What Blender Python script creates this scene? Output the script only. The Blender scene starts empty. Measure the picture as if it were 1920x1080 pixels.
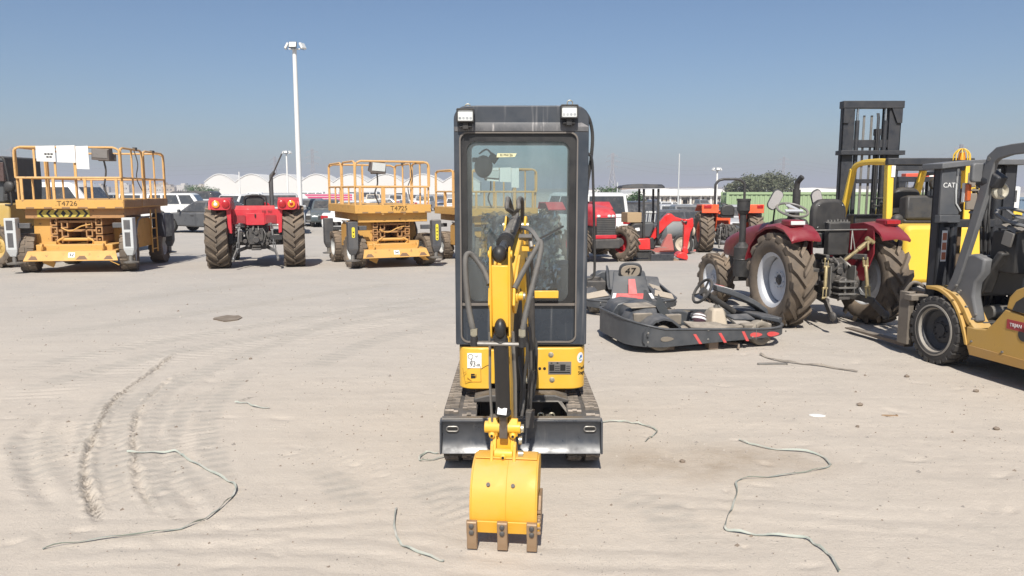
import bpy, bmesh, math, random
import numpy as np
from mathutils import Vector, Matrix, Euler
R = math.radians
random.seed(7)
scene = bpy.context.scene
COL = scene.collection

# ------------------------------------------------------------ camera
CAM_H, PITCH, F = 1.75, R(7.45), 1400.0          # eye height, tilt down, focal length in 1920-wide pixels
cam_d = bpy.data.cameras.new('camera'); cam = bpy.data.objects.new('camera', cam_d); COL.objects.link(cam)
cam.location = (0, 0, CAM_H); cam.rotation_euler = (R(90) - PITCH, 0, 0)
cam_d.sensor_width = 36; cam_d.lens = F / 1920 * 36; cam_d.clip_start = .05; cam_d.clip_end = 9000
scene.camera = cam

# ------------------------------------------------------------ sky, sun, exposure
SUN = Vector((-.06, -1, 0)).normalized() * math.cos(R(46)) + Vector((0, 0, math.sin(R(46))))
world = bpy.data.worlds.new('World'); scene.world = world; world.use_nodes = True
wn = world.node_tree.nodes; bg = wn['Background']
sky = wn.new('ShaderNodeTexSky'); sky.sky_type = 'NISHITA'; sky.sun_disc = False
sky.sun_elevation = R(46); sky.sun_rotation = math.atan2(SUN.x, SUN.y) % (2 * math.pi)
sky.air_density = 1.0; sky.dust_density = 1.3; sky.ozone_density = 5.6; sky.altitude = 0
world.node_tree.links.new(sky.outputs[0], bg.inputs[0]); bg.inputs[1].default_value = .079
sl = bpy.data.lights.new('sun', 'SUN'); sl.energy = 4.8; sl.angle = R(.53); sl.color = (1, .95, .87)
so = bpy.data.objects.new('sun', sl); COL.objects.link(so); so.rotation_euler = (-SUN).to_track_quat('-Z', 'Y').to_euler()
so.location = (-20, -40, 60)
scene.view_settings.view_transform = 'Standard'; scene.view_settings.look = 'None'
scene.view_settings.exposure = .32; scene.view_settings.gamma = 1
scene.cycles.use_denoising = True
scene.cycles.max_bounces = 8; scene.cycles.transparent_max_bounces = 16
scene.cycles.volume_bounces = 0

# ------------------------------------------------------------ pixel helpers (photo pixels -> places on the ground)
CP, SP = math.cos(PITCH), math.sin(PITCH)
def ray(px, py):
    u, v = (px - 960) / F, (540 - py) / F
    return Vector((u, CP + v * SP, -SP + v * CP))
def sstep(a, b, t):
    t = np.clip((t - a) / (b - a), 0, 1); return t * t * (3 - 2 * t)
def gz(x, y):                                     # the lot falls away gently behind the parked machines
    u = np.asarray(x) / np.maximum(np.asarray(y), 1.0)
    s = .008 + .022 * sstep(-.18, .08, u)
    return -s * np.clip(np.asarray(y) - 15, 0, 60)
def G(px, py):
    d = ray(px, py); t = 1.0
    for _ in range(60):
        p = d * t; t = (CAM_H - float(gz(p.x, p.y))) / max(-d.z, 1e-4); t = min(t, 4000)
    p = d * t
    return Vector((p.x, p.y, float(gz(p.x, p.y))))
def P(px, py, Y):
    d = ray(px, py) * (Y / ray(px, py).y)
    return Vector((d.x, d.y, d.z + CAM_H))
def at(px, Y, dz=0.0):
    """point on the ground at distance Y in the direction of photo column px"""
    x = 0
    for _ in range(8):
        z = float(gz(x, Y)); depth = Y * CP + (CAM_H - z) * SP; x = (px - 960) / F * depth
    return Vector((x, Y, z + dz))

# ------------------------------------------------------------ mesh builder
def V(*a): return Vector(a)
def crv(pts, k=6, closed=False):
    """Catmull-Rom through pts"""
    pts = [Vector(p) for p in pts]; n = len(pts); out = []
    rng = range(n if closed else n - 1)
    for i in rng:
        g = (lambda j: pts[j % n]) if closed else (lambda j: pts[min(max(j, 0), n - 1)])
        a, b, c, d = g(i - 1), g(i), g(i + 1), g(i + 2)
        for j in range(k):
            t = j / k
            out.append(.5 * (2 * b + (c - a) * t + (2 * a - 5 * b + 4 * c - d) * t * t + (3 * b - a - 3 * c + d) * t ** 3))
    if not closed: out.append(pts[-1])
    return out
def rrect(x0, z0, x1, z1, r, k=5, rs=None):
    """rounded rectangle loop, rs = radii of (x1z0, x1z1, x0z1, x0z0)"""
    rs = rs or (r,) * 4; out = []
    for (cx, cz, a0), q in zip(((x1, z0, -90), (x1, z1, 0), (x0, z1, 90), (x0, z0, 180)), rs):
        sx = -1 if cx == x1 else 1; sz = 1 if cz == z0 else -1
        for j in range(k + 1):
            a = R(a0 + 90 * j / k); out.append((cx + sx * q + q * math.cos(a), cz + sz * q + q * math.sin(a)))
    return out
class MB:
    def __init__(s, M=None): s.v, s.f, s.m, s.M, s.mi = [], [], [], M, 0
    def add(s, vs, fs):
        o = len(s.v)
        s.v += [tuple(s.M @ Vector(p)) for p in vs] if s.M is not None else [tuple(p) for p in vs]
        s.f += [tuple(o + i for i in f) for f in fs]; s.m += [s.mi] * len(fs); return s
    def hexa(s, p): return s.add(p, [(3, 2, 1, 0), (4, 5, 6, 7), (0, 1, 5, 4), (1, 2, 6, 5), (2, 3, 7, 6), (3, 0, 4, 7)])
    def box(s, c, d, rot=None, top=1.0):
        x, y, z = d[0] / 2, d[1] / 2, d[2] / 2; t = top
        p = [V(-x, -y, -z), V(x, -y, -z), V(x, y, -z), V(-x, y, -z), V(-x * t, -y * t, z), V(x * t, -y * t, z), V(x * t, y * t, z), V(-x * t, y * t, z)]
        if rot:
            e = Euler([R(a) for a in rot]).to_matrix(); p = [e @ q for q in p]
        return s.hexa([q + Vector(c) for q in p])
    def b2(s, a, b): return s.box([(p + q) / 2 for p, q in zip(a, b)], [abs(q - p) for p, q in zip(a, b)])
    def bar(s, p, q, w, h, up=(0, 0, 1)):
        p, q, up = Vector(p), Vector(q), Vector(up); d = (q - p).normalized(); a = d.cross(up)
        if a.length < 1e-3: a = d.cross(Vector((1, 0, 0)))
        a.normalize(); b = a.cross(d).normalized(); a *= w / 2; b *= h / 2
        return s.hexa([p - a - b, p + a - b, p + a + b, p - a + b, q - a - b, q + a - b, q + a + b, q - a + b])
    def tube(s, pts, r, n=8, closed=False):
        pts = [Vector(p) for p in pts]; N = len(pts); rr = r if isinstance(r, (list, tuple)) else [r] * N
        vs, fs, a = [], [], None
        for i in range(N):
            p0 = pts[(i - 1) % N] if closed or i else pts[0]; p1 = pts[(i + 1) % N] if closed or i < N - 1 else pts[-1]
            d = (p1 - p0).normalized()
            if a is None:
                a = d.cross(V(0, 0, 1));  a = d.cross(V(1, 0, 0)) if a.length < .1 else a
            a = (a - d * a.dot(d)).normalized(); b = d.cross(a)
            vs += [pts[i] + (a * math.cos(2 * math.pi * k / n) + b * math.sin(2 * math.pi * k / n)) * rr[i] for k in range(n)]
        for i in range(N if closed else N - 1):
            j = (i + 1) % N
            fs += [(i * n + k, i * n + (k + 1) % n, j * n + (k + 1) % n, j * n + k) for k in range(n)]
        if not closed: fs += [tuple(range(n))[::-1], tuple((N - 1) * n + k for k in range(n))]
        return s.add(vs, fs)
    def cyl(s, p, q, r, r2=None, n=16): return s.tube([p, q], [r, r if r2 is None else r2], n)
    def lathe(s, prof, c=(0, 0, 0), axis=(1, 0, 0), n=24, cap=True):
        d = Vector(axis).normalized(); a = d.cross(V(0, 0, 1)); a = d.cross(V(1, 0, 0)) if a.length < .1 else a
        a.normalize(); b = d.cross(a); c = Vector(c); vs, fs = [], []
        for r, t in prof: vs += [c + d * t + (a * math.cos(2 * math.pi * k / n) + b * math.sin(2 * math.pi * k / n)) * r for k in range(n)]
        for i in range(len(prof) - 1): fs += [(i * n + k, i * n + (k + 1) % n, (i + 1) * n + (k + 1) % n, (i + 1) * n + k) for k in range(n)]
        if cap: fs += [tuple(range(n))[::-1], tuple((len(prof) - 1) * n + k for k in range(n))]
        return s.add(vs, fs)
    def _ax(s, ax, u, v, w): return {'x': (w, u, v), 'y': (u, w, v), 'z': (u, v, w)}[ax]
    def prism(s, poly, ax, a, b):
        n = len(poly); vs = [s._ax(ax, u, v, a) for u, v in poly] + [s._ax(ax, u, v, b) for u, v in poly]
        return s.add(vs, [tuple(range(n)), tuple(range(2 * n - 1, n - 1, -1))] + [(k, n + k, n + (k + 1) % n, (k + 1) % n) for k in range(n)])
    def ring(s, outer, inner, ax, a, b):
        n = len(outer); vs = [s._ax(ax, u, v, w) for w in (a, b) for L in (outer, inner) for u, v in L]; fs = []
        for k in range(n):
            j = (k + 1) % n
            fs += [(k, j, n + j, n + k), (2 * n + j, 2 * n + k, 3 * n + k, 3 * n + j), (j, k, 2 * n + k, 2 * n + j), (n + k, n + j, 3 * n + j, 3 * n + k)]
        return s.add(vs, fs)
    def loft(s, loops, cap=True, closed=True):
        n = len(loops[0]); vs = [p for L in loops for p in L]; fs = []
        for i in range(len(loops) - 1): fs += [(i * n + k, i * n + (k + 1) % n, (i + 1) * n + (k + 1) % n, (i + 1) * n + k) for k in range(n if closed else n - 1)]
        if cap: fs += [tuple(range(n))[::-1], tuple((len(loops) - 1) * n + k for k in range(n))]
        return s.add(vs, fs)
    def sphere(s, c, r, nu=14, nv=9):
        r = r if isinstance(r, (tuple, list)) else (r, r, r)
        L = [[V(c[0] + r[0] * math.sin(t) * math.cos(2 * math.pi * k / nu), c[1] + r[1] * math.sin(t) * math.sin(2 * math.pi * k / nu), c[2] + r[2] * math.cos(t)) for k in range(nu)] for t in [math.pi * (j + .02) / (nv + .04) for j in range(nv + 1)]]
        return s.loft(L)
    def plate(s, pts, th, up=None):
        """thick plate from coplanar points"""
        pts = [Vector(p) for p in pts]; nrm = (pts[1] - pts[0]).cross(pts[2] - pts[0]).normalized() * th; n = len(pts)
        return s.add(pts + [p - nrm for p in pts], [tuple(range(n)), tuple(range(2 * n - 1, n - 1, -1))] + [(k, n + k, n + (k + 1) % n, (k + 1) % n) for k in range(n)])
def obj(name, mb, mats, parent=None, bev=0.0, smooth=38, off=None, loc=None, rot=None, label=None):
    me = bpy.data.meshes.new(name)
    vs = mb.v if off is None else [(a - off[0], b - off[1], c - off[2]) for a, b, c in mb.v]
    me.from_pydata(vs, [], mb.f)
    bm = bmesh.new(); bm.from_mesh(me); bmesh.ops.recalc_face_normals(bm, faces=bm.faces[:]); bm.to_mesh(me); bm.free()
    if not isinstance(mats, (list, tuple)): mats = [mats]
    for m in mats: me.materials.append(m)
    if len(mats) > 1: me.polygons.foreach_set('material_index', mb.m)
    if smooth:
        me.polygons.foreach_set('use_smooth', [True] * len(me.polygons)); me.set_sharp_from_angle(angle=R(smooth))
    o = bpy.data.objects.new(name, me); COL.objects.link(o)
    if parent is not None: o.parent = parent
    if loc is not None: o.location = loc
    if rot is not None: o.rotation_euler = rot
    if bev:
        b = o.modifiers.new('bevel', 'BEVEL'); b.width = bev; b.segments = 2; b.limit_method = 'ANGLE'; b.angle_limit = R(35)
    if label: o['label'] = label
    return o
def empty(name, parent=None, loc=(0, 0, 0), rot=(0, 0, 0)):
    o = bpy.data.objects.new(name, None); COL.objects.link(o); o.empty_display_size = .2
    o.location = loc; o.rotation_euler = rot
    if parent is not None: o.parent = parent
    return o
def tag(o, label, cat, group=None, kind=None):
    if label: o['label'] = label
    if cat: o['category'] = cat
    if group: o['group'] = group
    if kind: o['kind'] = kind
    return o
def thing(name, label, cat, loc=(0, 0, 0), rotz=0.0, group=None):
    return tag(empty(name, None, loc, (0, 0, rotz)), label, cat, group)
def copy_tree(o, parent=None):
    c = o.copy(); COL.objects.link(c)
    if parent is not None: c.parent = parent
    for ch in KIDS.get(o.name, None) or [x for x in list(o.children)]: copy_tree(ch, c)
    return c
KIDS = {}
def lettering(txt, size, mat, parent, loc, rot=(90, 0, 0), name='lettering', ext=.001, off=None, align='CENTER', sx=1.0):
    cu = bpy.data.curves.new(name, 'FONT'); cu.body = txt; cu.size = size; cu.extrude = ext; cu.align_x = align; cu.align_y = 'CENTER'; cu.resolution_u = 3
    t = bpy.data.objects.new('t', cu); COL.objects.link(t); dg = bpy.context.evaluated_depsgraph_get(); dg.update()
    me = bpy.data.meshes.new_from_object(t.evaluated_get(dg)); me.name = name
    bpy.data.objects.remove(t); me.materials.clear(); me.materials.append(mat)
    o = bpy.data.objects.new(name, me); COL.objects.link(o); o.parent = parent
    l = Vector(loc) - (Vector(off) if off is not None else Vector())
    o.location = l; o.rotation_euler = [R(a) for a in rot]; o.scale = (sx, 1, 1)
    return o

# ------------------------------------------------------------ materials
MATS = {}
def nd(nt, t, **kw):
    n = nt.nodes.new(t)
    for k, v in kw.items():
        if k in n.inputs: n.inputs[k].default_value = v
        else: setattr(n, k, v)
    return n
def paint(name, col, rough=.45, metal=0.0, dust=.25, dcol=(.36, .31, .25), scale=5.0, rust=0.0, rcol=(.12, .045, .02), bump=.0, coat=0.0, spec=.5, streak=0.0, top=.5, var=.12):
    """painted / plastic / metal surface with uneven tone, dust lying on upward faces, chips of rust, drip streaks"""
    if name in MATS: return MATS[name]
    m = bpy.data.materials.new(name); m.use_nodes = True; nt = m.node_tree; L = nt.links.new; b = nt.nodes['Principled BSDF']
    tc = nd(nt, 'ShaderNodeTexCoord')
    n1 = nd(nt, 'ShaderNodeTexNoise', Scale=scale, Detail=6.0, Roughness=.65); L(tc.outputs['Object'], n1.inputs['Vector'])
    cr = nd(nt, 'ShaderNodeMapRange'); cr.inputs['From Min'].default_value = .35; cr.inputs['From Max'].default_value = .72; L(n1.outputs['Fac'], cr.inputs['Value'])
    base = nd(nt, 'ShaderNodeMix', data_type='RGBA')
    base.inputs[6].default_value = (*[c * (1 - var) for c in col], 1); base.inputs[7].default_value = (*[min(1, c * (1 + var)) for c in col], 1)
    n0 = nd(nt, 'ShaderNodeTexNoise', Scale=scale * .37, Detail=3.0); L(tc.outputs['Object'], n0.inputs['Vector']); L(n0.outputs['Fac'], base.inputs[0])
    cur = base.outputs[2]
    if rust:
        n2 = nd(nt, 'ShaderNodeTexNoise', Scale=scale * 2.3, Detail=9.0, Roughness=.72); L(tc.outputs['Object'], n2.inputs['Vector'])
        r2 = nd(nt, 'ShaderNodeMapRange'); r2.inputs['From Min'].default_value = .66 - .2 * rust; r2.inputs['From Max'].default_value = .72 - .16 * rust; L(n2.outputs['Fac'], r2.inputs['Value'])
        mx = nd(nt, 'ShaderNodeMix', data_type='RGBA'); mx.inputs[7].default_value = (*rcol, 1); L(cur, mx.inputs[6])
        rm = nd(nt, 'ShaderNodeMath', operation='MULTIPLY'); L(r2.outputs[0], rm.inputs[0]); rm.inputs[1].default_value = min(1, .5 + rust); L(rm.outputs[0], mx.inputs[0]); cur = mx.outputs[2]
    if streak:
        mp = nd(nt, 'ShaderNodeMapping'); mp.inputs['Scale'].default_value = (38, 38, 1.6); L(tc.outputs['Object'], mp.inputs[0])
        n3 = nd(nt, 'ShaderNodeTexNoise', Scale=1.0, Detail=3.0); L(mp.outputs[0], n3.inputs['Vector'])
        r3 = nd(nt, 'ShaderNodeMapRange'); r3.inputs['From Min'].default_value = .58; r3.inputs['From Max'].default_value = .72; r3.inputs['To Max'].default_value = streak; L(n3.outputs['Fac'], r3.inputs['Value'])
        mx = nd(nt, 'ShaderNodeMix', data_type='RGBA'); mx.inputs[7].default_value = (*dcol, 1); L(cur, mx.inputs[6]); L(r3.outputs[0], mx.inputs[0]); cur = mx.outputs[2]
    if dust:
        ge = nd(nt, 'ShaderNodeNewGeometry'); sx = nd(nt, 'ShaderNodeSeparateXYZ'); L(ge.outputs['Normal'], sx.inputs[0])
        up = nd(nt, 'ShaderNodeMapRange'); up.inputs['From Min'].default_value = .2; up.inputs['From Max'].default_value = 1; up.inputs['To Min'].default_value = dust * .45; up.inputs['To Max'].default_value = min(1, dust * (1 + top)); L(sx.outputs[2], up.inputs['Value'])
        mu = nd(nt, 'ShaderNodeMath', operation='MULTIPLY'); L(cr.outputs[0], mu.inputs[0]); L(up.outputs[0], mu.inputs[1])
        ad = nd(nt, 'ShaderNodeMath', operation='MULTIPLY_ADD'); L(up.outputs[0], ad.inputs[0]); ad.inputs[1].default_value = .35; L(mu.outputs[0], ad.inputs[2]); ad.use_clamp = True
        mx = nd(nt, 'ShaderNodeMix', data_type='RGBA'); mx.inputs[7].default_value = (*dcol, 1); L(cur, mx.inputs[6]); L(ad.outputs[0], mx.inputs[0]); cur = mx.outputs[2]
    L(cur, b.inputs['Base Color'])
    rr = nd(nt, 'ShaderNodeMapRange'); rr.inputs['To Min'].default_value = max(.03, rough - .08); rr.inputs['To Max'].default_value = min(1, rough + .25 * (dust > 0) + .05); L(cr.outputs[0], rr.inputs['Value']); L(rr.outputs[0], b.inputs['Roughness'])
    b.inputs['Metallic'].default_value = metal; b.inputs['Specular IOR Level'].default_value = spec
    if coat: b.inputs['Coat Weight'].default_value = coat; b.inputs['Coat Roughness'].default_value = .12
    if bump:
        nb = nd(nt, 'ShaderNodeTexNoise', Scale=scale * 9, Detail=5.0); L(tc.outputs['Object'], nb.inputs['Vector'])
        bp = nd(nt, 'ShaderNodeBump', Strength=bump, Distance=.01); L(nb.outputs['Fac'], bp.inputs['Height']); L(bp.outputs[0], b.inputs['Normal'])
    MATS[name] = m; return m
def glass(name, tint, tr=.75, dust=.12, dcol=(.45, .44, .42), gloss=.06):
    """a dusty pane: most light passes tinted, a little is mirrored, a little is scattered by dust"""
    if name in MATS: return MATS[name]
    m = bpy.data.materials.new(name); m.use_nodes = True; nt = m.node_tree; L = nt.links.new; nt.nodes.remove(nt.nodes['Principled BSDF'])
    out = nt.nodes['Material Output']; t = nd(nt, 'ShaderNodeBsdfTransparent'); t.inputs[0].default_value = (*[c * tr for c in tint], 1)
    g = nd(nt, 'ShaderNodeBsdfGlossy', Roughness=.03); d = nd(nt, 'ShaderNodeBsdfDiffuse'); d.inputs[0].default_value = (*dcol, 1)
    lw = nd(nt, 'ShaderNodeFresnel', IOR=1.5); ad = nd(nt, 'ShaderNodeMath', operation='ADD'); L(lw.outputs[0], ad.inputs[0]); ad.inputs[1].default_value = gloss
    m1 = nd(nt, 'ShaderNodeMixShader'); L(ad.outputs[0], m1.inputs[0]); L(t.outputs[0], m1.inputs[1]); L(g.outputs[0], m1.inputs[2])
    tc = nd(nt, 'ShaderNodeTexCoord'); mp = nd(nt, 'ShaderNodeMapping'); mp.inputs['Scale'].default_value = (9, 9, 2.2); L(tc.outputs['Object'], mp.inputs[0])
    n = nd(nt, 'ShaderNodeTexNoise', Scale=1.0, Detail=5.0); L(mp.outputs[0], n.inputs['Vector'])
    mr = nd(nt, 'ShaderNodeMapRange'); mr.inputs['From Min'].default_value = .3; mr.inputs['From Max'].default_value = .75; mr.inputs['To Min'].default_value = dust * .4; mr.inputs['To Max'].default_value = dust * 1.6; L(n.outputs['Fac'], mr.inputs['Value'])
    m2 = nd(nt, 'ShaderNodeMixShader'); L(mr.outputs[0], m2.inputs[0]); L(m1.outputs[0], m2.inputs[1]); L(d.outputs[0], m2.inputs[2]); L(m2.outputs[0], out.inputs[0])
    MATS[name] = m; return m
M = dict(
    yel=paint('digger_yellow', (.74, .412, .024), .45, dust=.26, coat=.12, scale=5, var=.06, dcol=(.66, .50, .24)),
    yelbk=paint('bucket_yellow', (.67, .352, .018), .55, dust=.30, scale=6, var=.06, dcol=(.60, .42, .22), top=.8),
    roofg=paint('cab_roof_dusty', (.032, .037, .045), .42, dust=.55, streak=.75, scale=4, dcol=(.40, .38, .37), top=.6),
    cab=paint('cab_grey_paint', (.022, .030, .042), .36, dust=.10, streak=.26, scale=5, dcol=(.36, .34, .33), top=.9),
    cabin=paint('cab_inside_dark', (.05, .058, .066), .6, dust=.15, scale=6),
    blade=paint('blade_grey_paint', (.028, .034, .044), .3, dust=.22, streak=.12, scale=8, dcol=(.3, .28, .26)),
    black=paint('black_plastic', (.018, .019, .021), .5, dust=.14, scale=8),
    hose=paint('black_hose_rubber', (.06, .058, .055), .65, dust=.35, scale=20, dcol=(.33, .30, .26)),
    cylb=paint('cylinder_black', (.014, .014, .015), .42, dust=.05, scale=9),
    chrome=paint('bright_steel', (.55, .55, .54), .22, metal=1.0, dust=.05),
    steel=paint('dull_steel', (.22, .215, .205), .45, metal=.6, dust=.3, scale=10),
    zinc=paint('zinc_fitting', (.46, .43, .33), .35, metal=.7, dust=.15, scale=12),
    dark=paint('dark_machinery', (.034, .034, .036), .55, dust=.28, scale=9, bump=.15),
    rub=paint('tyre_rubber', (.075, .062, .05), .85, dust=.8, scale=6, dcol=(.27, .205, .145), bump=.25, top=.2),
    rubd=paint('tyre_rubber_dark', (.028, .027, .027), .75, dust=.3, scale=6, dcol=(.2, .18, .16), bump=.2),
    rubt=paint('track_rubber', (.07, .06, .05), .85, dust=.8, scale=9, dcol=(.40, .34, .28), bump=.3),
    tooth=paint('tooth_steel', (.30, .20, .12), .55, metal=.35, dust=.4, scale=12, dcol=(.36, .26, .17)),
    white=paint('white_paint', (.74, .73, .70), .45, dust=.18, scale=4, var=.05),
    whitec=paint('white_sticker', (.78, .78, .76), .5, dust=.08, var=.04),
    ink=paint('black_ink', (.012, .012, .012), .6, dust=0, var=0),
    lift=paint('lift_yellow', (.61, .325, .07), .6, dust=.36, scale=4, rust=.36, dcol=(.48, .34, .18), var=.14),
    liftr=paint('lift_yellow_rail', (.64, .36, .11), .55, dust=.42, scale=6, rust=.36, dcol=(.52, .40, .29), var=.12),
    liftb=paint('lift_scissor_brown', (.38, .19, .065), .6, dust=.45, scale=6, rust=.45, dcol=(.32, .23, .15)),
    liftd=paint('lift_dark_grey', (.05, .055, .065), .55, dust=.35, scale=5, rust=.05),
    oldw=paint('worn_white_metal', (.52, .54, .54), .5, dust=.35, scale=7, rust=.2, rcol=(.08, .06, .05)),
    red=paint('tractor_red', (.52, .012, .028), .4, dust=.20, dcol=(.52, .26, .22), coat=.12, scale=4, var=.06),
    maroon=paint('tractor_maroon', (.20, .008, .018), .36, dust=.12, coat=.12, scale=5, dcol=(.42, .27, .25), var=.07),
    orange=paint('tractor_orange', (.78, .10, .025), .4, dust=.2, scale=4),
    redx=paint('digger_red', (.66, .02, .02), .35, dust=.1, coat=.2, scale=4),
    silver=paint('silver_rim', (.56, .57, .59), .42, metal=.12, dust=.12, scale=5, dcol=(.45, .42, .38)),
    catyel=paint('forklift_mustard', (.50, .29, .055), .5, dust=.34, rust=.12, scale=3.5, dcol=(.42, .33, .2), var=.08),
    fyel=paint('forklift_yellow', (.80, .52, .04), .45, dust=.16, scale=3, var=.06),
    mast=paint('mast_black', (.016, .020, .028), .5, dust=.13, scale=7, rust=.05),
    fgrey=paint('forklift_grey', (.10, .105, .112), .5, dust=.32, scale=5, dcol=(.34, .32, .3)),
    kart=paint('kart_grey_plastic', (.036, .042, .050), .5, dust=.26, scale=6, dcol=(.30, .28, .26)),
    karti=paint('kart_dusty_parts', (.12, .105, .085), .8, dust=.7, scale=8, dcol=(.36, .31, .25)),
    cream=paint('cream_plastic', (.52, .44, .34), .7, dust=.4, scale=7),
    kred=paint('kart_red', (.55, .05, .05), .5, dust=.3, scale=9, dcol=(.5, .33, .3)),
    amber=paint('amber_lens', (.85, .30, .02), .2, dust=.05),
    rlens=paint('red_lens', (.38, .01, .015), .2, dust=.05),
    lens=paint('lamp_lens', (.66, .68, .66), .12, dust=.15, spec=.8),
    card=paint('cardboard', (.42, .30, .17), .85, dust=.15),
    strap=paint('strap_pale_green', (.28, .33, .285), .6, dust=.5, scale=12, dcol=(.5, .46, .4)),
    brass=paint('pale_gold_link', (.52, .42, .22), .4, metal=.6, dust=.25, scale=12),
    greenb=paint('container_green', (.27, .37, .20), .55, dust=.2, scale=1.2, rust=.06),
    blueb=paint('container_blue', (.12, .19, .27), .55, dust=.25, scale=1.2, rust=.08),
    glassc=glass('cab_glass', (.84, .95, .95), .84, .10, (.46, .52, .54), .05),
    glassr=glass('cab_rear_glass', (.82, .95, .93), .92, .05, (.45, .48, .47), .02),
    glassb=paint('car_window', (.03, .035, .04), .08, dust=.22, spec=.8, top=.1),
    film=glass('clear_film', (.95, .97, .97), .94, .20, (.9, .92, .94), .34),
)
# ------------------------------------------------------------ ground
def sand_material():
    m = bpy.data.materials.new('dusty_sand'); m.use_nodes = True; nt = m.node_tree; L = nt.links.new; b = nt.nodes['Principled BSDF']
    ge = nd(nt, 'ShaderNodeNewGeometry'); pos = ge.outputs['Position']; sx = nd(nt, 'ShaderNodeSeparateXYZ'); L(pos, sx.inputs[0])
    def noise(sc, det=5.0, ro=.6, vec=pos):
        n = nd(nt, 'ShaderNodeTexNoise', Scale=sc, Detail=det, Roughness=ro); L(vec, n.inputs['Vector']); return n.outputs['Fac']
    def mr(v, a, b_, c=0.0, d=1.0):
        n = nd(nt, 'ShaderNodeMapRange'); L(v, n.inputs['Value'])
        for k, q in zip(('From Min', 'From Max', 'To Min', 'To Max'), (a, b_, c, d)): n.inputs[k].default_value = q
        return n.outputs[0]
    def mix(f, a, b_):
        n = nd(nt, 'ShaderNodeMix', data_type='RGBA')
        if isinstance(f, float): n.inputs[0].default_value = f
        else: L(f, n.inputs[0])
        for i, q in ((6, a), (7, b_)):
            if isinstance(q, tuple): n.inputs[i].default_value = (*q, 1)
            else: L(q, n.inputs[i])
        return n.outputs[2]
    def math_(op, a, b_):
        n = nd(nt, 'ShaderNodeMath', operation=op)
        for i, q in ((0, a), (1, b_)):
            if isinstance(q, (int, float)): n.inputs[i].default_value = q
            else: L(q, n.inputs[i])
        return n.outputs[0]
    # loose pale sand in the front of the lot, greyer rolled gravel behind it
    far = mr(math_('ADD', sx.outputs[1], mr(noise(.35), 0, 1, -3, 3)), 5.5, 12.5)
    c = mix(far, (.545, .478, .40), (.43, .40, .36))
    c = mix(mr(noise(.8, 6.0, .7), .4, .7, 0, .45), c, (.545, .49, .42))
    c = mix(mr(noise(2.6, 6.0, .7), .5, .75, 0, .30), c, (.38, .343, .296))
    mp = nd(nt, 'ShaderNodeMapping'); mp.inputs['Rotation'].default_value = (0, 0, R(14)); mp.inputs['Scale'].default_value = (.35, 4.5, 1); L(pos, mp.inputs[0])
    c = mix(mr(noise(1.0, 4.0, .55, mp.outputs[0]), .5, .74, 0, .24), c, (.37, .335, .288))   # wheel-swept streaks
    c = mix(mr(noise(9, 7.0, .75), .55, .78, 0, .28), c, (.33, .295, .25))
    # damp brown patch right of the bucket
    mp2 = nd(nt, 'ShaderNodeMapping', vector_type='TEXTURE'); q = G(1330, 865); mp2.inputs['Location'].default_value = (q.x, q.y, 0); mp2.inputs['Scale'].default_value = (1.0, .42, 1); L(pos, mp2.inputs[0])
    ln = nd(nt, 'ShaderNodeVectorMath', operation='LENGTH'); L(mp2.outputs[0], ln.inputs[0])
    dmp = math_('MULTIPLY', mr(ln.outputs['Value'], .3, 1.05, 1, 0), mr(noise(3, 6.0, .7), .3, .65, .1, .75))
    c = mix(dmp, c, (.31, .24, .17))
    c = mix(mr(noise(140, 4.0, .8), .42, .66, 0, .22), c, (.36, .31, .26)); c = mix(mr(noise(60, 5.0, .8), .55, .72, 0, .25), c, (.62, .55, .47))
    # grit
    v = nd(nt, 'ShaderNodeTexVoronoi', Scale=55.0); L(pos, v.inputs['Vector'])
    sp = math_('MULTIPLY', mr(v.outputs['Distance'], .12, .2, 1, 0), mr(noise(1.7, 3.0), .5, .62, 0, .6))
    c = mix(sp, c, (.15, .135, .12))
    v2 = nd(nt, 'ShaderNodeTexVoronoi', Scale=18.0); L(pos, v2.inputs['Vector'])
    sp2 = math_('MULTIPLY', mr(v2.outputs['Distance'], .08, .15, 1, 0), mr(noise(.9, 3.0), .48, .62, 0, .55))
    c = mix(sp2, c, (.2, .18, .16))
    at_ = nd(nt, 'ShaderNodeAttribute', attribute_name='wheel_lane'); c = mix(math_('MULTIPLY', at_.outputs['Fac'], mr(noise(5, 5.0, .7), .25, .7, .3, .95)), c, (.385, .352, .305))
    at2 = nd(nt, 'ShaderNodeAttribute', attribute_name='crumbs'); c = mix(math_('MULTIPLY', at2.outputs['Fac'], mr(noise(38, 6.0, .8), .44, .56, 0, .95)), c, (.19, .165, .14))
    L(c, b.inputs['Base Color']); b.inputs['Roughness'].default_value = .95; b.inputs['Specular IOR Level'].default_value = .15
    h = math_('ADD', math_('MULTIPLY', noise(60, 7.0, .8), .9), math_('MULTIPLY', noise(9, 5.0, .7), 1.0))
    h = math_('ADD', h, math_('MULTIPLY', noise(1.0, 4.0, .55, mp.outputs[0]), 1.4))
    bp = nd(nt, 'ShaderNodeBump', Strength=.45, Distance=.02); L(h, bp.inputs['Height']); L(bp.outputs[0], b.inputs['Normal'])
    return m
def vnoise(x, y, sc, seed):
    rs = np.random.RandomState(seed); T = rs.rand(257, 257); X, Y_ = x / sc, y / sc
    xi, yi = np.floor(X).astype(int), np.floor(Y_).astype(int); fx, fy = X - xi, Y_ - yi; fx, fy = fx * fx * (3 - 2 * fx), fy * fy * (3 - 2 * fy)
    g = lambda a, b: T[a % 256, b % 256]
    return (g(xi, yi) * (1 - fx) + g(xi + 1, yi) * fx) * (1 - fy) + (g(xi, yi + 1) * (1 - fx) + g(xi + 1, yi + 1) * fx) * fy - .5
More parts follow.
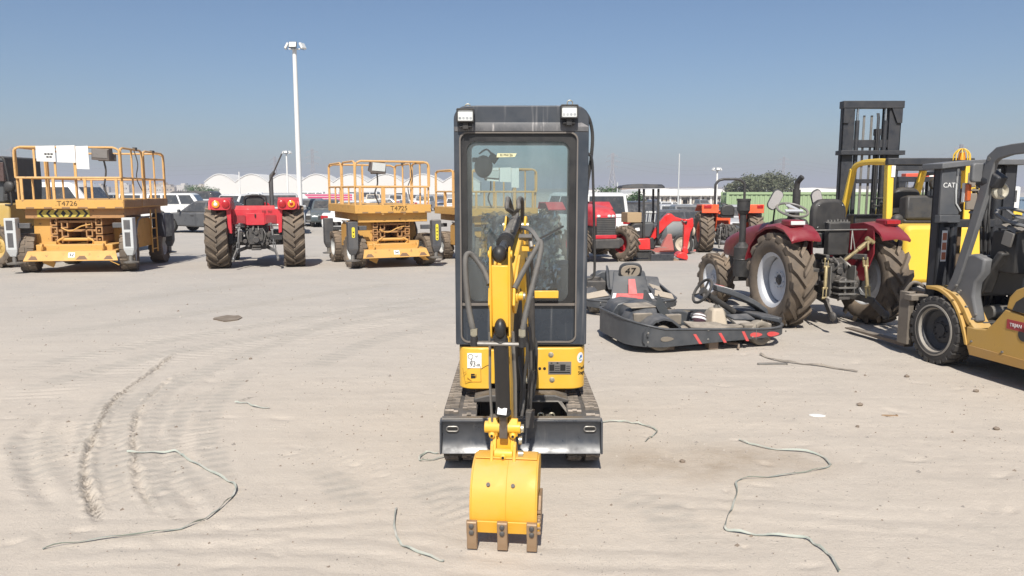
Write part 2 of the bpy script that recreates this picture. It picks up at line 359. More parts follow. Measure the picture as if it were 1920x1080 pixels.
def poly_dist(x, y, pts):
    """signed distance to a polyline and the length along it"""
    best = np.full(x.shape, 9.0); s_at = np.zeros(x.shape); sg = np.ones(x.shape); s0 = 0
    for (ax, ay), (bx, by) in zip(pts[:-1], pts[1:]):
        dx, dy = bx - ax, by - ay; l = math.hypot(dx, dy)
        t = np.clip(((x - ax) * dx + (y - ay) * dy) / (l * l), 0, 1); ex, ey = x - ax - t * dx, y - ay - t * dy; d = np.hypot(ex, ey)
        k = d < best; best = np.where(k, d, best); s_at = np.where(k, s0 + t * l, s_at); sg = np.where(k, np.sign(dx * ey - dy * ex), sg); s0 += l
    return best, s_at, sg, s0
def gpath(pp, k=5): return [(p.x, p.y) for p in crv([G(*q).to_3d() * 1 for q in pp], k)]
LANES = [([(235, 720), (195, 770), (172, 830), (165, 890), (180, 960)], .12), ([(300, 710), (245, 770), (225, 830), (222, 890), (240, 960)], .09), ([(340, 730), (285, 790), (275, 850), (300, 930), (350, 990)], .10), ([(410, 720), (340, 780), (320, 840), (360, 910), (420, 960)], .08), ([(60, 790), (70, 860), (100, 930)], .18), ([(0, 700), (300, 640), (700, 575), (850, 555)], .16), ([(0, 745), (330, 660), (760, 590), (850, 575)], .16), ([(150, 800), (400, 690), (640, 600), (850, 560)], .14), ([(560, 700), (700, 640), (850, 600)], .16), ([(0, 640), (350, 590), (850, 515)], .2), ([(0, 600), (300, 555), (700, 505)], .25), ([(560, 860), (640, 910), (700, 990)], .12), ([(760, 870), (830, 930), (870, 1000)], .16), ([(480, 690), (400, 760), (390, 840), (450, 930)], .10), ([(1120, 900), (1250, 960), (1330, 1060)], .16)]
CRACKS = [([(330, 662), (275, 705), (215, 748), (185, 800), (160, 860), (163, 920), (190, 985)], .022), ([(262, 770), (252, 800), (252, 860), (262, 910)], .016), ([(300, 960), (360, 985)], .012), ([(440, 757), (470, 745), (500, 742)], .012)]
def ground_masks(x, y):
    lane, crumb = np.zeros(x.shape), np.zeros(x.shape); k = (y > 1.6) & (y < 14) & (x > -8) & (x < 9); X, Y_ = x[k], y[k]; a, c = np.zeros(X.shape), np.zeros(X.shape); w2 = vnoise(X, Y_, .12, 31) * .06 + vnoise(X, Y_, .05, 32) * .03
    for pp, w in LANES:
        b, s, sg, tot = poly_dist(X, Y_, gpath(pp)); a = np.maximum(a, sstep(0, .6, s) * (1 - sstep(tot - .6, tot, s)) * (1 - sstep(w * .6, w * 1.1, b + w2)) * (.75 + .5 * np.sin(2 * math.pi * s / .12)) * .8)
    for pp, w in CRACKS:
        b, s, sg, tot = poly_dist(X, Y_, gpath(pp)); c = np.maximum(c, sstep(0, .2, s) * (1 - sstep(tot - .2, tot, s)) * (1 - sstep(w * .5, w * 1.6, b + w2 * .45)))
    lane[k], crumb[k] = np.clip(a, 0, 1), c; return lane, crumb
def ground_height(x, y):
    z = gz(x, y).astype(float)
    near = np.clip(1 - (y - 9) / 14, .25, 1)
    z += vnoise(x, y, 1.9, 1) * .014 * near + vnoise(x, y, .55, 2) * .008 * near + vnoise(x, y, .16, 3) * .0045 * near + vnoise(x, y, .06, 4) * .0022 * near
    z += vnoise(x * .22 + y * .12, y - x * .12, .22, 5) * .006 * near          # drag marks
    k = (y > 1.6) & (y < 14) & (x > -8) & (x < 9); X, Y_ = x[k], y[k]; dz = np.zeros(X.shape); wob = vnoise(X, Y_, .035, 7) * .022 + vnoise(X, Y_, .08, 8) * .025 + vnoise(X, Y_, .25, 9) * .03
    # steered wheel ruts at the front left
    for pp, w, d in (([(330, 660), (275, 705), (215, 748), (185, 800), (160, 860), (163, 920), (190, 985)], .018, .030),
                     ([(345, 690), (275, 750), (252, 800), (252, 860), (262, 910), (300, 975)], .015, .020),
                     ([(380, 690), (320, 745), (300, 810), (310, 870), (345, 930), (400, 990)], .04, .007),
                     ([(440, 690), (360, 740), (330, 800), (350, 870), (400, 925)], .06, .005),
                     ([(100, 770), (45, 830), (80, 925), (130, 960)], .05, .010)):
        pts = gpath(pp); b, s, sg, tot = poly_dist(X, Y_, pts); e = sstep(0, .35, s) * (1 - sstep(tot - .35, tot, s)); b = b + wob
        dz += e * (-d * np.exp(-(b / w) ** 2) + d * .55 * np.exp(-((b - 2.0 * w) / (w * .8)) ** 2))
    # tread prints
    for pp, w, amp, lam in (([(205, 780), (185, 840), (195, 900), (215, 960)], .16, .009, .11), ([(110, 790), (95, 850), (100, 920)], .14, .008, .07),
                       ([(640, 850), (700, 905), (760, 955)], .16, .004, .09), ([(800, 860), (860, 930), (890, 1000)], .2, .005, .10), ([(560, 830), (640, 880), (720, 950)], .14, .003, .09),
                       ([(400, 790), (330, 850), (300, 950)], .12, .005, .08),
                       ([(0, 700), (300, 640), (700, 575), (850, 555)], .22, .005, .13), ([(0, 760), (330, 672), (760, 600), (850, 590)], .22, .005, .13),
                       ([(1250, 900), (1500, 940), (1900, 1010)], .2, .002, .1)):
        b, s, sg, tot = poly_dist(X, Y_, gpath(pp)); e = sstep(0, .3, s) * (1 - sstep(tot - .3, tot, s)) * (1 - sstep(w * .75, w, b))
        dz += e * (amp * np.sin(2 * math.pi * (s + b * .5 * sg) / lam + 6 * wob) * (.6 + vnoise(X, Y_, .3, 12)) - amp * .6)
    # long sweeping drag lines through the lot
    for pp in ([(0, 690), (250, 640), (600, 560), (850, 530)], [(0, 720), (400, 640), (850, 560)], [(100, 800), (420, 660), (600, 600), (850, 545)], [(430, 690), (560, 640), (850, 590)],
               [(0, 990), (300, 1000), (700, 975), (860, 960)], [(0, 1035), (500, 1030), (900, 1060)], [(700, 1010), (1000, 1050), (1500, 1065)], [(1100, 930), (1500, 965), (1900, 985)]):
        b, s, sg, tot = poly_dist(X, Y_, gpath(pp)); b = b + wob; e = sstep(0, .5, s) * (1 - sstep(tot - .5, tot, s)) * (.5 + vnoise(X, Y_, .6, 14))
        dz += e * (-.005 * np.exp(-(b / .035) ** 2) + .003 * np.exp(-((b - .08) / .04) ** 2) - .004 * np.exp(-((b - .16) / .03) ** 2) - .003 * np.exp(-((b + .11) / .025) ** 2))
    # shallow foot and hoof pits
    rs = np.random.RandomState(3)
    for _ in range(130):
        px, py = rs.uniform(0, 1920), rs.uniform(600, 1070); q = G(px, py)
        if abs(q.x - .05) < .75 and 3.2 < q.y < 6.3: continue
        a = rs.uniform(0, 3.1); ca, sa = math.cos(a), math.sin(a); u, v = (X - q.x) * ca + (Y_ - q.y) * sa, -(X - q.x) * sa + (Y_ - q.y) * ca
        l = rs.uniform(.02, .09); dz += -rs.uniform(.004, .013) * np.exp(-(u / l) ** 2 - (v / (l * .45)) ** 2)
    z[k] += dz
    # the sand is flat under the digger and the machines that stand close by
    for (cx, cy, rx, ry) in ((.05, 5.3, .6, 1.0),):
        f = np.clip(1.6 - np.maximum(abs(x - cx) / rx, abs(y - cy) / ry), 0, 1); z = np.where(f > 0, z * (1 - f) + gz(x, y) * f, z)
    return z
def build_ground():
    def axis(a, b, d0, far, ratio):
        c = list(np.arange(a, b, d0)); hi, lo = [b], [a - d0]; d = d0
        while hi[-1] < far: d *= ratio; hi.append(hi[-1] + d)
        d = d0
        while lo[-1] > -far: d *= ratio; lo.append(lo[-1] - d)
        return np.array(lo[::-1] + c + hi)
    xs = axis(-4.2, 5.2, .021, 4200, 1.085)
    ys, d = [1.7], .011
    while ys[-1] < 6500: ys.append(ys[-1] + d); d = max(d, (ys[-1] - 1.2) * .0042) if ys[-1] < 16 else d * 1.05
    ys = np.array(list(-np.geomspace(200, .5, 22)) + [0, .5, 1.0, 1.35, 1.55] + ys)
    X, Y_ = np.meshgrid(xs, ys); Z = ground_height(X.ravel(), Y_.ravel()).reshape(X.shape); nx, ny = len(xs), len(ys)
    me = bpy.data.meshes.new('ground'); me.vertices.add(nx * ny); me.vertices.foreach_set('co', np.stack([X, Y_, Z], -1).ravel().astype(np.float32))
    i = np.arange(nx * ny).reshape(ny, nx); q = np.stack([i[:-1, :-1], i[:-1, 1:], i[1:, 1:], i[1:, :-1]], -1).reshape(-1, 4); n = len(q)
    me.loops.add(n * 4); me.polygons.add(n); me.loops.foreach_set('vertex_index', q.ravel().astype(np.int32)); me.polygons.foreach_set('loop_start', np.arange(0, n * 4, 4, dtype=np.int32))
    me.polygons.foreach_set('use_smooth', np.ones(n, bool)); me.update(); me.validate(); me.materials.append(sand_material())
    for nm, val in zip(('wheel_lane', 'crumbs'), ground_masks(X.ravel(), Y_.ravel())): me.attributes.new(nm, 'FLOAT', 'POINT').data.foreach_set('value', val.astype(np.float32))
    o = bpy.data.objects.new('ground', me); COL.objects.link(o); o['kind'] = 'structure'; return o
build_ground()
def gh(x, y): return float(ground_height(np.array([x], float), np.array([y], float))[0])
# loose stones: nobody could count them
def gravel():
    rs = random.Random(5); mb = MB()
    X, Y_, S = [], [], []
    for _ in range(4400):
        px, py = rs.uniform(-60, 1980), 1080 - 660 * rs.random() ** .8; p = G(px, py)
        if 17 < p.y or (p.y < 4.6 and rs.random() < .6): continue
        if abs(p.x - .05) < .6 and 4.4 < p.y < 6.4: continue
        X.append(p.x); Y_.append(p.y); S.append(rs.uniform(.0025, .008) * (1.9 if rs.random() < .05 else 1) * (.7 + p.y * .09))
    Z = ground_height(np.array(X), np.array(Y_))
    for x, y, z, s in zip(X, Y_, Z, S):
        j = lambda: s * rs.uniform(.6, 1.3)
        mb.mi = rs.choice((0, 0, 1, 2))
        mb.add([(x + j(), y, z), (x, y + j(), z), (x - j(), y, z), (x, y - j(), z), (x + j() * .3, y + j() * .2, z + j() * .8), (x, y, z - s)], [(0, 1, 4), (1, 2, 4), (2, 3, 4), (3, 0, 4), (1, 0, 5), (2, 1, 5), (3, 2, 5), (0, 3, 5)])
    o = obj('gravel', mb, [paint('stone_grey', (.22, .2, .18), .9, dust=.3), paint('stone_brown', (.16, .12, .09), .9, dust=.3), paint('stone_pale', (.42, .38, .33), .9, dust=.2)], smooth=0)
    tag(o, 'loose grit and small stones strewn over the sandy yard', None, kind='stuff')
gravel()
# ------------------------------------------------------------ the yellow mini digger in the middle
def build_digger():
    O = (.06, 5.35, 0)
    T = thing('mini_excavator', 'yellow and dark grey mini digger with closed cab and lowered bucket facing the camera', 'excavator', O)
    def part(name, mb, mat, parent=T, **k): return obj(name, mb, mat, parent, off=O, **k)
    XL, XR = -.372, .492; cx = (XL + XR) / 2
    # --- tracks
    for s, x0, x1 in ((-1, -.435, -.225), (1, .352, .562)):
        def loop(r):
            pts = []
            for k in range(13): a = R(90 + 180 * k / 12); pts.append((4.70 + r * math.cos(a), .19 + r * math.sin(a)))
            for k in range(13): a = R(-90 + 180 * k / 12); pts.append((6.02 + r * math.cos(a), .19 + r * math.sin(a)))
            return pts
        mb = MB(); mb.ring(loop(.165), loop(.125), 'x', x0, x1); mb.mi = 1
        per = 2 * (1.32) + 2 * math.pi * .165; nl = 54; rs = random.Random(4 + s)
        for k in range(nl):
            d = per * k / nl
            def pos(d):
                d %= per
                if d < 1.32: return (4.70 + d, .355, 0)
                d -= 1.32
                if d < math.pi * .165: a = math.pi / 2 - d / .165; return (6.02 + .165 * math.cos(a), .19 + .165 * math.sin(a), math.pi / 2 - a)
                d -= math.pi * .165
                if d < 1.32: return (6.02 - d, .025, math.pi)
                d -= 1.32; a = -math.pi / 2 - d / .165; return (4.70 + .165 * math.cos(a), .19 + .165 * math.sin(a), math.pi / 2 - a)
            xm_ = (x0 + x1) / 2; q_ = (xm_ - .014 - x0 - .006) / 3
            for a, b, o2 in [(x0 + .006 + q_ * j_, x0 + .006 + q_ * (j_ + 1), (0, .007, .001)[j_]) for j_ in range(3)] + [(xm_ + .014 + q_ * j_, xm_ + .014 + q_ * (j_ + 1), per / nl / 2 + (.001, .007, 0)[j_]) for j_ in range(3)]:
                y, z, ang = pos(d + o2); e = Euler((-ang, 0, 0)).to_matrix()
                c = V((a + b) / 2, y, z); w = (b - a) / 2; h = .016 + rs.uniform(-.003, .003); l = .0145; up = e @ V(0, 0, 1); fw = e @ V(0, 1, 0); rx = V(1, 0, 0) * w
                tl = l * .62; sk = fw * rs.uniform(-.004, .004)
                mb.hexa([c - rx - fw * l - up * .012, c + rx - fw * l - up * .012, c + rx + fw * l - up * .012, c - rx + fw * l - up * .012,
                         c - rx - fw * tl + up * h + sk, c + rx - fw * tl + up * h + sk, c + rx + fw * tl + up * h + sk, c - rx + fw * tl + up * h + sk])
        tr = part('track', mb, [M['rubd'], M['rubt']])
        mb = MB(); xm = (x0 + x1) / 2
        for y, r in ((4.70, .118), (6.02, .122)): mb.cyl((xm - .06, y, .19), (xm + .06, y, .19), r, n=20)
        for y in (4.98, 5.24, 5.5, 5.76): mb.cyl((xm - .07, y, .105), (xm + .07, y, .105), .07, n=14)
        mb.box((xm, 5.36, .2), (.09, 1.2, .13)); part('roller_frame', mb, M['dark'], tr)
    # --- undercarriage
    mb = MB(); mb.prism([(-.22, .12), (.34, .12), (.34, .3), (.2, .4), (-.08, .4), (-.22, .3)], 'y', 4.98, 5.9)
    mb.cyl((.06, 5.4, .38), (.06, 5.4, .46), .3, n=28)
    mb.prism([(-.25, .40), (-.16, .425), (.28, .425), (.37, .395), (.37, .375), (-.25, .375)], 'y', 4.74, 4.98)
    part('undercarriage', mb, M['dark'], bev=.008)
    mb = MB(); mb.plate([(.13, 4.80, .405), (.30, 4.80, .405), (.352, 4.7, .345), (.352, 4.66, .325), (.30, 4.74, .375), (.13, 4.74, .375)], .012); part('step_plate', mb, M['steel'], bev=.003)
    mb = MB()
    for x in (.185, .255): mb.tube(crv([(x - .02, 4.64, .30), (x - .014, 4.63, .335), (x + .012, 4.63, .335), (x + .02, 4.64, .30)], 4), .005, 6); mb.cyl((x, 4.64, .27), (x, 4.62, .312), .009, n=8)
    part('hose_fitting', mb, M['zinc'])
    # --- dozer blade
    z0, z1, bx0, bx1 = .145, .345, -.432, .545
    prof = [(4.425, z1), (4.45, z1 - .03), (4.462, .25), (4.45, .19), (4.415, z0), (4.43, z0 - .002), (4.475, .19), (4.488, .25), (4.478, z1 - .02), (4.46, z1 + .008), (4.425, z1 + .010)]
    mb = MB(); mb.prism(prof, 'x', bx0, bx1)
    mb.prism([(4.405, z0), (4.43, z0), (4.5, .2), (4.5, .35), (4.425, z1)], 'x', bx0 - .012, bx0); mb.prism([(4.405, z0), (4.43, z0), (4.5, .2), (4.5, .35), (4.425, z1)], 'x', bx1, bx1 + .012)
    bl = part('dozer_blade', mb, M['blade'], bev=.003)
    mb = MB()
    for x in (bx0 + .065, bx1 - .065):
        lp = [V(x + u, 4.4475, .293 + v) for u, v in rrect(-.036, -.015, .036, .015, .0149, 5)]
        mb.tube(lp, .0045, 6, closed=True)
    part('slot_rim', mb, M['steel'], bl)
    mb = MB()
    for x in (bx0 + .065, bx1 - .065): mb.prism(rrect(x - .034, .279, x + .034, .307, .0139, 5), 'y', 4.447, 4.4485)
    part('slot', mb, M['ink'], bl, smooth=0)
    mb = MB(); mb.box(((bx0 + bx1) / 2, 4.46, z1 + .012), (bx1 - bx0, .05, .014)); part('top_lip', mb, M['steel'], bl, bev=.003)
    mb = MB()
    for x in (-.12, .24): mb.bar((x, 4.47, .22), (x, 5.05, .22), .06, .09)
    part('blade_arm', mb, M['dark'], bl, bev=.006)
    # --- upper body
    mb = MB(); mb.b2((XL + .03, 4.93, .44), (XR - .03, 6.1, .714)); mb.b2((XL + .02, 4.9, .70), (XR - .02, 6.05, .735)); part('upper_frame', mb, M['dark'], bev=.02)
    def corner(x0, x1, y0, y1, r, left):
        rs_ = (.008, .008, .05, r) if left else (r, .05, .008, .008)
        return rrect(x0, y0, x1, y1, r, 8, rs_)
    zt, zb = .716, .436
    mb = MB(); mb.prism(corner(XL + .018, -.148, 4.845, 5.9, .10, True), 'z', zb, zt); pl = part('body_panel', mb, M['yel'], bev=.018, label='left yellow body panel with the noise sticker')
    mb = MB(); mb.prism(corner(.150, XR - .002, 4.845, 5.9, .11, False), 'z', zb, zt); pr = part('body_panel', mb, M['yel'], bev=.018, label='right yellow body panel with the riveted data plate')
    mb = MB(); mb.b2((-.148, 4.855, .47), (-.113, 4.9, .70)); part('bracket_plate', mb, M['yel'], bev=.006)
    # stickers and plates
    yF = 4.845
    q0, q1 = P(876, 662, yF), P(903, 690, yF)
    mb = MB(); mb.b2((q0.x, yF - .0022, q1.z), (q1.x, yF + .002, q0.z)); st = part('noise_sticker', mb, M['whitec'], pl)
    lettering('93', .052, M['ink'], st, (q0.x + .036, yF - .003, q1.z + .026), off=O, sx=.8); lettering('dB', .024, M['ink'], st, (q0.x + .072, yF - .003, q1.z + .020), off=O)
    mb = MB(); c = V(q0.x + .022, yF - .003, q0.z - .024); mb.tube([c + V(.016 * math.cos(a), 0, .016 * math.sin(a)) for a in [k * math.pi / 8 for k in range(16)]], .0016, 4, closed=True)
    mb.bar(c + V(.004, 0, -.016), c + V(.012, 0, -.034), .002, .004); mb.bar(c + V(.032, 0, .004), c + V(.042, 0, -.004), .002, .003); mb.bar(c + V(.042, 0, -.004), c + V(.046, 0, .008), .002, .003); part('noise_symbol', mb, M['ink'], st)
    q = P(888, 705, yF); mb = MB(); mb.b2((q.x - .018, yF - .0015, q.z - .016), (q.x + .012, yF + .002, q.z + .002)); mb.b2((q.x - .018, yF - .0015, q.z + .005), (q.x + .008, yF + .002, q.z + .015)); mb.b2((q.x + .014, yF - .0015, q.z - .012), (q.x + .018, yF + .002, q.z + .012)); part('fuel_symbol', mb, M['ink'], pl)
    mb = MB()
    for a, b in (((866, 690), (872, 716)), ((872, 716), (902, 716)), ((902, 716), (901, 686)), ((868, 700), (874, 697)), ((876, 708), (884, 714))):
        u, v = P(*a, yF), P(*b, yF); u.x = max(u.x, XL + .045); v.x = max(v.x, XL + .045); u.y = v.y = yF - .001; mb.bar(u, v, .003, .003)
    part('tank_mark', mb, paint('faint_brown_ink', (.35, .17, .02), .6, dust=0), pl)
    mb = MB(); a, b, c2 = P(902, 692, yF), P(912, 686, yF), P(921, 684, yF)
    for u, v in ((a, b), (b, c2)): mb.bar((u.x, yF, u.z), (min(v.x, -.15), yF, v.z), .004, .003)
    part('panel_gap', mb, M['ink'], pl)
    q0, q1 = P(1028, 678, yF), P(1071, 702, yF)
    mb = MB(); mb.b2((q0.x, yF - .0025, q1.z), (q1.x, yF + .002, q0.z)); dp = part('data_plate', mb, M['steel'], pr, bev=.001)
    mb = MB(); w, h = q1.x - q0.x, q0.z - q1.z
    for u0, v0, u1, v1 in ((.05, .1, .95, .22), (.05, .28, .26, .78), (.52, .28, .75, .78), (.28, .30, .5, .36), (.28, .46, .5, .52), (.28, .62, .5, .68), (.78, .3, .95, .36), (.78, .46, .95, .52), (.78, .62, .95, .68), (.36, .84, .44, .95), (.1, .85, .18, .93)):
        mb.b2((q0.x + w * u0, yF - .0032, q1.z + h * v0), (q0.x + w * u1, yF, q1.z + h * v1))
    part('plate_print', mb, M['ink'], dp)
    mb = MB()
    for px, py in ((1033, 665), (1035, 712)): q = P(px, py, yF); mb.lathe([(.018, 0), (.018, -.004), (.012, -.006)], (q.x, yF, q.z), (0, 1, 0), 18); mb.lathe([(.008, -.004), (.008, -.013), (.005, -.013)], (q.x, yF, q.z), (0, 1, 0), 6)
    part('panel_bolt', mb, M['zinc'], pr)
    mb = MB()
    for px in (1012, 1021): q = P(px, 691, yF); mb.cyl((q.x, yF - .002, q.z), (q.x, yF + .004, q.z), .010, n=14)
    part('hole', mb, M['ink'], pr)
    q = P(1091, 672, yF); cxs, crr = XR - .002 - .11, .11                     # round sticker and words wrapped on the rounded corner
    def wrapx(u, z, o=.0018):
        a = min(max((u - cxs), 0) / crr, 1.3); return V(min(u, cxs) + (crr + o) * math.sin(a), yF + crr - (crr + o) * math.cos(a), z)
    def disc(rad, o, name, mat, zz=0, uu=0, ry=1):
        mb = MB(); n = 20; ctr = wrapx(q.x + uu, q.z + zz, o); lp = [wrapx(q.x + uu + rad * math.cos(2 * math.pi * k / n), q.z + zz + rad * ry * math.sin(2 * math.pi * k / n), o) for k in range(n)]
        mb.add([ctr] + lp, [(0, k + 1, (k + 1) % n + 1) for k in range(n)]); return part(name, mb, mat, pr)
    disc(.030, .0015, 'round_sticker', M['whitec'], ry=1.2); disc(.010, .0025, 'sticker_dot', paint('sticker_blue', (.02, .12, .4), .5, dust=0), .008, .004); disc(.006, .003, 'sticker_dot', paint('sticker_green', (.05, .4, .2), .5, dust=0), -.004, -.008); disc(.014, .0026, 'sticker_dot', paint('sticker_blue', (.02, .12, .4), .5, dust=0), -.018, 0, .22)
    for txt, py in (('Tier4', 692), ('Stage', 701)):
        qq = P(1085, py, yF); o = lettering(txt, .034, M['ink'], pr, (0, 0, 0), rot=(0, 0, 0), off=(0, 0, 0), align='LEFT')
        for v in o.data.vertices:
            w_ = wrapx(qq.x + v.co.x * .95, qq.z + v.co.y, .0012 + v.co.z); v.co = (w_.x - O[0], w_.y - O[1], w_.z - O[2])
        o.location = (0, 0, 0)
    # --- cab
    yC, yB, z0, zr = 4.86, 5.98, .735, 2.285
    mb = MB()
    # front ring with rounded top corners
    outer = rrect(XL, z0, XR, zr, .05, 8, (.012, .085, .085, .012)); inner = rrect(XL + .046, .76, XR - .080, 2.108, .03, 8, (.02, .05, .05, .02))
    mb.ring(outer, inner, 'y', yC, yC + .07)
    mb.ring(rrect(XL, z0, XR, zr - .02, .05, 8, (.012, .085, .085, .012)), rrect(XL + .055, 1.12, XR - .055, 2.10, .04, 8), 'y', yB - .06, yB)
    # roof with rolled front edge
    pr_ = [(yC - .004, 2.122), (yC - .006, 2.15), (yC + .004, 2.20), (yC + .028, 2.25), (yC + .07, 2.285), (yC + .15, 2.302), (yB - .08, 2.302), (yB, 2.27), (yB, 2.22), (yC + .06, 2.22)]
    nx = 12; L = []
    for k in range(nx + 1):
        u = k / nx; x = XL + .004 + (XR - XL - .008) * u; e = min(u, 1 - u) * (XR - XL); dz = -.10 * max(0, 1 - e / .09) ** 2.2; L.append([V(x, y, max(z + dz, 2.12) if z > 2.16 else z) for y, z in pr_])
    mbr = MB(); mbr.loft(L)
    for x0, x1 in ((XL, XL + .03), (XR - .03, XR)):
        mb.b2((x0, yC + .07, z0), (x1, yB - .06, 1.13)); mb.b2((x0, yC + .07, 2.10), (x1, yB - .06, 2.24)); mb.b2((x0, 5.36, 1.13), (x1, 5.44, 2.10))
    mb.b2((XL + .046, yC + .02, .996), (XR - .080, yC + .05, 1.014))
    cab = part('cab', mb, M['cab'], bev=.006); part('roof', mbr, M['roofg'], cab, bev=.006)
    for x in (XL + .082, XR - .108):                                       # door and frame seams
        pass
    mb = MB(); mb.ring(rrect(XL + .034, .75, XR - .068, 2.120, .05, 8), rrect(XL + .043, .759, XR - .077, 2.111, .045, 8), 'y', yC - .008, yC + .01)
    mb.b2((XL + .046, yC - .006, .998), (XR - .080, yC + .03, 1.012)); part('window_seal', mb, paint('seal_brown_grey', (.12, .105, .095), .6, dust=.3), cab)
    mb = MB(); mb.ring(rrect(XL + .046, 1.012, XR - .080, 2.108, .03, 8), rrect(XL + .082, 1.024, XR - .122, 2.062, .06, 8), 'y', yC + .012, yC + .03); part('glass_border', mb, M['cylb'], cab)
    mb = MB(); mb.add([(XL + .05, yC + .0245, 1.012), (XR - .084, yC + .0245, 1.012), (XR - .084, yC + .0245, 2.104), (XL + .05, yC + .0245, 2.104)], [(0, 1, 2, 3)]); part('windscreen', mb, M['glassc'], cab, smooth=0)
    mb = MB(); mb.b2((XL + .048, yC + .018, .762), (XR - .082, yC + .03, .996)); part('lower_panel', mb, paint('lower_panel_grey', (.020, .028, .040), .2, dust=.08, streak=.3, dcol=(.3, .3, .3), scale=6), cab, smooth=0)
    mb = MB(); mb.add([(XL + .056, yB - .032, 1.12), (XR - .056, yB - .032, 1.12), (XR - .056, yB - .032, 2.10), (XL + .056, yB - .032, 2.10)], [(0, 1, 2, 3)]); part('rear_window', mb, M['glassr'], cab, smooth=0)
    for x in (XL + .012, XR - .018):
        mb = MB(); mb.b2((x, yC + .07, 1.13), (x + .004, 5.36, 2.10)); mb.b2((x, 5.44, 1.13), (x + .004, yB - .06, 2.10)); part('side_window', mb, M['glassr'], cab, smooth=0)
    # inside: floor, seat, levers, lamp, film
    mb = MB(); mb.b2((XL + .03, yC + .07, .74), (XR - .03, yB - .06, .78)); mb.b2((XL + .03, 5.62, .78), (XR - .03, yB - .06, 1.14)); mb.b2((XL + .04, 5.35, .78), (XL + .17, 5.7, 1.22)); mb.b2((XR - .17, 5.35, .78), (XR - .04, 5.7, 1.22)); part('cab_floor', mb, M['cabin'], cab, bev=.01)
    mb = MB(); mb.loft([[V(cx + u * w, y, z) for u, z in rrect(-1, zz, 1, zz + h, .0, 1, (.05,) * 4)] for w, y, zz, h in ((.22, 5.22, 1.04, .10), (.25, 5.32, 1.03, .13), (.25, 5.62, 1.02, .13))])
    mb.loft([[V(cx + u * w, y + (z - 1.1) * .12, z) for u, z in rrect(-1, 1.1, 1, zz, .0, 4, (.05, .22, .22, .05))] for w, y, zz in ((.235, 5.60, 1.54), (.25, 5.64, 1.56), (.22, 5.72, 1.54))])
    seat = part('seat', mb, M['cabin'], cab, bev=.02)
    rs = random.Random(3); mb = MB(); nu, nv = 26, 30; vs, fs = [], []
    for j in range(nv + 1):
        for i in range(nu + 1):
            u, v = i / nu, j / nv; x = cx - .29 + .58 * u
            y, z = (5.18 + .42 * v / .45, 1.19 + .02 * math.sin(9 * u)) if v < .45 else (5.58 + (v - .45) * .15, 1.19 + (v - .45) * .72)
            a = .013; vs.append(V(x + rs.uniform(-a, a) * .6, y + rs.uniform(-a, a), z + rs.uniform(-a, a)))
    fs = [(j * (nu + 1) + i, j * (nu + 1) + i + 1, (j + 1) * (nu + 1) + i + 1, (j + 1) * (nu + 1) + i) for j in range(nv) for i in range(nu)]
    mb.add(vs, fs); part('seat_film', mb, M['film'], seat, smooth=0)
    mb = MB(); nu, nv = 12, 16; vs = []; a0_, a1_ = P(985, 545, 5.12), P(1056, 428, 5.12)
    for j in range(nv + 1):
        for i in range(nu + 1):
            u, v = i / nu, j / nv; sh = (1 - .55 * v) if u > .5 else 1; a = .015; vs.append(V(a0_.x + (a1_.x - a0_.x) * (u * sh + .25 * v) + rs.uniform(-a, a) * .5, 5.10 + .10 * v + rs.uniform(-a, a) * 1.3, a0_.z + (a1_.z - a0_.z) * v + rs.uniform(-a, a) * .6))
    mb.add(vs, [(j * (nu + 1) + i, j * (nu + 1) + i + 1, (j + 1) * (nu + 1) + i + 1, (j + 1) * (nu + 1) + i) for j in range(nv) for i in range(nu) if rs.random() < .86]); part('plastic_wrap', mb, M['film'], seat, smooth=0)
    mb = MB()
    for x in (cx - .20, cx + .20): mb.tube([(x, 5.3, 1.1), (x * 1.02, 5.26, 1.32), (x, 5.22, 1.40)], .009, 7); mb.sphere((x, 5.22, 1.42), (.022, .022, .045), 10, 7)
    part('control_lever', mb, M['black'], cab)
    mb = MB(); q = P(912, 308, 5.0); mb.sphere((q.x - .02, 5.02, q.z - .015), (.062, .03, .075), 14, 9); mb.box((q.x + .045, 5.02, q.z + .04), (.06, .05, .055), (0, 35, 0)); mb.tube(crv([(q.x - .05, 5.05, q.z + .07), (q.x, 5.06, q.z + .10), (q.x + .04, 5.04, q.z + .06)], 5), .007, 6); mb.box((q.x - .07, 5.03, q.z + .03), (.05, .02, .03)); part('cab_fan', mb, M['black'], cab, bev=.005)
    q0, q1 = P(984, 545, 4.83), P(1047, 559, 4.83); mb = MB(); mb.b2((q0.x, 4.818, q1.z), (q1.x, 4.842, q0.z)); mb.b2((q0.x, 4.83, q1.z + .008), (q0.x + .03, 4.87, q0.z - .008)); mb.b2((q1.x - .04, 4.83, q1.z + .008), (q1.x - .01, 4.87, q0.z - .008)); part('front_bar', mb, M['yel'], cab, bev=.004)
    q0, q1 = P(978, 459, 3.74), P(1016, 471, 3.74); mb = MB(); mb.b2((q0.x, 3.72, q1.z), (q1.x - .02, 3.76, q0.z)); mb.b2((q1.x - .012, 3.71, q1.z), (q1.x, 3.75, q0.z + .012)); part('hose_guide', mb, M['yel'], cab, bev=.004)
    # glass sticker and wiper
    q0, q1 = P(931, 287, yC + .02), P(968, 295, yC + .02); yy = yC + .018
    mb = MB(); mb.add([V(q0.x, yy, q1.z), V(q1.x - .01, yy, q1.z + .002), V(q1.x + .003, yy, q0.z - .002), V(q0.x + .006, yy, q0.z - .001)], [(0, 1, 2, 3)]); stk = part('glass_sticker', mb, paint('sticker_pale_yellow', (.62, .6, .36), .6, dust=.05), cab, smooth=0)
    lettering('R1M4126', .021, M['ink'], stk, ((q0.x + q1.x) / 2, yy - .0015, (q0.z + q1.z) / 2), off=O)
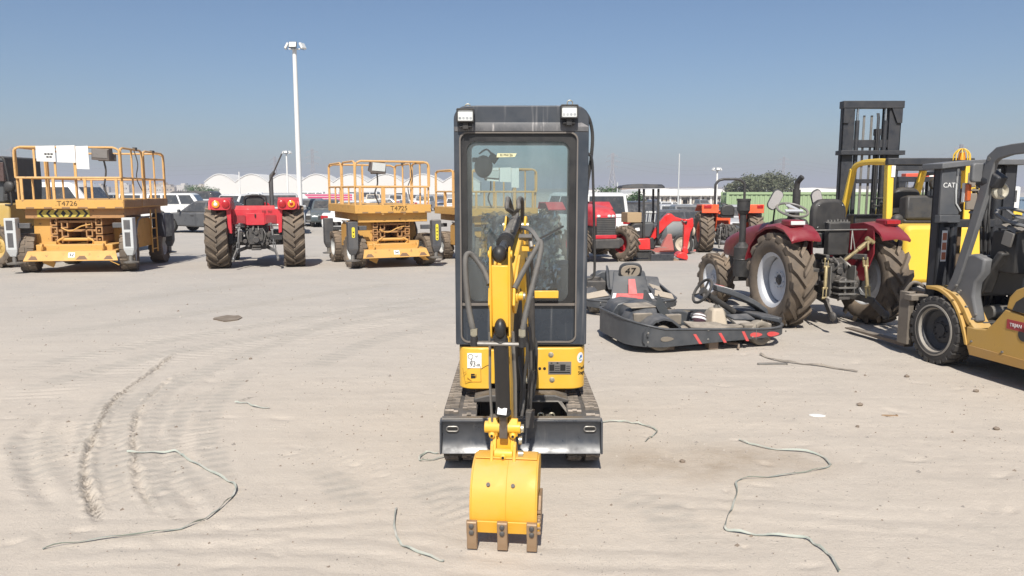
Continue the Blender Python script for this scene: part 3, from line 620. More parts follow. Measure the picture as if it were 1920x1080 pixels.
    mb = MB(); mb.bar(P(1006, 451, yC), P(1057, 424, yC), .010, .012); mb.bar(P(985, 462, yC), P(1012, 448, yC), .006, .006); part('wiper', mb, M['black'], cab)
    # work lamps
    for px, py in ((873, 217), (1067, 210)):
        q = P(px, py, yC - .03); mb = MB(); mb.ring(rrect(q.x - .056, q.z - .043, q.x + .056, q.z + .043, .008, 3), rrect(q.x - .047, q.z - .034, q.x + .047, q.z + .034, .006, 3), 'y', yC - .075, yC - .02); mb.b2((q.x - .05, yC - .02, q.z - .038), (q.x + .05, yC - .004, q.z + .038))
        mb.b2((q.x - .018, yC - .055, q.z - .085), (q.x + .018, yC - .02, q.z - .043)); mb.b2((q.x - .04, yC - .05, q.z - .075), (q.x + .04, yC - .004, q.z - .062)); wl = part('work_lamp', mb, M['black'], cab, bev=.003)
        mb = MB(); mb.b2((q.x - .047, yC - .062, q.z - .034), (q.x + .047, yC - .058, q.z + .034)); part('lamp_glass', mb, M['lens'], wl)
        mb = MB()
        for k in range(4): mb.cyl((q.x - .034 + .0227 * k, yC - .0635, q.z - .017), (q.x - .034 + .0227 * k, yC - .06, q.z - .017), .008, n=10)
        part('lamp_diode', mb, M['chrome'], wl)
        mb = MB(); mb.tube([V(q.x + .01 + .018 * math.cos(a), yC + .04, q.z + .062 + .018 * math.sin(a)) for a in [k * math.pi / 7 for k in range(14)]], .004, 6, closed=True); part('lifting_eye', mb, M['zinc'], cab)
    # grab rail, hose pipe and mirror arm on the right side
    mb = MB(); Y = yC + .03
    mb.tube(crv([P(1094, 284, Y), P(1103, 288, Y), P(1110, 300, Y), P(1112, 340, Y), P(1114, 420, Y), P(1115, 500, Y), P(1112, 519, Y), P(1101, 524, Y)], 5), .0085, 8); part('grab_rail', mb, M['black'], cab)
    mb = MB(); mb.tube(crv([P(1096, 208, Y + .05), P(1106, 226, Y + .05), P(1111, 256, Y + .05), P(1108, 300, Y + .05), P(1102, 340, Y + .05)], 5), .011, 8); mb.tube(crv([P(1100, 300, Y), P(1104, 330, Y), P(1100, 380, Y)], 4), .006, 6); part('roof_pipe', mb, M['black'], cab)
    # --- boom, in a plane turned slightly to the left
    O2 = V(.066, 4.72, 0); d = V(-.10, -.995, 0).normalized(); rr = V(-d.y, d.x, 0)
    rr = V(.995, -.10, 0).normalized()
    def W(s, l, z): return O2 + d * s + rr * l + V(0, 0, z)
    Mx = Matrix(((rr.x, d.x, 0, O2.x), (rr.y, d.y, 0, O2.y), (0, 0, 1, 0), (0, 0, 0, 1)))   # local (lateral, forward, up)
    def BM(): return MB(Mx)
    mb = BM()
    for l0, l1 in ((-.052, -.04), (.04, .052)):
        mb.prism([(-.09, .5), (.06, .46), (.11, .6), (.08, .74), (-.02, .78), (-.09, .7)], 'x', l0 * 1.5, l1 * 1.5)
    mb.cyl((-.09, 0, .62), (.09, 0, .62), .035); mb.b2((-.06, -.14, .44), (.06, .0, .76)); part('swing_bracket', mb, M['dark'], bev=.006)
    mb = BM(); mb.prism([(-.06, .57), (.07, .57), (.16, .92), (.36, 1.27), (.56, 1.35), (1.03, 1.17), (1.12, 1.19), (1.14, 1.25), (1.06, 1.33), (.60, 1.50), (.42, 1.54), (.27, 1.48), (.06, 1.10), (-.06, .72)], 'x', -.05, .05); boom = part('boom', mb, M['yel'], bev=.008)
    mb = BM()
    for l in (-.062, .048): mb.prism([(.28, 1.42), (.50, 1.44), (.52, 1.53), (.44, 1.605), (.36, 1.595), (.26, 1.48)], 'x', l, l + .014)
    for l in (-.066, .052): mb.prism([(.9, 1.20), (1.10, 1.15), (1.17, 1.2), (1.15, 1.28), (1.0, 1.36), (.86, 1.42)], 'x', l, l + .014)
    mb.cyl((.044, 1.08, 1.235), (.098, 1.08, 1.235), .022, n=14); part('boom_plate', mb, M['yel'], boom, bev=.004)
    mb = BM(); mb.cyl((.098, 1.08, 1.235), (.108, 1.08, 1.235), .017, n=12); mb.cyl((-.075, .43, 1.55), (.075, .43, 1.55), .02, n=12); part('boom_pin', mb, M['zinc'], boom)
    mb = BM()
    for l in (.062, .088): mb.tube(crv([(l - .008, .03, .66), (l - .006, .16, .98), (l, .3, 1.2), (l, .42, 1.36)], 6), .010, 7)
    mb.cyl((.075, .10, .46), (.078, .30, 1.12), .018, n=14); part('boom_pipe', mb, M['dark'], boom)
    mb = BM(); mb.cyl((0, .16, .52), (0, .45, 1.18), .034, n=16); mb.cyl((0, .10, .40), (0, .16, .52), .045, n=16); part('boom_cylinder', mb, M['cylb'])
    # arm cylinder lying on top of the boom
    a0, a1 = V(.0, .44, 1.575), V(-.004, 1.215, 1.452); u = (a1 - a0).normalized()
    mb = BM(); mb.cyl(a0, a0 + u * .52, .034, n=18); mb.tube(crv([a0 + V(.01, .05, .02), a0 + V(.028, .2, .045), a0 + u * .46 + V(.025, 0, .04)], 5), .009, 7); acy = part('arm_cylinder', mb, M['hose'])
    mb = BM(); mb.cyl(a0 + u * .50, a0 + u * .57, .043, n=18); part('cylinder_gland', mb, M['cylb'], acy)
    mb = BM(); mb.cyl(a0 + u * .56, a1, .020, n=14); part('cylinder_rod', mb, M['chrome'], acy)
    mb = BM(); mb.sphere(a1, (.036, .04, .042), 14, 10); part('rod_eye', mb, M['cylb'], acy)
    # arm
    mb = BM()
    mb.prism([(1.20, 1.40), (1.235, 1.40), (1.225, 1.30), (1.205, 1.10), (1.10, 1.07), (1.02, 1.18), (1.06, 1.30)], 'x', -.041, .041)
    for l in (-.050, .040): mb.prism([(1.18, 1.44), (1.21, 1.49), (1.235, 1.485), (1.247, 1.44), (1.238, 1.28), (1.226, 1.11), (1.216, 1.055), (1.188, 1.04), (1.09, 1.06), (1.0, 1.2), (1.05, 1.32)], 'x', l, l + .010)
    mb.prism([(1.11, 1.08), (1.155, 1.06), (1.055, .60), (1.0, .47), (.93, .47), (.91, .53), (1.0, 1.05)], 'x', -.036, .036)
    arm = part('arm', mb, M['yel'], bev=.005)
    mb = BM(); mb.cyl((-.068, 1.09, 1.235), (.075, 1.09, 1.235), .036, n=18)
    for x in (-.052, .052): mb.cyl((x - .006, 1.215, 1.452), (x + .006, 1.215, 1.452), .018, n=12)
    part('arm_pin', mb, M['yel'], arm, bev=.003)
    # bucket cylinder in front of the arm
    b0, b1 = V(0, 1.212, 1.095), V(0, 1.075, .545); u = (b1 - b0).normalized()
    mb = BM(); mb.cyl(b0 + u * .055, b0 + u * .46, .036, n=22); bcy = part('bucket_cylinder', mb, M['cylb'], bev=.003)
    mb = BM(); mb.sphere(b0, (.030, .036, .05), 14, 9); mb.b2((-.028, 1.17, 1.03), (.028, 1.222, 1.09)); mb.cyl(b0 + u * .45, b0 + u * .47, .040, n=22); part('cylinder_gland', mb, M['cylb'], bcy, bev=.003)
    mb = BM(); mb.cyl(b0 + u * .47, b1, .022, n=14); mb.box(b1, (.042, .05, .07)); part('cylinder_rod', mb, paint('rod_brown_black', (.07, .055, .045), .3, dust=.2), bcy, bev=.004)
    mb = BM(); c = b0 + u * .44 + V(0, .041, 0); mb.box(c, (.046, .004, .034), (15, 4, 6)); part('paper_tag', mb, M['whitec'], bcy)
    mb = BM(); mb.tube([(-.055, 1.18, 1.07), (-.062, 1.13, .8), (-.058, 1.07, .56)], .007, 7); mb.tube([(.052, 1.16, 1.07), (.06, 1.11, .8), (.056, 1.05, .6)], .010, 7); part('steel_pipe', mb, M['steel'], arm)
    mb = BM(); mb.cyl((-.115, 1.222, 1.022), (.108, 1.222, 1.022), .010, n=8); part('hose_bar', mb, M['steel'], arm)
    # hoses
    for pts, name in (([(-.06, 1.16, 1.30), (-.09, 1.12, 1.36), (-.145, 1.10, 1.43), (-.175, 1.12, 1.44), (-.178, 1.15, 1.38), (-.160, 1.19, 1.22), (-.138, 1.22, 1.12), (-.126, 1.224, 1.075)], 'left'),
                      ([(.06, 1.14, 1.28), (.10, 1.10, 1.36), (.16, 1.04, 1.47), (.175, 1.02, 1.50), (.182, 1.05, 1.46), (.158, 1.12, 1.34), (.122, 1.19, 1.18), (.105, 1.222, 1.075)], 'right')):
        path = crv(pts, 8); rad = [.0135 + (.0018 * (k % 2) if k > len(path) * .62 else 0) for k in range(len(path))]
        mb = BM(); mb.tube(path, rad, 10); h = part('hydraulic_hose', mb, M['hose'])
        e = V(*pts[-1]); mb = BM(); mb.cyl(e + V(0, 0, .02), e + V(0, 0, -.012), .018, n=6); mb.cyl(e + V(0, 0, -.012), e + V(0, 0, -.02), .013, n=10); part('hose_nut', mb, M['zinc'], h)
        mb = BM(); mb.cyl(e + V(0, 0, -.018), e + V(0, 0, -.065), .018, n=12); part('hose_elbow', mb, M['cylb'], h)
    mb = BM()
    for pts in ([(.17, 1.02, 1.50), (.13, .98, 1.55), (.08, .9, 1.56), (.07, .8, 1.52)], [(.135, 1.03, 1.47), (.12, .98, 1.52), (.09, .86, 1.5)]): mb.tube(crv(pts, 5), .012, 7)
    mb.prism([(.90, 1.50), (1.0, 1.505), (1.04, 1.52), (1.0, 1.535), (.90, 1.525)], 'x', .07, .135); part('hose_clamp', mb, M['steel'], boom)
    mb = BM()
    for s_ in (-1, 1): mb.tube(crv([(.012 * s_, .55, 1.63), (.032 * s_, .62, 1.655), (.03 * s_ - .005, .56, 1.69), (.036 * s_ - .008, .46, 1.705), (.036 * s_ - .008, .34, 1.68), (.02 * s_, .24, 1.56)], 7), .0125, 8)
    part('hose_loop', mb, M['hose'], boom)
    # centre hoses hanging between the body panels
    mb = BM()
    for pts in ([(.06, .44, .98), (.065, .42, .8), (.05, .40, .66), (.045, .42, .5), (.04, .5, .44)], [(.07, .3, .96), (.078, .30, .8), (.08, .3, .62), (.07, .3, .40)], [(.07, .16, .86), (.09, .2, .78), (.088, .22, .66), (.08, .22, .5)], [(.08, .1, .84), (.095, .1, .80), (.10, .12, .7), (.09, .14, .52), (.06, .2, .42)], [(.02, .2, .9), (.01, .3, .74), (.03, .35, .6), (.02, .34, .42)], [(-.08, .12, .7), (-.1, .2, .55), (-.06, .26, .4)]): mb.tube(crv(pts, 7), .0095, 8)
    part('hydraulic_hose', mb, M['black'], label='black hoses hanging between the yellow panels')
    mb = BM()
    for c in ((.05, .12, .72), (.075, .15, .64), (.05, .14, .58), (-.09, .05, .66), (.05, .1, .66)): mb.cyl(V(*c), V(*c) + V(0, .06, 0), .02, n=6); mb.cyl(V(*c) + V(0, .05, 0), V(*c) + V(0, .09, .01), .013, n=8)
    part('hose_coupling', mb, M['zinc'])
    mb = BM(); mb.tube([(.07, .36, .95), (.085, .37, .8), (.088, .36, .6), (.08, .34, .4)], .008, 6); mb.tube([(.058, .36, .95), (.07, .37, .8), (.07, .36, .6), (.06, .34, .4)], .006, 6); mb.b2((.055, .33, .34), (.105, .40, .44)); part('valve_block', mb, M['dark'], bev=.006)
    # bucket linkage and bucket
    mb = BM(); mb.prism([(1.035, .60), (1.075, .61), (1.095, .56), (1.075, .515), (1.03, .52)], 'x', -.078, -.030); mb.prism([(1.035, .60), (1.075, .61), (1.095, .56), (1.075, .515), (1.03, .52)], 'x', .026, .070)
    mb.cyl((-.098, 1.065, .56), (.085, 1.065, .56), .030, n=18)
    for x in (-.058, .048): mb.sphere((x, 1.092, .525), (.017, .012, .017), 10, 7)
    link = part('bucket_link', mb, M['yel'], bev=.005)
    mb = BM()
    for x in (-.056, .036): mb.prism([(1.03, .54), (1.075, .53), (1.10, .45), (1.085, .41), (1.04, .41), (1.0, .47)], 'x', x, x + .018)
    mb.b2((-.05, 1.02, .43), (.045, 1.05, .53)); mb.cyl((-.046, 1.085, .428), (.046, 1.085, .428), .026, n=16); mb.sphere((0, 1.112, .42), (.016, .010, .016), 10, 7); part('guide_link', mb, M['yel'], link, bev=.004)
    mb = BM()
    for c in ((-.058, 1.104, .525), (.048, 1.104, .525), (0, 1.123, .42)): mb.cyl(c, V(*c) + V(0, .004, 0), .007, n=8)
    part('grease_nipple', mb, M['ink'], link)
    mb = BM(); mb.cyl((.086, 1.06, .555), (.10, 1.06, .555), .022, n=12); mb.cyl((.075, 1.085, .43), (.10, 1.085, .43), .018, n=12); mb.cyl((.075, 1.05, .49), (.09, 1.05, .49), .022, n=12); part('link_pin', mb, M['zinc'], link)
    bl0, bl1 = -.150, .182
    curve = [(1.00, .405), (1.06, .415), (1.115, .405), (1.17, .38), (1.215, .335), (1.245, .28), (1.258, .22), (1.258, .165), (1.250, .115), (1.243, .085)]
    inn = [(s - .012 * (1 if i > 1 else .3), z - (.012 if i < 5 else .004)) for i, (s, z) in enumerate(curve)]
    mb = BM(); mb.prism(curve + inn[::-1], 'x', bl0, bl1)
    side = curve + [(1.15, .10), (1.03, .20), (.95, .33), (.955, .39)]
    for l in (bl0, bl1 - .010): mb.prism([(s + .004 * (i < 10), z + .003 * (i < 10)) for i, (s, z) in enumerate(side)], 'x', l, l + .010)
    bk = part('bucket', mb, M['yelbk'], bev=.004)
    mb = BM(); mb.prism([(1.262, .150), (1.27, .148), (1.255, .083), (1.235, .083)], 'x', bl0 - .014, bl1 + .014); part('cutting_edge', mb, M['yelbk'], bk, bev=.003)
    mb = BM()
    for l in (-.066, .048): mb.prism([(.99, .40), (1.125, .398), (1.112, .43), (1.098, .475), (1.075, .49), (1.04, .47)], 'x', l, l + .016)
    mb.prism([(1.0, .415), (1.06, .426), (1.115, .416), (1.115, .41), (1.0, .405)], 'x', bl0 + .01, bl1 - .01); part('bucket_ear', mb, M['yelbk'], bk, bev=.004)
    mb = BM()
    mb.tube([V(.028, s_ + .0012, z_ + .0012) for s_, z_ in curve[2:]], .0022, 5); part('weld_seam', mb, M['yelbk'], bk); mb = BM()
    for l, z in ((-.06, .318), (.062, .316)): c = V(l, 1.226, z); mb.cyl(c, c + V(0, .0075, .0055), .010, n=12)
    part('drain_hole', mb, M['dark'], bk)
    mb = BM(); mb.plate([(bl1 + .002, 1.262, .16), (bl1 + .002, 1.22, .20), (bl1 + .002, 1.17, .25), (bl1 + .002, 1.05, .24), (bl1 + .002, 1.10, .12), (bl1 + .002, 1.23, .085)], .014)
    for k in range(5): mb.box((bl1 + .010, 1.265 - .006 * k, .10 + .024 * k), (.018, .02, .012))
    part('side_cutter', mb, M['tooth'], bk, bev=.002)
    for l in (bl0 + .014, (bl0 + bl1) / 2 - .002, bl1 - .024):
        mb = BM(); w = .027
        def sec(s, z, th, ww): return [V(l - ww, s, z), V(l + ww, s, z), V(l + ww * .92, s + th, z), V(l - ww * .92, s + th, z)]
        mb.loft([sec(1.262, .152, .020, w), sec(1.262, .145, .026, w), sec(1.255, .10, .030, w), sec(1.245, .062, .034, w * .97), sec(1.24, .045, .040, w * .97), sec(1.25, .03, .026, w * .97), sec(1.262, .004, .010, w)])
        t = part('tooth', mb, M['tooth'], bk, bev=.003)
        mb = BM()
        for z, s in ((.130, 1.288), (.098, 1.286)): mb.lathe([(.0125, -.004), (.0125, .006), (.008, .009)], (l, s, z), (0, 1, 0), 10)
        part('tooth_bolt', mb, M['dark'], t)
    return T
build_digger()
# ------------------------------------------------------------ shared wheels
def tyre_mesh(r, w, rim, lug='ag', n=34, nl=20, rs=None):
    """tyre round the local x axis"""
    rs = rs or random.Random(1); mb = MB(); h = w / 2
    rt = r - (.035 * r / .6 if lug == 'ag' else .0)
    if lug == 'solid': prof = [(rim, -h * .9), (rim * 1.04, -h * .98), (r * .86, -h), (r * .97, -h * .93), (r, -h * .8), (r, h * .8), (r * .97, h * .93), (r * .86, h), (rim * 1.04, h * .98), (rim, h * .9)]
    else: prof = [(rim, -h * .62), (rim * 1.03, -h * .74), (rim + (rt - rim) * .4, -h * .99), (rim + (rt - rim) * .72, -h), (rt * .965, -h * .9), (rt, -h * .6), (rt * 1.004, 0), (rt, h * .6), (rt * .965, h * .9), (rim + (rt - rim) * .72, h), (rim + (rt - rim) * .4, h * .99), (rim * 1.03, h * .74), (rim, h * .62)]
    mb.lathe(prof, (0, 0, 0), (1, 0, 0), n, cap=False)
    def pt(a, x, rr): return V(x, rr * math.cos(a), rr * math.sin(a))
    if lug == 'ag':
        hh = .05 * r / .6; st = 2 * math.pi / nl
        for s in (-1, 1):
            for k in range(nl):
                a0 = st * (k + (.5 if s > 0 else 0)); L = []
                for u in (-.06, .3, .66, 1.0, 1.03):
                    x = s * h * min(u, .985); a = a0 - st * .95 * max(u, 0) ** .9; th = st * (.15 + .05 * u)
                    base = rt * (1.0 if u < .7 else .965 if u < 1.01 else .86); top = (rt + hh) * (1.0 if u < .7 else .985 if u < 1.01 else .88)
                    L.append([pt(a - th * 1.15, x, base - .01), pt(a + th * 1.15, x, base - .01), pt(a + th * .8, x, top), pt(a - th * .8, x, top)])
                mb.loft(L)
    elif lug in ('block', 'solid'):
        st = 2 * math.pi / nl; hh = .016 if lug == 'block' else .014
        for s in (-1, 1):
            for k in range(nl):
                a = st * (k + (.5 if s > 0 else 0)); th = st * .33; x0, x1 = s * h * .12, s * h * (.99 if lug == 'block' else 1.0)
                mb.hexa([pt(a - th, x0, r - .02), pt(a + th, x0, r - .02), pt(a + th, x1, r - .03), pt(a - th, x1, r - .03), pt(a - th * .9, x0, r + hh), pt(a + th * .9, x0, r + hh), pt(a + th * .9, x1, r + hh * .5), pt(a - th * .9, x1, r + hh * .5)])
    return mb
def rim_mesh(rim, w, side=1, dish=.3, hub=.3, bolts=8, n=28):
    """dished rim, open towards side*x"""
    s = side; h = w / 2; mb = MB()
    mb.lathe([(rim * 1.02, s * h * .66), (rim * 1.06, s * h * .72), (rim * 1.06, s * h * .76), (rim * .98, s * h * .72), (rim * .90, s * h * .60), (rim * .86, s * h * (dish + .1)), (rim * .62, s * h * (dish - .15)), (rim * .50, s * h * dish), (rim * hub, s * h * dish), (rim * hub, s * h * (dish + .12)), (rim * .02, s * h * (dish + .14))], (0, 0, 0), (1, 0, 0), n, cap=False)
    mb.lathe([(rim * 1.0, s * h * .5), (rim * .99, -s * h * .7), (rim * 1.04, -s * h * .74)], (0, 0, 0), (1, 0, 0), n, cap=False)
    mb.lathe([(rim * .8, -s * h * .0), (rim * .01, -s * h * .02)], (0, 0, 0), (1, 0, 0), n, cap=False)
    for k in range(bolts):
        a = 2 * math.pi * k / bolts; q = V(s * h * dish, rim * (hub + .09) * math.cos(a), rim * (hub + .09) * math.sin(a)); mb.cyl(q - V(s * .004, 0, 0), q + V(s * .022, 0, 0), rim * .035, n=6)
    return mb
def wheel(parent, loc, r, w, rim, side, tm, rm, lug='ag', yaw=0.0, nl=20, spin=0.0, dish=.3, hm=None, hub=.3, rim_label=None, n=34):
    e = empty('wheel', parent, loc, (spin, 0, yaw)); obj('tyre', tyre_mesh(r, w, rim, lug, nl=nl, n=n), tm, e, smooth=45); obj('rim', rim_mesh(rim, w, side, dish, hub), rm, e, smooth=40)
    if hm is not None: mb = MB(); h = w / 2; mb.lathe([(rim * hub * .95, side * h * (dish + .1)), (rim * hub * .95, side * h * (dish + .3)), (rim * hub * .6, side * h * (dish + .45)), (.004, side * h * (dish + .45))], (0, 0, 0), (1, 0, 0), 16, cap=False); obj('hub', mb, hm, e)
    return e

# ------------------------------------------------------------ scissor lifts
def scissor_lift(label, loc, rz, W, L, zd, zr, num, white_legs, boards, chevrons, side_black=True, seed=1, lod=0, rail_cut=()):
    T = thing('scissor_lift', label, 'scissor lift', loc, rz, 'yellow scissor lifts parked in a row'); rs = random.Random(seed); h = W / 2; k = zr / 2.64
    Y, YR, YB, D = M['lift'], M['liftr'], M['liftb'], M['liftd']
    # wheels tucked under the corners, front pair steered a little
    for sx in (-1, 1):
        for y in (.34, L - .62): wheel(T, (sx * (h - .06), y, .41 * k), .41 * k, .30 * k, .22 * k, sx, M['rub'], M['oldw'], 'block', yaw=R(12 if y < 1 else 2), nl=16, spin=rs.random())
    # chassis and front plate
    mb = MB(); mb.b2((-h + .30, .05, .42 * k), (h - .30, L - .1, .60 * k)); mb.b2((-.35, .2, .30 * k), (.35, L - .3, .44 * k)); obj('chassis', mb, Y, T, bev=.015)
    mb = MB(); mb.plate([(-h * .88, -.18, .27 * k), (h * .88, -.18, .27 * k), (h * .82, -.09, .47 * k), (-h * .82, -.09, .47 * k)], .02); mb.plate([(-h * .82, -.09, .47 * k), (h * .82, -.09, .47 * k), (h * .80, .22, .49 * k), (-h * .80, .22, .49 * k)], .012)
    mb.bar((h * .7, -.10, .26 * k), (h * .84, -.02, .16 * k), .16, .02); mb.bar((-h * .62, .12, .26 * k), (-h * .42, .12, .16 * k), .02, .12)
    fp = obj('front_plate', mb, Y, T, bev=.004)
    mb = MB()
    for x in (-h * .56, h * .58): mb.tube([V(x, -.04 + .05 * math.cos(a), .54 * k + .075 * math.sin(a)) for a in [j * math.pi / 6 for j in range(12)]], .018, 7, closed=True)
    obj('lifting_eye', mb, Y, fp)
    mb = MB(); mb.plate([(-.06, -.155, .34 * k), (.07, -.155, .34 * k), (.07, -.109, .44 * k), (-.06, -.109, .44 * k)], .004); st = obj('white_sticker', mb, M['whitec'], fp)
    mb = MB(); [mb.plate([(a, -.157 + .46 * u, (.34 + u) * k) for a, u in ((x0_, z0_), (x1_, z0_), (x1_ + .01, z1_), (x0_ + .01, z1_))], .004) for x0_, x1_, z0_, z1_ in ((-.03, -.012, .015, .085), (.022, .04, .015, .085), (-.012, .024, .04, .055))]; obj('sticker_mark', mb, M['ink'], st)
    mb = MB()
    for x, s in ((-h * .70, .12), (.2 * h, .15), (h * .70, .12)): mb.plate([(x - s * .8, -.173, .295 * k), (x + s * .8, -.173, .295 * k), (x + s * .35, -.141, .37 * k), (x - s * .35, -.141, .37 * k)], .003)
    obj('worn_mark', mb, paint('rust_patch', (.16, .08, .035), .8, dust=.3), fp)
    # outriggers at the corners
    for sx in (-1, 1):
        for y0 in (-.04, L - .34):
            x0, x1 = sx * (h - .02), sx * (h + .20); xa, xb = min(x0, x1), max(x0, x1)
            mb = MB(); mb.b2((xa, y0 - .1, .50 * k), (xb, y0 + .10, 1.17 * k)); mb.hexa([V(xa + .05, y0 - .05, .36 * k), V(xb - .05, y0 - .05, .36 * k), V(xb - .05, y0 + .05, .36 * k), V(xa + .05, y0 + .05, .36 * k), V(xa, y0 - .1, .50 * k), V(xb, y0 - .1, .50 * k), V(xb, y0 + .10, .50 * k), V(xa, y0 + .10, .50 * k)]); y0 -= .1
            og = obj('outrigger', mb, M['oldw'] if white_legs and y0 < 0 else D, T, bev=.012)
            mb = MB(); xm = (xa + xb) / 2
            if white_legs:
                mb.b2((xa + .04, y0 - .004, .92 * k), (xb - .05, y0 + .01, 1.12 * k)); mb.b2((xa + .05, y0 - .004, .56 * k), (xb - .06, y0 + .01, .86 * k)); obj('outrigger_panel', mb, D, og)
            elif y0 < 0:
                z0 = .78 if sx < 0 else .66; pt_ = paint('caution_yellow', (.75, .62, .03), .5, dust=.2); mb.prism(rrect(xm - .035, z0 * k, xm + .035, (z0 + (.26 if sx < 0 else .42)) * k, .03, 3), 'y', y0 - .004, y0 + .004); stt = obj('caution_sticker', mb, pt_, og)
                mb = MB()
                for j in range(2 if sx < 0 else 4): mb.prism([(xm - .022, (z0 + .06 + .09 * j) * k), (xm + .022, (z0 + .06 + .09 * j) * k), (xm, (z0 + .02 + .09 * j) * k)], 'y', y0 - .006, y0)
                obj('sticker_mark', mb, M['ink'], stt)
            mb = MB(); mb.cyl((xm, y0 + .1, .22 * k), (xm, y0 + .1, .5 * k), .045, n=10); mb.lathe([(.15, .20 * k), (.16, .225 * k), (.05, .25 * k)], (xm, y0 + .1, 0), (0, 0, 1), 14); obj('outrigger_foot', mb, M['steel'], og)
            mb = MB(); mb.b2((min(sx * (h - .25), x0), y0 + .12, .95 * k), (max(sx * (h - .25), x0), y0 + .22, 1.06 * k)); obj('outrigger_arm', mb, D, og, bev=.01)
    # shields, pods and the ladder
    for sx in (-1, 1):
        mb = MB(); x = sx * (h - .08); mb.prism([(.85, .45 * k), (L - 1.0, .45 * k), (L - 1.0, 1.02 * k), (L - 1.25, 1.14 * k), (1.15, 1.14 * k), (.95, 1.04 * k), (.85, .86 * k)], 'x', min(x, x - sx * .5), max(x, x - sx * .5)); pod = obj('engine_pod', mb, Y, T, bev=.025)
        mb = MB(); mb.tube([(x + sx * .012, .86, .5 * k), (x + sx * .012, .86, .88 * k), (x + sx * .012, 1.0, 1.06 * k), (x + sx * .012, 1.2, 1.13 * k), (x + sx * .012, L - 1.2, 1.13 * k)], .022, 6); obj('pod_edge', mb, paint('grey_rubber_edge', (.2, .2, .2), .7, dust=.4), pod)
    mb = MB(); x = -h * .60; mb.prism([(x - .26, .42 * k), (x + .06, .42 * k), (x + .17, .62 * k), (x + .18, .95 * k), (x + .10, 1.16 * k), (x - .24, 1.16 * k)], 'y', .30, .34); mb.prism([(x + .08, .42 * k), (x + .46, .42 * k), (x + .32, .85 * k), (x + .19, .92 * k)], 'y', .36, .39); obj('shield_plate', mb, Y, T, bev=.008)
    mb = MB(); mb.b2((-h + .32, .9, .62 * k), (h - .32, 1.0, 1.15 * k)); obj('bulkhead', mb, YB, T, bev=.01)
    if side_black:
        mb = MB(); mb.b2((h - .10, L - .95, .62 * k), (h + .20, L - .42, 1.2 * k)); obj('battery_box', mb, paint('blue_black_plastic', (.015, .02, .035), .35, dust=.15), T, bev=.03)
    mb = MB(); x = h + .04; z1 = 1.3 * k
    for y in (1.55, 1.92): mb.tube([(x, y, .3 * k), (x, y, z1)], .018, 6)
    for j in range(4): mb.tube([(x, 1.55, (.38 + .24 * j) * k), (x, 1.92, (.38 + .24 * j) * k)], .015, 6)
    obj('ladder', mb, Y, T)
    # folded scissor stack: box-section ends facing the front
    zb, zt = .60 * k, 1.17 * k; n = 3; dz = (zt - zb) / n
    mb = MB(); mo = MB()
    for j in range(n):
        zc = zb + dz * (j + .5)
        for sx in (-1, 1):
            for xo, yo, dzo in ((.48, .0, 0), (.26, .02, -dz * .3)):
                xc = sx * xo * W / 2.25; a, c = .075 * W / 2.25, dz * .44
                mb.ring(rrect(xc - a, zc + dzo - c, xc + a, zc + dzo + c, .012, 2), rrect(xc - a * .62, zc + dzo - c * .66, xc + a * .62, zc + dzo + c * .66, .01, 2), 'y', .22 + yo, L - .35)
        mb.b2((-.46, .26, zc - dz * .12), (.46, .34, zc + dz * .12))
    obj('scissor_stack', mb, YB, T, bev=.003)
    mb = MB()
    for sx in (-1, 1): mb.tube(crv([(sx * .30, .2, .56 * k), (sx * .36, .14, .66 * k), (sx * .24, .16, .74 * k)], 5), .022, 6)
    mb.tube(crv([(-.3, .2, .95 * k), (-.1, .17, .88 * k), (.12, .16, .98 * k), (.3, .2, 1.02 * k)], 6), .014, 6)
    for x in (-.5, .5): mb.b2((x - .12, .1, .50 * k), (x + .12, .2, .66 * k))
    mb.tube([(-.3, .18, .70 * k), (.3, .18, .70 * k)], .035, 8); obj('scissor_foot', mb, Y, T)
    # platform
    mb = MB(); mb.b2((-h, .0, zd - .19), (h, L, zd)); obj('platform_deck', mb, Y, T, bev=.006)
    mb = MB(); mb.b2((-h + .1, .14, zd - .40), (h - .05, .24, zd - .19)); mb.b2((h - .24, .24, zd - .36), (h - .14, L - .1, zd - .19)); mb.b2((-h + .14, .24, zd - .36), (-h + .24, L - .1, zd - .19)); bm_ = obj('platform_beam', mb, YB if chevrons else Y, T, bev=.006)
    if chevrons:
        mb = MB(); x0, x1, z0, z1 = -h * .68, h * .30, zd - .375, zd - .215; mb.b2((x0, .132, z0), (x1, .142, z1)); cp = obj('chevron_plate', mb, paint('chevron_yellow', (.50, .40, .05), .55, dust=.35, scale=9, rust=.15), bm_)
        mb = MB(); n = 7; wd = (x1 - x0) / n; zm = (z0 + z1) / 2; hz = (z1 - z0) / 2 * .9
        for j in range(n):
            c = x0 + wd * (j + .5); u = wd * .26; s = -1 if j < 3 else 1
            if j == 3: mb.prism([(c - u * 1.3, zm), (c, zm - hz), (c + u * 1.3, zm), (c, zm + hz)], 'y', .128, .134)
            else:
                mb.prism([(c - s * u * 1.6, zm - hz), (c - s * u * .3, zm - hz), (c + s * u * 1.2, zm), (c - s * u * .1, zm)], 'y', .128, .134); mb.prism([(c - s * u * .1, zm), (c + s * u * 1.2, zm), (c - s * u * .3, zm + hz), (c - s * u * 1.6, zm + hz)], 'y', .128, .134)
        obj('chevron_mark', mb, M['ink'], cp)
    if num: lettering(num, .15 if W > 2 else .15, paint('stencil_brown', (.07, .04, .01), .7, dust=.1), T, (-.06 if W > 2 else .12, -.003, zd - .085), sx=1.05)
    mb = MB()
    for j in range(6):
        x = -h * .82 + j * h * .33; mb.b2((x, -.003, zd - .185), (x + h * .15, .004, zd - .155))
    obj('hazard_strip', mb, paint('worn_stripe', (.25, .14, .06), .7, dust=.3), T)
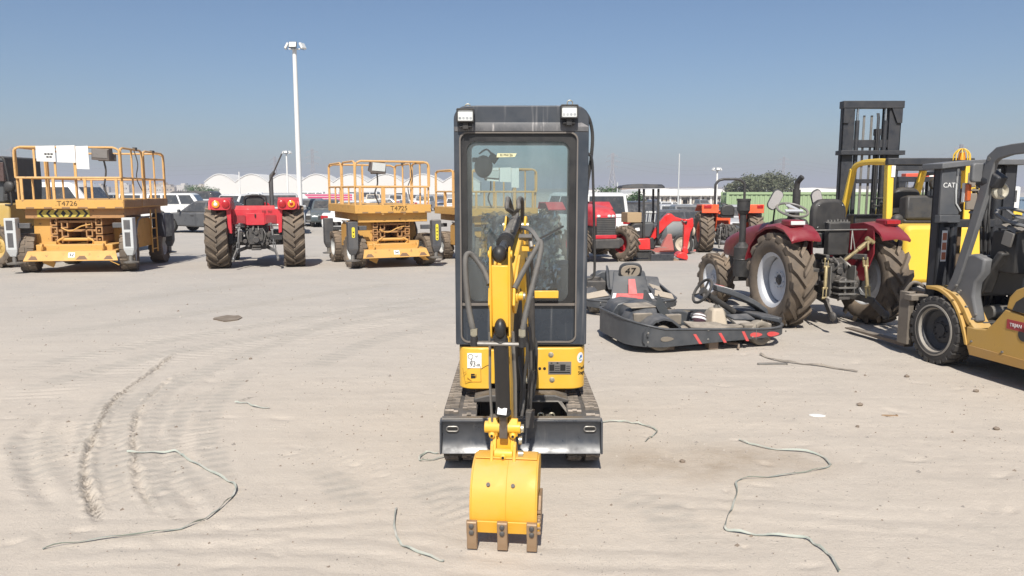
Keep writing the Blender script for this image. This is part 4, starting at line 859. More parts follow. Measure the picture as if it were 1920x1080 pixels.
    mb = MB(); mb.b2((h - .02, .02, zd - .17), (h + .012, 1.1, zd - .02)); mb.b2((h - .02, 1.15, zd - .16), (h + .01, L - .02, zd - .01)); obj('deck_side_panel', mb, YB, T, bev=.004)
    # guard rails
    zm = zd + (zr - zd) * .42; r = .024; x0, x1 = -h + .03, h - .03; yb = L - .03; yf = .03
    def rail(pts, rr=r): m_ = MB(); m_.tube(pts, rr, 7); return obj('guard_rail', m_, YR, T)
    c = .13
    rail(crv([(x0, yf, zm), (x0, yf, zr - c), (x0 + .04, yf, zr - .04), (x0 + c, yf, zr)], 4) + crv([(x1 - c, yf, zr), (x1 - .04, yf, zr - .04), (x1, yf, zr - c), (x1, yf, zm)], 4))
    rail([(x0, yf, zm), (x1, yf, zm)]); rail([(x0, yb, zm), (x1, yb, zm)])
    rail(crv([(x0, yb, zd), (x0, yb, zr - c), (x0 + .04, yb, zr - .04), (x0 + c, yb, zr)], 4) + crv([(x1 - c, yb, zr), (x1 - .04, yb, zr - .04), (x1, yb, zr - c), (x1, yb, zd)], 4))
    for x, sx in ((x0, -1), (x1, 1)):
        for ya, yc in ((yf + .06, L * .46), (L * .50, yb - .05)):
            rail(crv([(x, ya, zd), (x, ya, zr - c), (x, ya + .03, zr - .035), (x, ya + c, zr)], 4) + crv([(x, yc - c, zr), (x, yc - .03, zr - .035), (x, yc, zr - c), (x, yc, zd)], 4)); rail([(x, ya, zm), (x, yc, zm)], r * .85)
            y = (ya + yc) / 2; rail([(x, y, zd - .05), (x, y, zr if sx > 0 else zm)], r * .9)
    npost = 3
    mb = MB()
    for j in range(npost + 1): x = x0 + .1 + (x1 - x0 - .2) * j / npost; mb.bar((x, yf, zd - (.22 if j in (1, npost - 1) else 0)), (x, yf, zm), .055, .03, (0, 1, 0))
    obj('rail_post', mb, YR, T, bev=.004)
    mb = MB()
    for j in range(3): x = x0 + (x1 - x0) * (j + .5) / 3; mb.bar((x, yb, zd), (x, yb, zr if j == 1 else zm), .045, .03, (0, 1, 0))
    for j in range(3):
        if W > 2: x = x0 + .38 + .4 * j; mb.bar((x, yf + .02, zm), (x, yf + .02, zr), .04, .02, (0, 1, 0))
    obj('rail_post', mb, YR, T)
    # control box and its cable
    bx = h * (.63 if W > 2 else -.38); tilt = 12
    mb = MB(); mb.box((bx, .10, zr - .13), (.36, .26, .24), (tilt, 4, 0), .92); mb.box((bx + .05, .22, zr - .2), (.34, .1, .16), (0, 0, 12)); cb = obj('control_box', mb, paint('box_grey_brown', (.10, .085, .08), .5, dust=.4), T, bev=.012)
    mb = MB(); mb.box((bx, -.035, zr - .13), (.30, .01, .18), (tilt, 4, 0)); obj('box_screen', mb, M['lens'] if W < 2 else paint('grey_panel', (.2, .19, .185), .3, dust=.3), cb)
    mb = MB(); mb.tube(crv([(bx, .14, zr - .24), (bx + .02, .18, zr - .5), (bx - .04, .2, zd + .25), (bx + .05, .2, zd + .02)], 6), .018, 6); mb.tube(crv([(x1 - .1, L * .4, zr + .02), (x1 - .05, L * .42, zr - .3), (x1 - .12, L * .45, zm), (x1 - .02, L * .5, zd + .1)], 6), .012, 5); mb.box((x1, L * .33, zr + .02), (.06, .12, .07)); mb.box((x1, L * .72, zr + .02), (.06, .16, .05)); obj('control_cable', mb, M['dark'], T)
    if boards:
        for j, (u0, u1, zz0, zz1) in enumerate(((.216, .395, -.33, .03), (.41, .584, -.35, .04), (.59, .71, -.50, .03))):
            xx0, xx1 = x0 + (x1 - x0) * u0, x0 + (x1 - x0) * u1; mb = MB(); mb.plate([(xx0, -.005 - .004 * j, zr + zz0 * .9), (xx1, -.005, zr + zz0 * .9 - .01), (xx1, -.004, zr + zz1), (xx0, -.005, zr + zz1 - .012)], .006); b_ = obj('notice_board', mb, M['white'], T)
            if j == 0:
                mb = MB()
                for a, b2_ in ((0, 0), (1, 0), (2, 0), (0.6, 1), (1.6, 1)): mb.b2((xx1 - .21 + .06 * a, -.012, zr - .16 - .06 * b2_), (xx1 - .165 + .06 * a, -.008, zr - .13 - .06 * b2_))
                obj('board_print', mb, M['ink'], b_)
    return T
p = G(155, 513)
scissor_lift('yellow scissor lift numbered T4726 with three white boards tied to its rails', (p.x - .26, p.y + .18, p.z), R(8), 2.14, 3.0, 1.56, 2.66, 'T4726', True, True, True, seed=2)
p = G(738, 502)
scissor_lift('yellow scissor lift numbered T4725 standing right of the white lamp post', (p.x + .02, p.y + .1, p.z), R(26), 1.80, 2.75, 1.44, 2.42, 'T4725', False, False, False, side_black=False, seed=5)
p = at(948, 18.6)
scissor_lift('yellow scissor lift seen behind and through the cab of the mini digger', p, R(25), 1.80, 2.75, 1.40, 2.36, None, False, True, False, side_black=False, seed=9)
# ------------------------------------------------------------ tractors; local y points forward, the rear axle is at y = 0
def three_point(T, w, zs, mat, link, reach=.75, tr=.30):
    """gear case, drawbar, lift arms and links at the back"""
    mb = MB(); mb.prism(rrect(-.24 * w, .42 * zs, .24 * w, .98 * zs, .08, 3), 'y', -.12, .6); mb.b2((-.15 * w, -.26, .55 * zs), (.15 * w, -.1, .92 * zs)); mb.cyl((-.62 * w, 0, .62 * zs), (.62 * w, 0, .62 * zs), .10 * zs, n=16); mb.cyl((0, -.38, .66 * zs), (0, -.2, .66 * zs), .07, n=14); mb.b2((-.10 * w, -.42, .42 * zs), (.10 * w, -.2, .47 * zs)); mb.b2((-.09 * w, -.38, .50 * zs), (.09 * w, -.22, .52 * zs))
    for x in (-.34 * w, .30 * w): mb.b2((x - .06, -.2, .6 * zs), (x + .06, .1, .84 * zs))
    rs = random.Random(8)
    for _ in range(16): x, z = rs.uniform(-.3, .3) * w, rs.uniform(.5, .98) * zs; mb.cyl((x, -.3, z), (x, -.05, z), rs.uniform(.02, .05), n=8)
    g = obj('gear_case', mb, M['dark'], T, bev=.012)
    mb = MB()
    for s in (-1, 1): mb.tube(crv([(s * .12, -.18, .95 * zs), (s * .2, -.3, .8 * zs), (s * .16, -.25, .6 * zs)], 5), .013, 6)
    for s in (-1, 1): mb.tube(crv([(s * .05, -.2, 1.0 * zs), (s * .06, -.34, .9 * zs), (s * .1, -.22, .78 * zs)], 5), .012, 6)
    obj('hydraulic_hose', mb, M['steel'], g)
    for s in (-1, 1):
        mb = MB(); mb.bar((s * .16 * w, .05, 1.0 * zs), (s * tr * w, -.42, 1.02 * zs), .045, .07); obj('lift_arm', mb, mat, T, bev=.01)
        mb = MB(); a, b = V(s * tr * w, -.40, 1.0 * zs), V(s * (tr + .05) * w, -.45, .46 * zs); mb.tube([a + (b - a) * .2, a + (b - a) * .75], .022, 10)
        for c, d in ((.0, .2), (.75, 1.0)):
            p, q = a + (b - a) * c, a + (b - a) * d
            for o in (-.022, .022): mb.bar(p + V(o, 0, 0), q + V(o, 0, 0), .010, .03)
            mb.cyl(p - V(.035, 0, 0), p + V(.035, 0, 0), .016, n=8); mb.cyl(q - V(.035, 0, 0), q + V(.035, 0, 0), .016, n=8)
        obj('lift_link', mb, link, T, bev=.003)
        mb = MB(); mb.bar((s * .2 * w, .1, .46 * zs), (s * (tr + .06) * w, -.55, .42 * zs), .03, .08); mb.bar((s * (tr + .06) * w, -.5, .42 * zs), (s * (tr + .12) * w, -reach, .26 * zs), .03, .09); mb.sphere((s * (tr + .12) * w, -reach - .03, .25 * zs), (.035, .06, .06), 10, 7); obj('lower_link', mb, mat, T, bev=.008)
    return g
def steering(T, c, r, tilt, mat):
    mb = MB(); e = Euler((R(tilt), 0, 0)).to_matrix(); c = Vector(c); mb.tube([c + e @ V(r * math.cos(a), r * math.sin(a), 0) for a in [k * math.pi / 12 for k in range(24)]], .017, 7, closed=True)
    for a in (90, 210, 330): mb.bar(c + e @ V(0, 0, -.02), c + e @ V(r * math.cos(R(a)), r * math.sin(R(a)), 0), .03, .012)
    mb.cyl(c + e @ V(0, 0, -.04), c + e @ V(0, 0, .01), .05, n=12); o = obj('steering_wheel', mb, mat, T)
    mb = MB(); mb.cyl(c + e @ V(0, 0, -.04), c + e @ V(0, 0, -.5), .035, n=10); obj('steering_column', mb, M['black'], T)
    return o
def seat(T, c, w, h, mat, bolts=True):
    x, y, z = c; mb = MB(); mb.loft([[V(x + u, y + .02 + yy, zz) for u, zz in rrect(-ww, z, ww, z + hh, .0, 4, (.07, .16, .16, .07))] for ww, yy, hh in ((w * .44, -.055, h * .94), (w * .5, -.02, h), (w * .5, .03, h), (w * .42, .07, h * .95))]); mb.box((x, y + .25, z - .02), (w * .95, .48, .12)); s = obj('seat', mb, mat, T, bev=.02)
    if bolts:
        mb = MB()
        for sx in (-1, 1):
            for zz in (.12, .80): mb.sphere((x + sx * w * .34, y - .038, z + h * zz), (.010, .006, .010), 8, 6)
        obj('seat_bolt', mb, M['chrome'], s)
    return s
def hood(T, y0, y1, w, z0, z1, mat, name='hood', drop=.14):
    mb = MB(); L = []
    for u in (0, .12, .45, .8, .94, 1.0):
        y = y0 + (y1 - y0) * u; ww = w / 2 * (1 - .12 * u - (.06 if u == 1 else 0)); zt = z1 - drop * u ** 1.6 - (.06 if u == 1 else 0)
        L.append([V(x, y, z) for x, z in rrect(-ww, z0, ww, zt, .0, 4, (.02, .13, .13, .02))])
    mb.loft(L); return obj(name, mb, mat, T, bev=.012, smooth=50)

# --- red tractor seen from behind, between the lifts
def red_tractor():
    p = G(475, 505); T = thing('tractor', 'bright red tractor seen from behind between the two numbered scissor lifts', 'tractor', (p.x - .1, p.y + .62, p.z), R(16), 'tractors parked in the yard'); C = M['red']
    for s in (-1, 1):
        wheel(T, (s * .83, 0, .70), .70, .48, .36, s, M['rub'], M['red'], 'ag', nl=19, spin=.1 * s, hm=M['dark'])
        wheel(T, (s * .66, 2.15, .40), .40, .22, .22, s, M['rubd'], M['red'], 'ag', nl=16)
        mb = MB(); L = []
        for a in range(-12, 100, 14):                                     # flat topped mudguard bent over the tyre
            rr_ = .79; y, z = -rr_ * math.cos(R(a)) * .92, .70 + rr_ * math.sin(R(a)); L.append((y, z))
        x0, x1 = s * .50, s * .97
        prof = [(-.52, 1.36), (-.42, 1.52), (-.2, 1.60), (.3, 1.60), (.62, 1.42), (.80, 1.1)]
        inn = [(y, z - .025) for y, z in prof]
        mb.prism(prof + inn[::-1], 'x', min(x0, x1), max(x0, x1))
        mb.prism([(-.52, 1.36), (-.42, 1.52), (-.2, 1.6), (.3, 1.6), (.62, 1.42), (.8, 1.1), (.5, .8), (-.3, .80)], 'x', min(s * .50, s * .52), max(s * .50, s * .52))
        mb.prism(rrect(min(x0, s * .93), 1.33, max(x0, s * .93), 1.575, .09, 4), 'y', -.60, -.40); mb.prism([(s * .50, .80), (s * .57, .82), (s * .60, 1.36), (s * .50, 1.36)], 'y', -.5, -.46)
        fd = obj('mudguard', mb, C, T, bev=.012)
        for x, m_, nm in ((.80, 'amber', 'indicator_lamp'), (.60, 'rlens', 'tail_lamp')):
            mb = MB(); mb.lathe([(.082, -.60), (.080, -.625), (.06, -.635), (.01, -.64)], (s * x, 0, 1.46), (0, 1, 0), 20); lp = obj(nm, mb, M[m_], fd)
            if m_ == 'amber': mb = MB(); mb.lathe([(.04, -.639), (.03, -.645), (.004, -.648)], (s * x, 0, 1.46), (0, 1, 0), 14); obj('lamp_lens', mb, M['lens'] if s < 0 else M['rlens'], lp)
    mb = MB(); mb.plate([(-.44, -.26, 1.32), (.44, -.26, 1.32), (.42, -.10, 1.42), (-.42, -.10, 1.42)], .03); mb.plate([(-.50, -.27, 1.0), (.50, -.27, 1.0), (.50, -.26, 1.34), (-.50, -.26, 1.34)], .03); mb.plate([(-.20, -.29, .98), (.20, -.29, .98), (.20, -.28, 1.25), (-.20, -.28, 1.25)], .02); bx = obj('rear_box', mb, C, T, bev=.006)
    lettering('ME  F60', .065, M['ink'], bx, (.26, -.288, 1.285), rot=(88, 0, 0))
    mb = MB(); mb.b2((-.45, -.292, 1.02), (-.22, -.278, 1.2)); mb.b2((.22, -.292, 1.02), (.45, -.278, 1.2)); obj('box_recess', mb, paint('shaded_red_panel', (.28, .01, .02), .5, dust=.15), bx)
    mb = MB(); mb.sphere((0, -.30, 1.19), (.016, .01, .05), 8, 6); obj('catch', mb, M['ink'], bx)
    seat(T, (-.02, .05, 1.36), .44, .30, M['black'], False)
    mb = MB(); mb.tube(crv([(-.24, .0, 1.4), (-.24, -.02, 1.56), (-.18, -.02, 1.64), (.18, -.02, 1.64), (.24, -.02, 1.56), (.24, 0, 1.4)], 4), .02, 7); obj('seat_hoop', mb, M['black'], T)
    steering(T, (-.02, .72, 1.55), .20, 28, M['black'])
    hood(T, .85, 2.5, .62, .7, 1.48, C)
    mb = MB(); mb.b2((-.28, .6, .45), (.28, 2.3, .8)); mb.b2((-.55, 2.05, .36), (.55, 2.25, .5)); obj('engine_block', mb, M['dark'], T, bev=.02)
    mb = MB(); mb.tube(crv([(.34, 1.0, 1.2), (.34, 1.0, 2.05), (.35, .99, 2.12), (.42, .96, 2.2)], 4), .045, 10); obj('exhaust', mb, paint('exhaust_grey', (.07, .075, .08), .5, dust=.2), T)
    mb = MB(); mb.tube([(.30, .62, 1.95), (.62, .40, 2.62)], .017, 6); mb.tube([(.30, .62, 1.95), (.31, .66, 1.4)], .014, 6); obj('leaning_rod', mb, M['dark'], T)
    three_point(T, 1.05, .98, paint('link_grey', (.16, .165, .17), .5, metal=.4, dust=.3), paint('link_grey', (.16, .165, .17), .5, metal=.4, dust=.3), .72, .33)
    mb = MB(); mb.b2((-.60, -.2, .55), (-.50, .4, 1.1)); mb.b2((.50, -.2, .55), (.60, .4, 1.1)); mb.box((.44, -.35, .7), (.26, .2, .1)); obj('axle_housing', mb, M['black'], T)
    return T
red_tractor()

# --- maroon tractor at the right
def maroon_tractor():
    pL = G(1462, 611); ang = R(10); right = V(math.cos(ang), math.sin(ang), 0); c = pL + right * .66 + V(-math.sin(ang), math.cos(ang), 0) * .05
    T = thing('tractor', 'maroon tractor with silver rims and chunky tyres parked right of the go-karts', 'tractor', (c.x, c.y, c.z), ang, 'tractors parked in the yard'); C = M['maroon']
    r = .60
    for s in (-1, 1):
        e_ = wheel(T, (s * .66, 0, r), r, .33, .345, s, M['rub'], M['silver'], 'ag', nl=15, spin=.2, dish=-.25, hm=M['dark'], hub=.22, n=40)
        mb = MB(); xx = s * .33 / 2 * -.14; mb.lathe([(.29, xx), (.20, xx - s * .01), (.13, xx + s * .012)], (0, 0, 0), (1, 0, 0), 32, cap=False); obj('rim_disc', mb, paint('disc_grey', (.085, .085, .09), .55, dust=.25), e_); mb = MB(); mb.lathe([(.125, xx + s * .014), (.12, xx + s * .03), (.07, xx + s * .035)], (0, 0, 0), (1, 0, 0), 24, cap=False); [mb.cyl(V(xx + s * .03, .1 * math.cos(q_ * math.pi / 4), .1 * math.sin(q_ * math.pi / 4)), V(xx + s * .05, .1 * math.cos(q_ * math.pi / 4), .1 * math.sin(q_ * math.pi / 4)), .012, n=6) for q_ in range(8)]; obj('hub_plate', mb, M['silver'], e_)
        wheel(T, (s * .58, 2.05, .385), .385, .26, .22, s, M['rub'], M['silver'], 'ag', nl=14, yaw=R(2), dish=.3, hub=.2)
        mb = MB(); L = []                                                  # full mudguard wrapped over the tyre
        for a in (172, 150, 125, 100, 80, 62, 46, 34, 26):
            rr_ = r + .10 + (.0 if a > 60 else .02); y, z = rr_ * math.cos(R(180 - a)) * -1, r + rr_ * math.sin(R(a)); y = rr_ * math.cos(R(a)) * 1.0
            y = -y if False else y
            L.append((y, z))
        # from the front (forward, +y) over the top to the back end
        path = [(.66, .86), (.56, 1.06), (.38, 1.22), (.15, 1.31), (-.10, 1.335), (-.30, 1.30), (-.44, 1.22), (-.50, 1.15)]
        xi, xo = s * .42, s * .82; loops = []
        for i, (y, z) in enumerate(path):
            k = 1 if i < 6 else .9; e = .035 if i < 7 else .02
            loops.append([V(xi, y, z), V(xi + (xo - xi) * .5, y, z + .02), V(xi + (xo - xi) * .9, y, z - .005), V(xo, y - .0, z - e), V(xo - s * .012, y, z - e - .03), V(xi + (xo - xi) * .88, y * .985, z - .035), V(xi + (xo - xi) * .5, y * .98, z - .01), V(xi, y * .98, z - .03)])
        mb.loft(loops); fd = obj('mudguard', mb, C, T, smooth=60)
        mb = MB(); mb.prism([(.64, .84), (.54, 1.04), (.36, 1.20), (.1, 1.30), (-.1, 1.32), (-.32, 1.27), (-.34, .95), (-.16, .58), (.2, .6), (.5, .7)], 'x', min(xi, xi + s * .02), max(xi, xi + s * .02)); obj('mudguard_side', mb, C, fd, bev=.004)
        mb = MB(); mb.prism(rrect(min(s * .56, s * .76), -.36, max(s * .56, s * .76), -.12, .04, 3), 'z', 1.30, 1.385); lh = obj('lamp_housing', mb, C, fd, bev=.02)
        mb = MB(); mb.b2((min(s * .565, s * .755), -.37, 1.325), (max(s * .565, s * .755), -.355, 1.372)); obj('tail_lamp', mb, M['lens'] if s < 0 else M['rlens'], lh, bev=.004)
    seat(T, (.05, .10, 1.22), .50, .42, M['black'])
    mb = MB(); mb.b2((-.14, .02, 1.0), (.24, .5, 1.2)); mb.b2((-.10, -.16, .92), (.20, -.05, 1.34)); obj('seat_base', mb, M['black'], T, bev=.015)
    mb = MB()
    for k in range(7): mb.box((-.09 + .045 * k, -.10, 1.36 + .01 * (k == 3)), (.02, .03, .03))
    mb.b2((-.12, -.12, 1.338), (.22, -.06, 1.35)); obj('valve_bracket', mb, M['steel'], T)
    steering(T, (-.12, .70, 1.48), .21, 25, paint('wheel_grey', (.12, .12, .12), .45, dust=.45))
    mb = MB(); mb.box((-.07, .78, 1.515), (.10, .16, .02), (25, 0, 35)); mb.box((-.14, .62, 1.47), (.24, .05, .02), (25, 0, -12)); obj('wheel_spoke', mb, M['silver'], T)
    mb = MB(); mb.loft([[V(x, y, z) for x, z in rrect(-w_, .95, w_, zt, .0, 4, (.02, .1, .1, .02))] for y, w_, zt in ((.75, .22, 1.25), (.9, .26, 1.36), (1.05, .3, 1.32))]); obj('dashboard', mb, M['black'], T, bev=.01, smooth=50)
    hood(T, 1.05, 2.45, .66, .72, 1.30, C, drop=.30)
    mb = MB(); mb.b2((-.26, .55, .42), (.26, 2.3, .80)); mb.b2((-.5, 1.95, .34), (.5, 2.15, .5)); mb.b2((-.44, .42, .52), (.44, .95, .62)); mb.b2((-.42, .6, .62), (-.24, .85, 1.0)); eb = obj('engine_block', mb, M['dark'], T, bev=.02)
    # tall air cleaner at the left side, muffler at the right
    mb = MB(); mb.cyl((-.54, 1.30, .50), (-.54, 1.30, .92), .115, n=20); mb.cyl((-.54, 1.30, .92), (-.54, 1.30, 1.0), .115, .05, 20); mb.cyl((-.54, 1.30, .98), (-.54, 1.30, 1.42), .048, n=14); mb.cyl((-.54, 1.30, 1.40), (-.54, 1.30, 1.46), .055, .092, 16); mb.cyl((-.54, 1.30, 1.46), (-.54, 1.30, 1.60), .092, n=18); mb.cyl((-.54, 1.30, 1.60), (-.54, 1.30, 1.63), .10, n=18); mb.lathe([(.118, .74), (.122, .75), (.118, .76)], (-.54, 1.30, 0), (0, 0, 1), 20, cap=False); obj('air_cleaner', mb, M['black'], T, smooth=40)
    mb = MB(); mb.tube(crv([(.26, 1.25, 1.1), (.26, 1.25, 1.5), (.26, 1.25, 1.82), (.27, 1.21, 1.90), (.29, 1.17, 1.945)], 4), .04, 10); mb.cyl((.26, 1.25, 1.3), (.26, 1.25, 1.76), .055, n=14); obj('exhaust', mb, M['black'], T)
    for x, y, z, t in ((-.30, .85, 1.62, 25), (.26, .72, 1.62, -24)):
        mb = MB(); mb.tube([(x * .9, y + .1, 1.2), (x, y, 1.5)], .012, 6); ms = obj('mirror_stalk', mb, M['black'], T)
        mb = MB(); pts = rrect(-.085, -.15, .085, .15, .07, 5); e = Euler((R(8), R(t), R(5))).to_matrix(); mb.loft([[V(x, y, z) + e @ V(u * q, w_, v * q) for u, v in pts] for w_, q in ((-.008, .97), (.005, 1), (.03, .85), (.045, .5))]); mr_ = obj('mirror_shell', mb, M['cabin'], ms, smooth=50)
        mb = MB(); mb.add([V(x, y, z) + e @ V(u * .9, -.0105, v * .9) for u, v in pts], [tuple(range(len(pts)))]); obj('mirror_glass', mb, paint('mirror_pale_reflection', (.50, .48, .47), .25, metal=.1, dust=.3, top=0), mr_)  # bright reflection painted in as pale grey, with dust over it
    three_point(T, .78, .90, M['dark'], M['brass'], .70, .34)
    mb = MB(); a, b = V(.12, -.2, .86), V(.36, -.34, 1.12); mb.tube([a, b], .024, 9); mb.tube([a + (b - a) * .55, b + (b - a) * .02], .033, 9); mb.cyl(b + V(-.05, .0, .03), b + V(.05, 0, -.03), .03, n=10); mb.tube([(.30, -.4, 1.0), (.3, -.38, 1.12)], .012, 6); obj('top_link', mb, M['brass'], T)
    mb = MB(); mb.tube([(-.40, -.18, 1.245), (.46, -.18, 1.25)], .010, 6); mb.tube([(.20, -.2, 1.24), (.24, -.26, .86)], .008, 5); mb.tube([(.20, -.2, 1.24), (.16, -.25, 1.0)], .008, 5); obj('rear_rail', mb, M['steel'], T)
    mb = MB(); mb.cyl((-.40, -.18, .72), (-.40, -.08, .72), .03, n=8); mb.cyl((-.36, -.18, .66), (-.36, -.08, .66), .035, n=8); mb.sphere((-.24, .0, 1.1), (.03, .03, .03), 8, 6); mb.sphere((-.06, -.1, 1.02), (.025, .025, .025), 8, 6); obj('yellow_cap', mb, M['fyel'], T)
    mb = MB()
    for x in (-.17, .17): mb.b2((x - .006, -.36, .42), (x + .006, -.1, .80))
    for z in (.44, .52, .60): mb.b2((-.1, -.44, z), (.14, -.3, z + .02))
    mb.cyl((.02, -.38, .40), (.02, -.38, .64), .018, n=8); obj('drawbar', mb, M['steel'], T, bev=.003)
    return T
maroon_tractor()

# --- orange tractor far behind, seen from the back
def orange_tractor():
    p = G(1371, 474); sc = 1.0; T = thing('tractor', 'orange tractor with a black roll bar, parked beside the small red digger', 'tractor', (p.x, p.y + .45, p.z), R(-2), 'tractors parked in the yard'); C = M['orange']
    for s in (-1, 1):
        wheel(T, (s * .80, 0, .66), .66, .46, .33, s, M['rub'], C, 'ag', nl=18, spin=.3)
        wheel(T, (s * .62, 1.9, .36), .36, .22, .2, s, M['rubd'], C, 'ag', nl=14)
        mb = MB(); x0, x1 = min(s * .46, s * 1.0), max(s * .46, s * 1.0); mb.prism([(-.5, 1.36), (-.48, 1.58), (.3, 1.56), (.6, 1.36), (.58, 1.33), (.28, 1.52), (-.4, 1.54), (-.46, 1.36)], 'x', x0, x1); mb.prism([(-.48, 1.36), (-.46, 1.56), (.3, 1.54), (.6, 1.3), (.3, .8), (-.25, .7)], 'x', min(s * .46, s * .49), max(s * .46, s * .49)); mb.b2((x0, -.54, 1.30), (x1, -.48, 1.58)); fd = obj('mudguard', mb, C, T, bev=.015)
        mb = MB(); mb.b2((x0 + .06 + (.25 if s > 0 else 0), -.57, 1.47), (x0 + .30 + (.2 if s > 0 else 0), -.535, 1.56)); obj('tail_lamp', mb, M['rlens'], fd, bev=.006)
    seat(T, (0, .15, 1.2), .46, .36, M['black'], False)
    mb = MB(); mb.tube(crv([(-.48, -.05, .9), (-.48, -.05, 2.1), (-.46, -.05, 2.25), (-.36, -.05, 2.36), (-.2, -.05, 2.40)], 5) + crv([(.2, -.05, 2.40), (.36, -.05, 2.36), (.46, -.05, 2.25), (.48, -.05, 2.1), (.48, -.05, .9)], 5), .042, 8); obj('roll_bar', mb, M['black'], T)
    hood(T, .85, 2.3, .56, .65, 1.35, C); steering(T, (0, .75, 1.5), .19, 28, M['black'])
    mb = MB(); mb.b2((-.26, .4, .4), (.26, 2.1, .78)); obj('engine_block', mb, M['dark'], T, bev=.02)
    three_point(T, 1.0, .92, M['steel'], M['steel'], .7, .33)
orange_tractor()

# --- red tractor facing the camera, half hidden by the digger cab
def facing_tractor():
    p = G(1134, 492); T = thing('tractor', 'red tractor facing the camera, partly hidden behind the cab of the yellow digger', 'tractor', (p.x - .62, p.y + 2.42, p.z), R(194), 'tractors parked in the yard'); C = M['red']
    for s in (-1, 1):
        wheel(T, (s * .80, 0, .68), .68, .42, .34, s, M['rub'], C, 'ag', nl=18)
        wheel(T, (s * .68, 2.15, .47), .47, .34, .24, s, M['rub'], C, 'ag', nl=16, yaw=R(22))
        mb = MB(); mb.prism([(-.5, 1.36), (-.4, 1.55), (.3, 1.56), (.62, 1.36), (.60, 1.32), (.28, 1.52), (-.38, 1.51), (-.46, 1.34)], 'x', min(s * .46, s * .98), max(s * .46, s * .98)); obj('mudguard', mb, C, T, bev=.012)
    mb = MB(); L = []
    for y, w_, z0, z1 in ((.8, .33, .95, 1.52), (1.4, .33, .95, 1.50), (2.2, .32, .95, 1.44), (2.48, .31, .95, 1.36), (2.58, .28, .96, 1.24)): L.append([V(x, y, z) for x, z in rrect(-w_, z0, w_, z1, .0, 4, (.02, .12, .12, .02))])
    mb.loft(L); hd = obj('hood', mb, C, T, bev=.01, smooth=50)
    mb = MB(); mb.b2((-.27, 2.5, .72), (.27, 2.60, 1.18)); gr = obj('grille', mb, M['black'], T, bev=.01)
    mb = MB()
    for k in range(9): mb.b2((-.255, 2.60, .74 + .047 * k), (.255, 2.606, .765 + .047 * k))
    obj('grille_mesh', mb, paint('grille_grey', (.045, .047, .05), .6, dust=.3), gr)
    mb = MB(); mb.b2((-.29, 2.42, .63), (.29, 2.62, .73)); obj('front_trim', mb, C, T, bev=.012)
    mb = MB()
    for x in (-.20, -.09, .20): mb.sphere((x, 2.57, 1.22), (.055, .04, .04), 12, 8)
    obj('headlight', mb, M['lens'], hd)
    mb = MB(); mb.b2((-.30, .6, .45), (.30, 2.4, .98)); mb.b2((-.55, 2.0, .4), (.55, 2.3, .54)); mb.prism(rrect(-.36, .38, .36, .62, .05, 3), 'y', 2.4, 2.72); mb.cyl((-.52, 2.0, .5), (-.52, 2.3, .5), .12, n=14); mb.cyl((.52, 2.0, .5), (.52, 2.3, .5), .12, n=14); obj('engine_block', mb, M['dark'], T, bev=.02)
    seat(T, (0, .15, 1.2), .46, .36, M['black'], False); steering(T, (0, .7, 1.5), .19, 28, M['black'])
facing_tractor()
# ------------------------------------------------------------ forklifts; local y points forward, the front axle is at y = 0
def mast(T, W, y, zt, mat, cross=(), chain=True, chain_mat=None, zb=.08, wide=.13):
    h = W / 2
    for s in (-1, 1):
        x = s * h; mb = MB(); a, b = (x, x - s * wide); mb.b2((min(a, b), y + .10, zb), (max(a, b), y + .125, zt)); mb.b2((min(a, b), y, zb), (max(a, b), y + .025, zt)); mb.b2((min(x, x - s * .02), y, zb), (max(x, x - s * .02), y + .125, zt)); obj('mast_rail', mb, mat, T, bev=.004)
        x2 = s * (h - wide * .8); mb = MB(); mb.b2((min(x2, x2 - s * .03), y + .03, zb + .1), (max(x2, x2 - s * .03), y + .18, zt - .02)); mb.b2((min(x2, x2 - s * .1), y + .16, zb + .1), (max(x2, x2 - s * .1), y + .18, zt - .05)); obj('inner_rail', mb, mat, T, bev=.004)
        mb = MB(); x3 = s * (h - wide - .06); mb.cyl((x3, y + .03, zb + .1), (x3, y + .03, zt - .35), .04, n=12); obj('lift_cylinder', mb, mat, T)
        mb = MB(); mb.cyl((x3, y + .03, zt - .36), (x3, y + .03, zt - .05), .022, n=10); obj('cylinder_rod', mb, M['chrome'], T)
    for z, t, ext, dd in cross:
        mb = MB(); mb.b2((-h - ext, y - dd, z - t), (h + ext, y + .14, z)); obj('cross_member', mb, mat, T, bev=.006)
    if chain:
        for x in (-.10, .04):
            mb = MB(); mb.b2((x - .02, y + .1, zb + .5), (x + .02, y + .115, zt - .25)); obj('lift_chain', mb, chain_mat or M['steel'], T)
        mb = MB()
        for x in (-.03, .0): mb.tube([(x + .12, y - .02, .9), (x + .12, y - .02, zt - .3), (x + .13, y + .03, zt - .22)], .012, 6)
        obj('mast_hose', mb, M['cylb'], T)
    if wide > .2:
        mb = MB(); mb.cyl((.14, y + .06, zb + .2), (.14, y + .06, zt - .5), .055, n=14); mb.b2((.08, y + .02, zt - .62), (.2, y + .1, zt - .5)); mb.b2((-.2, y + .05, zt - 1.5), (.24, y + .09, zt - 1.42)); mb.prism([(W / 2, zt - .13), (W / 2, zt - .4), (W / 2 - .09, zt - .4), (W / 2 - .2, zt - .13)], 'y', y - .04, y - .002); mb.prism([(-W / 2, zt - .13), (-W / 2, zt - .4), (-W / 2 + .09, zt - .4), (-W / 2 + .2, zt - .13)], 'y', y - .04, y - .002); obj('free_lift_cylinder', mb, mat, T, bev=.004)
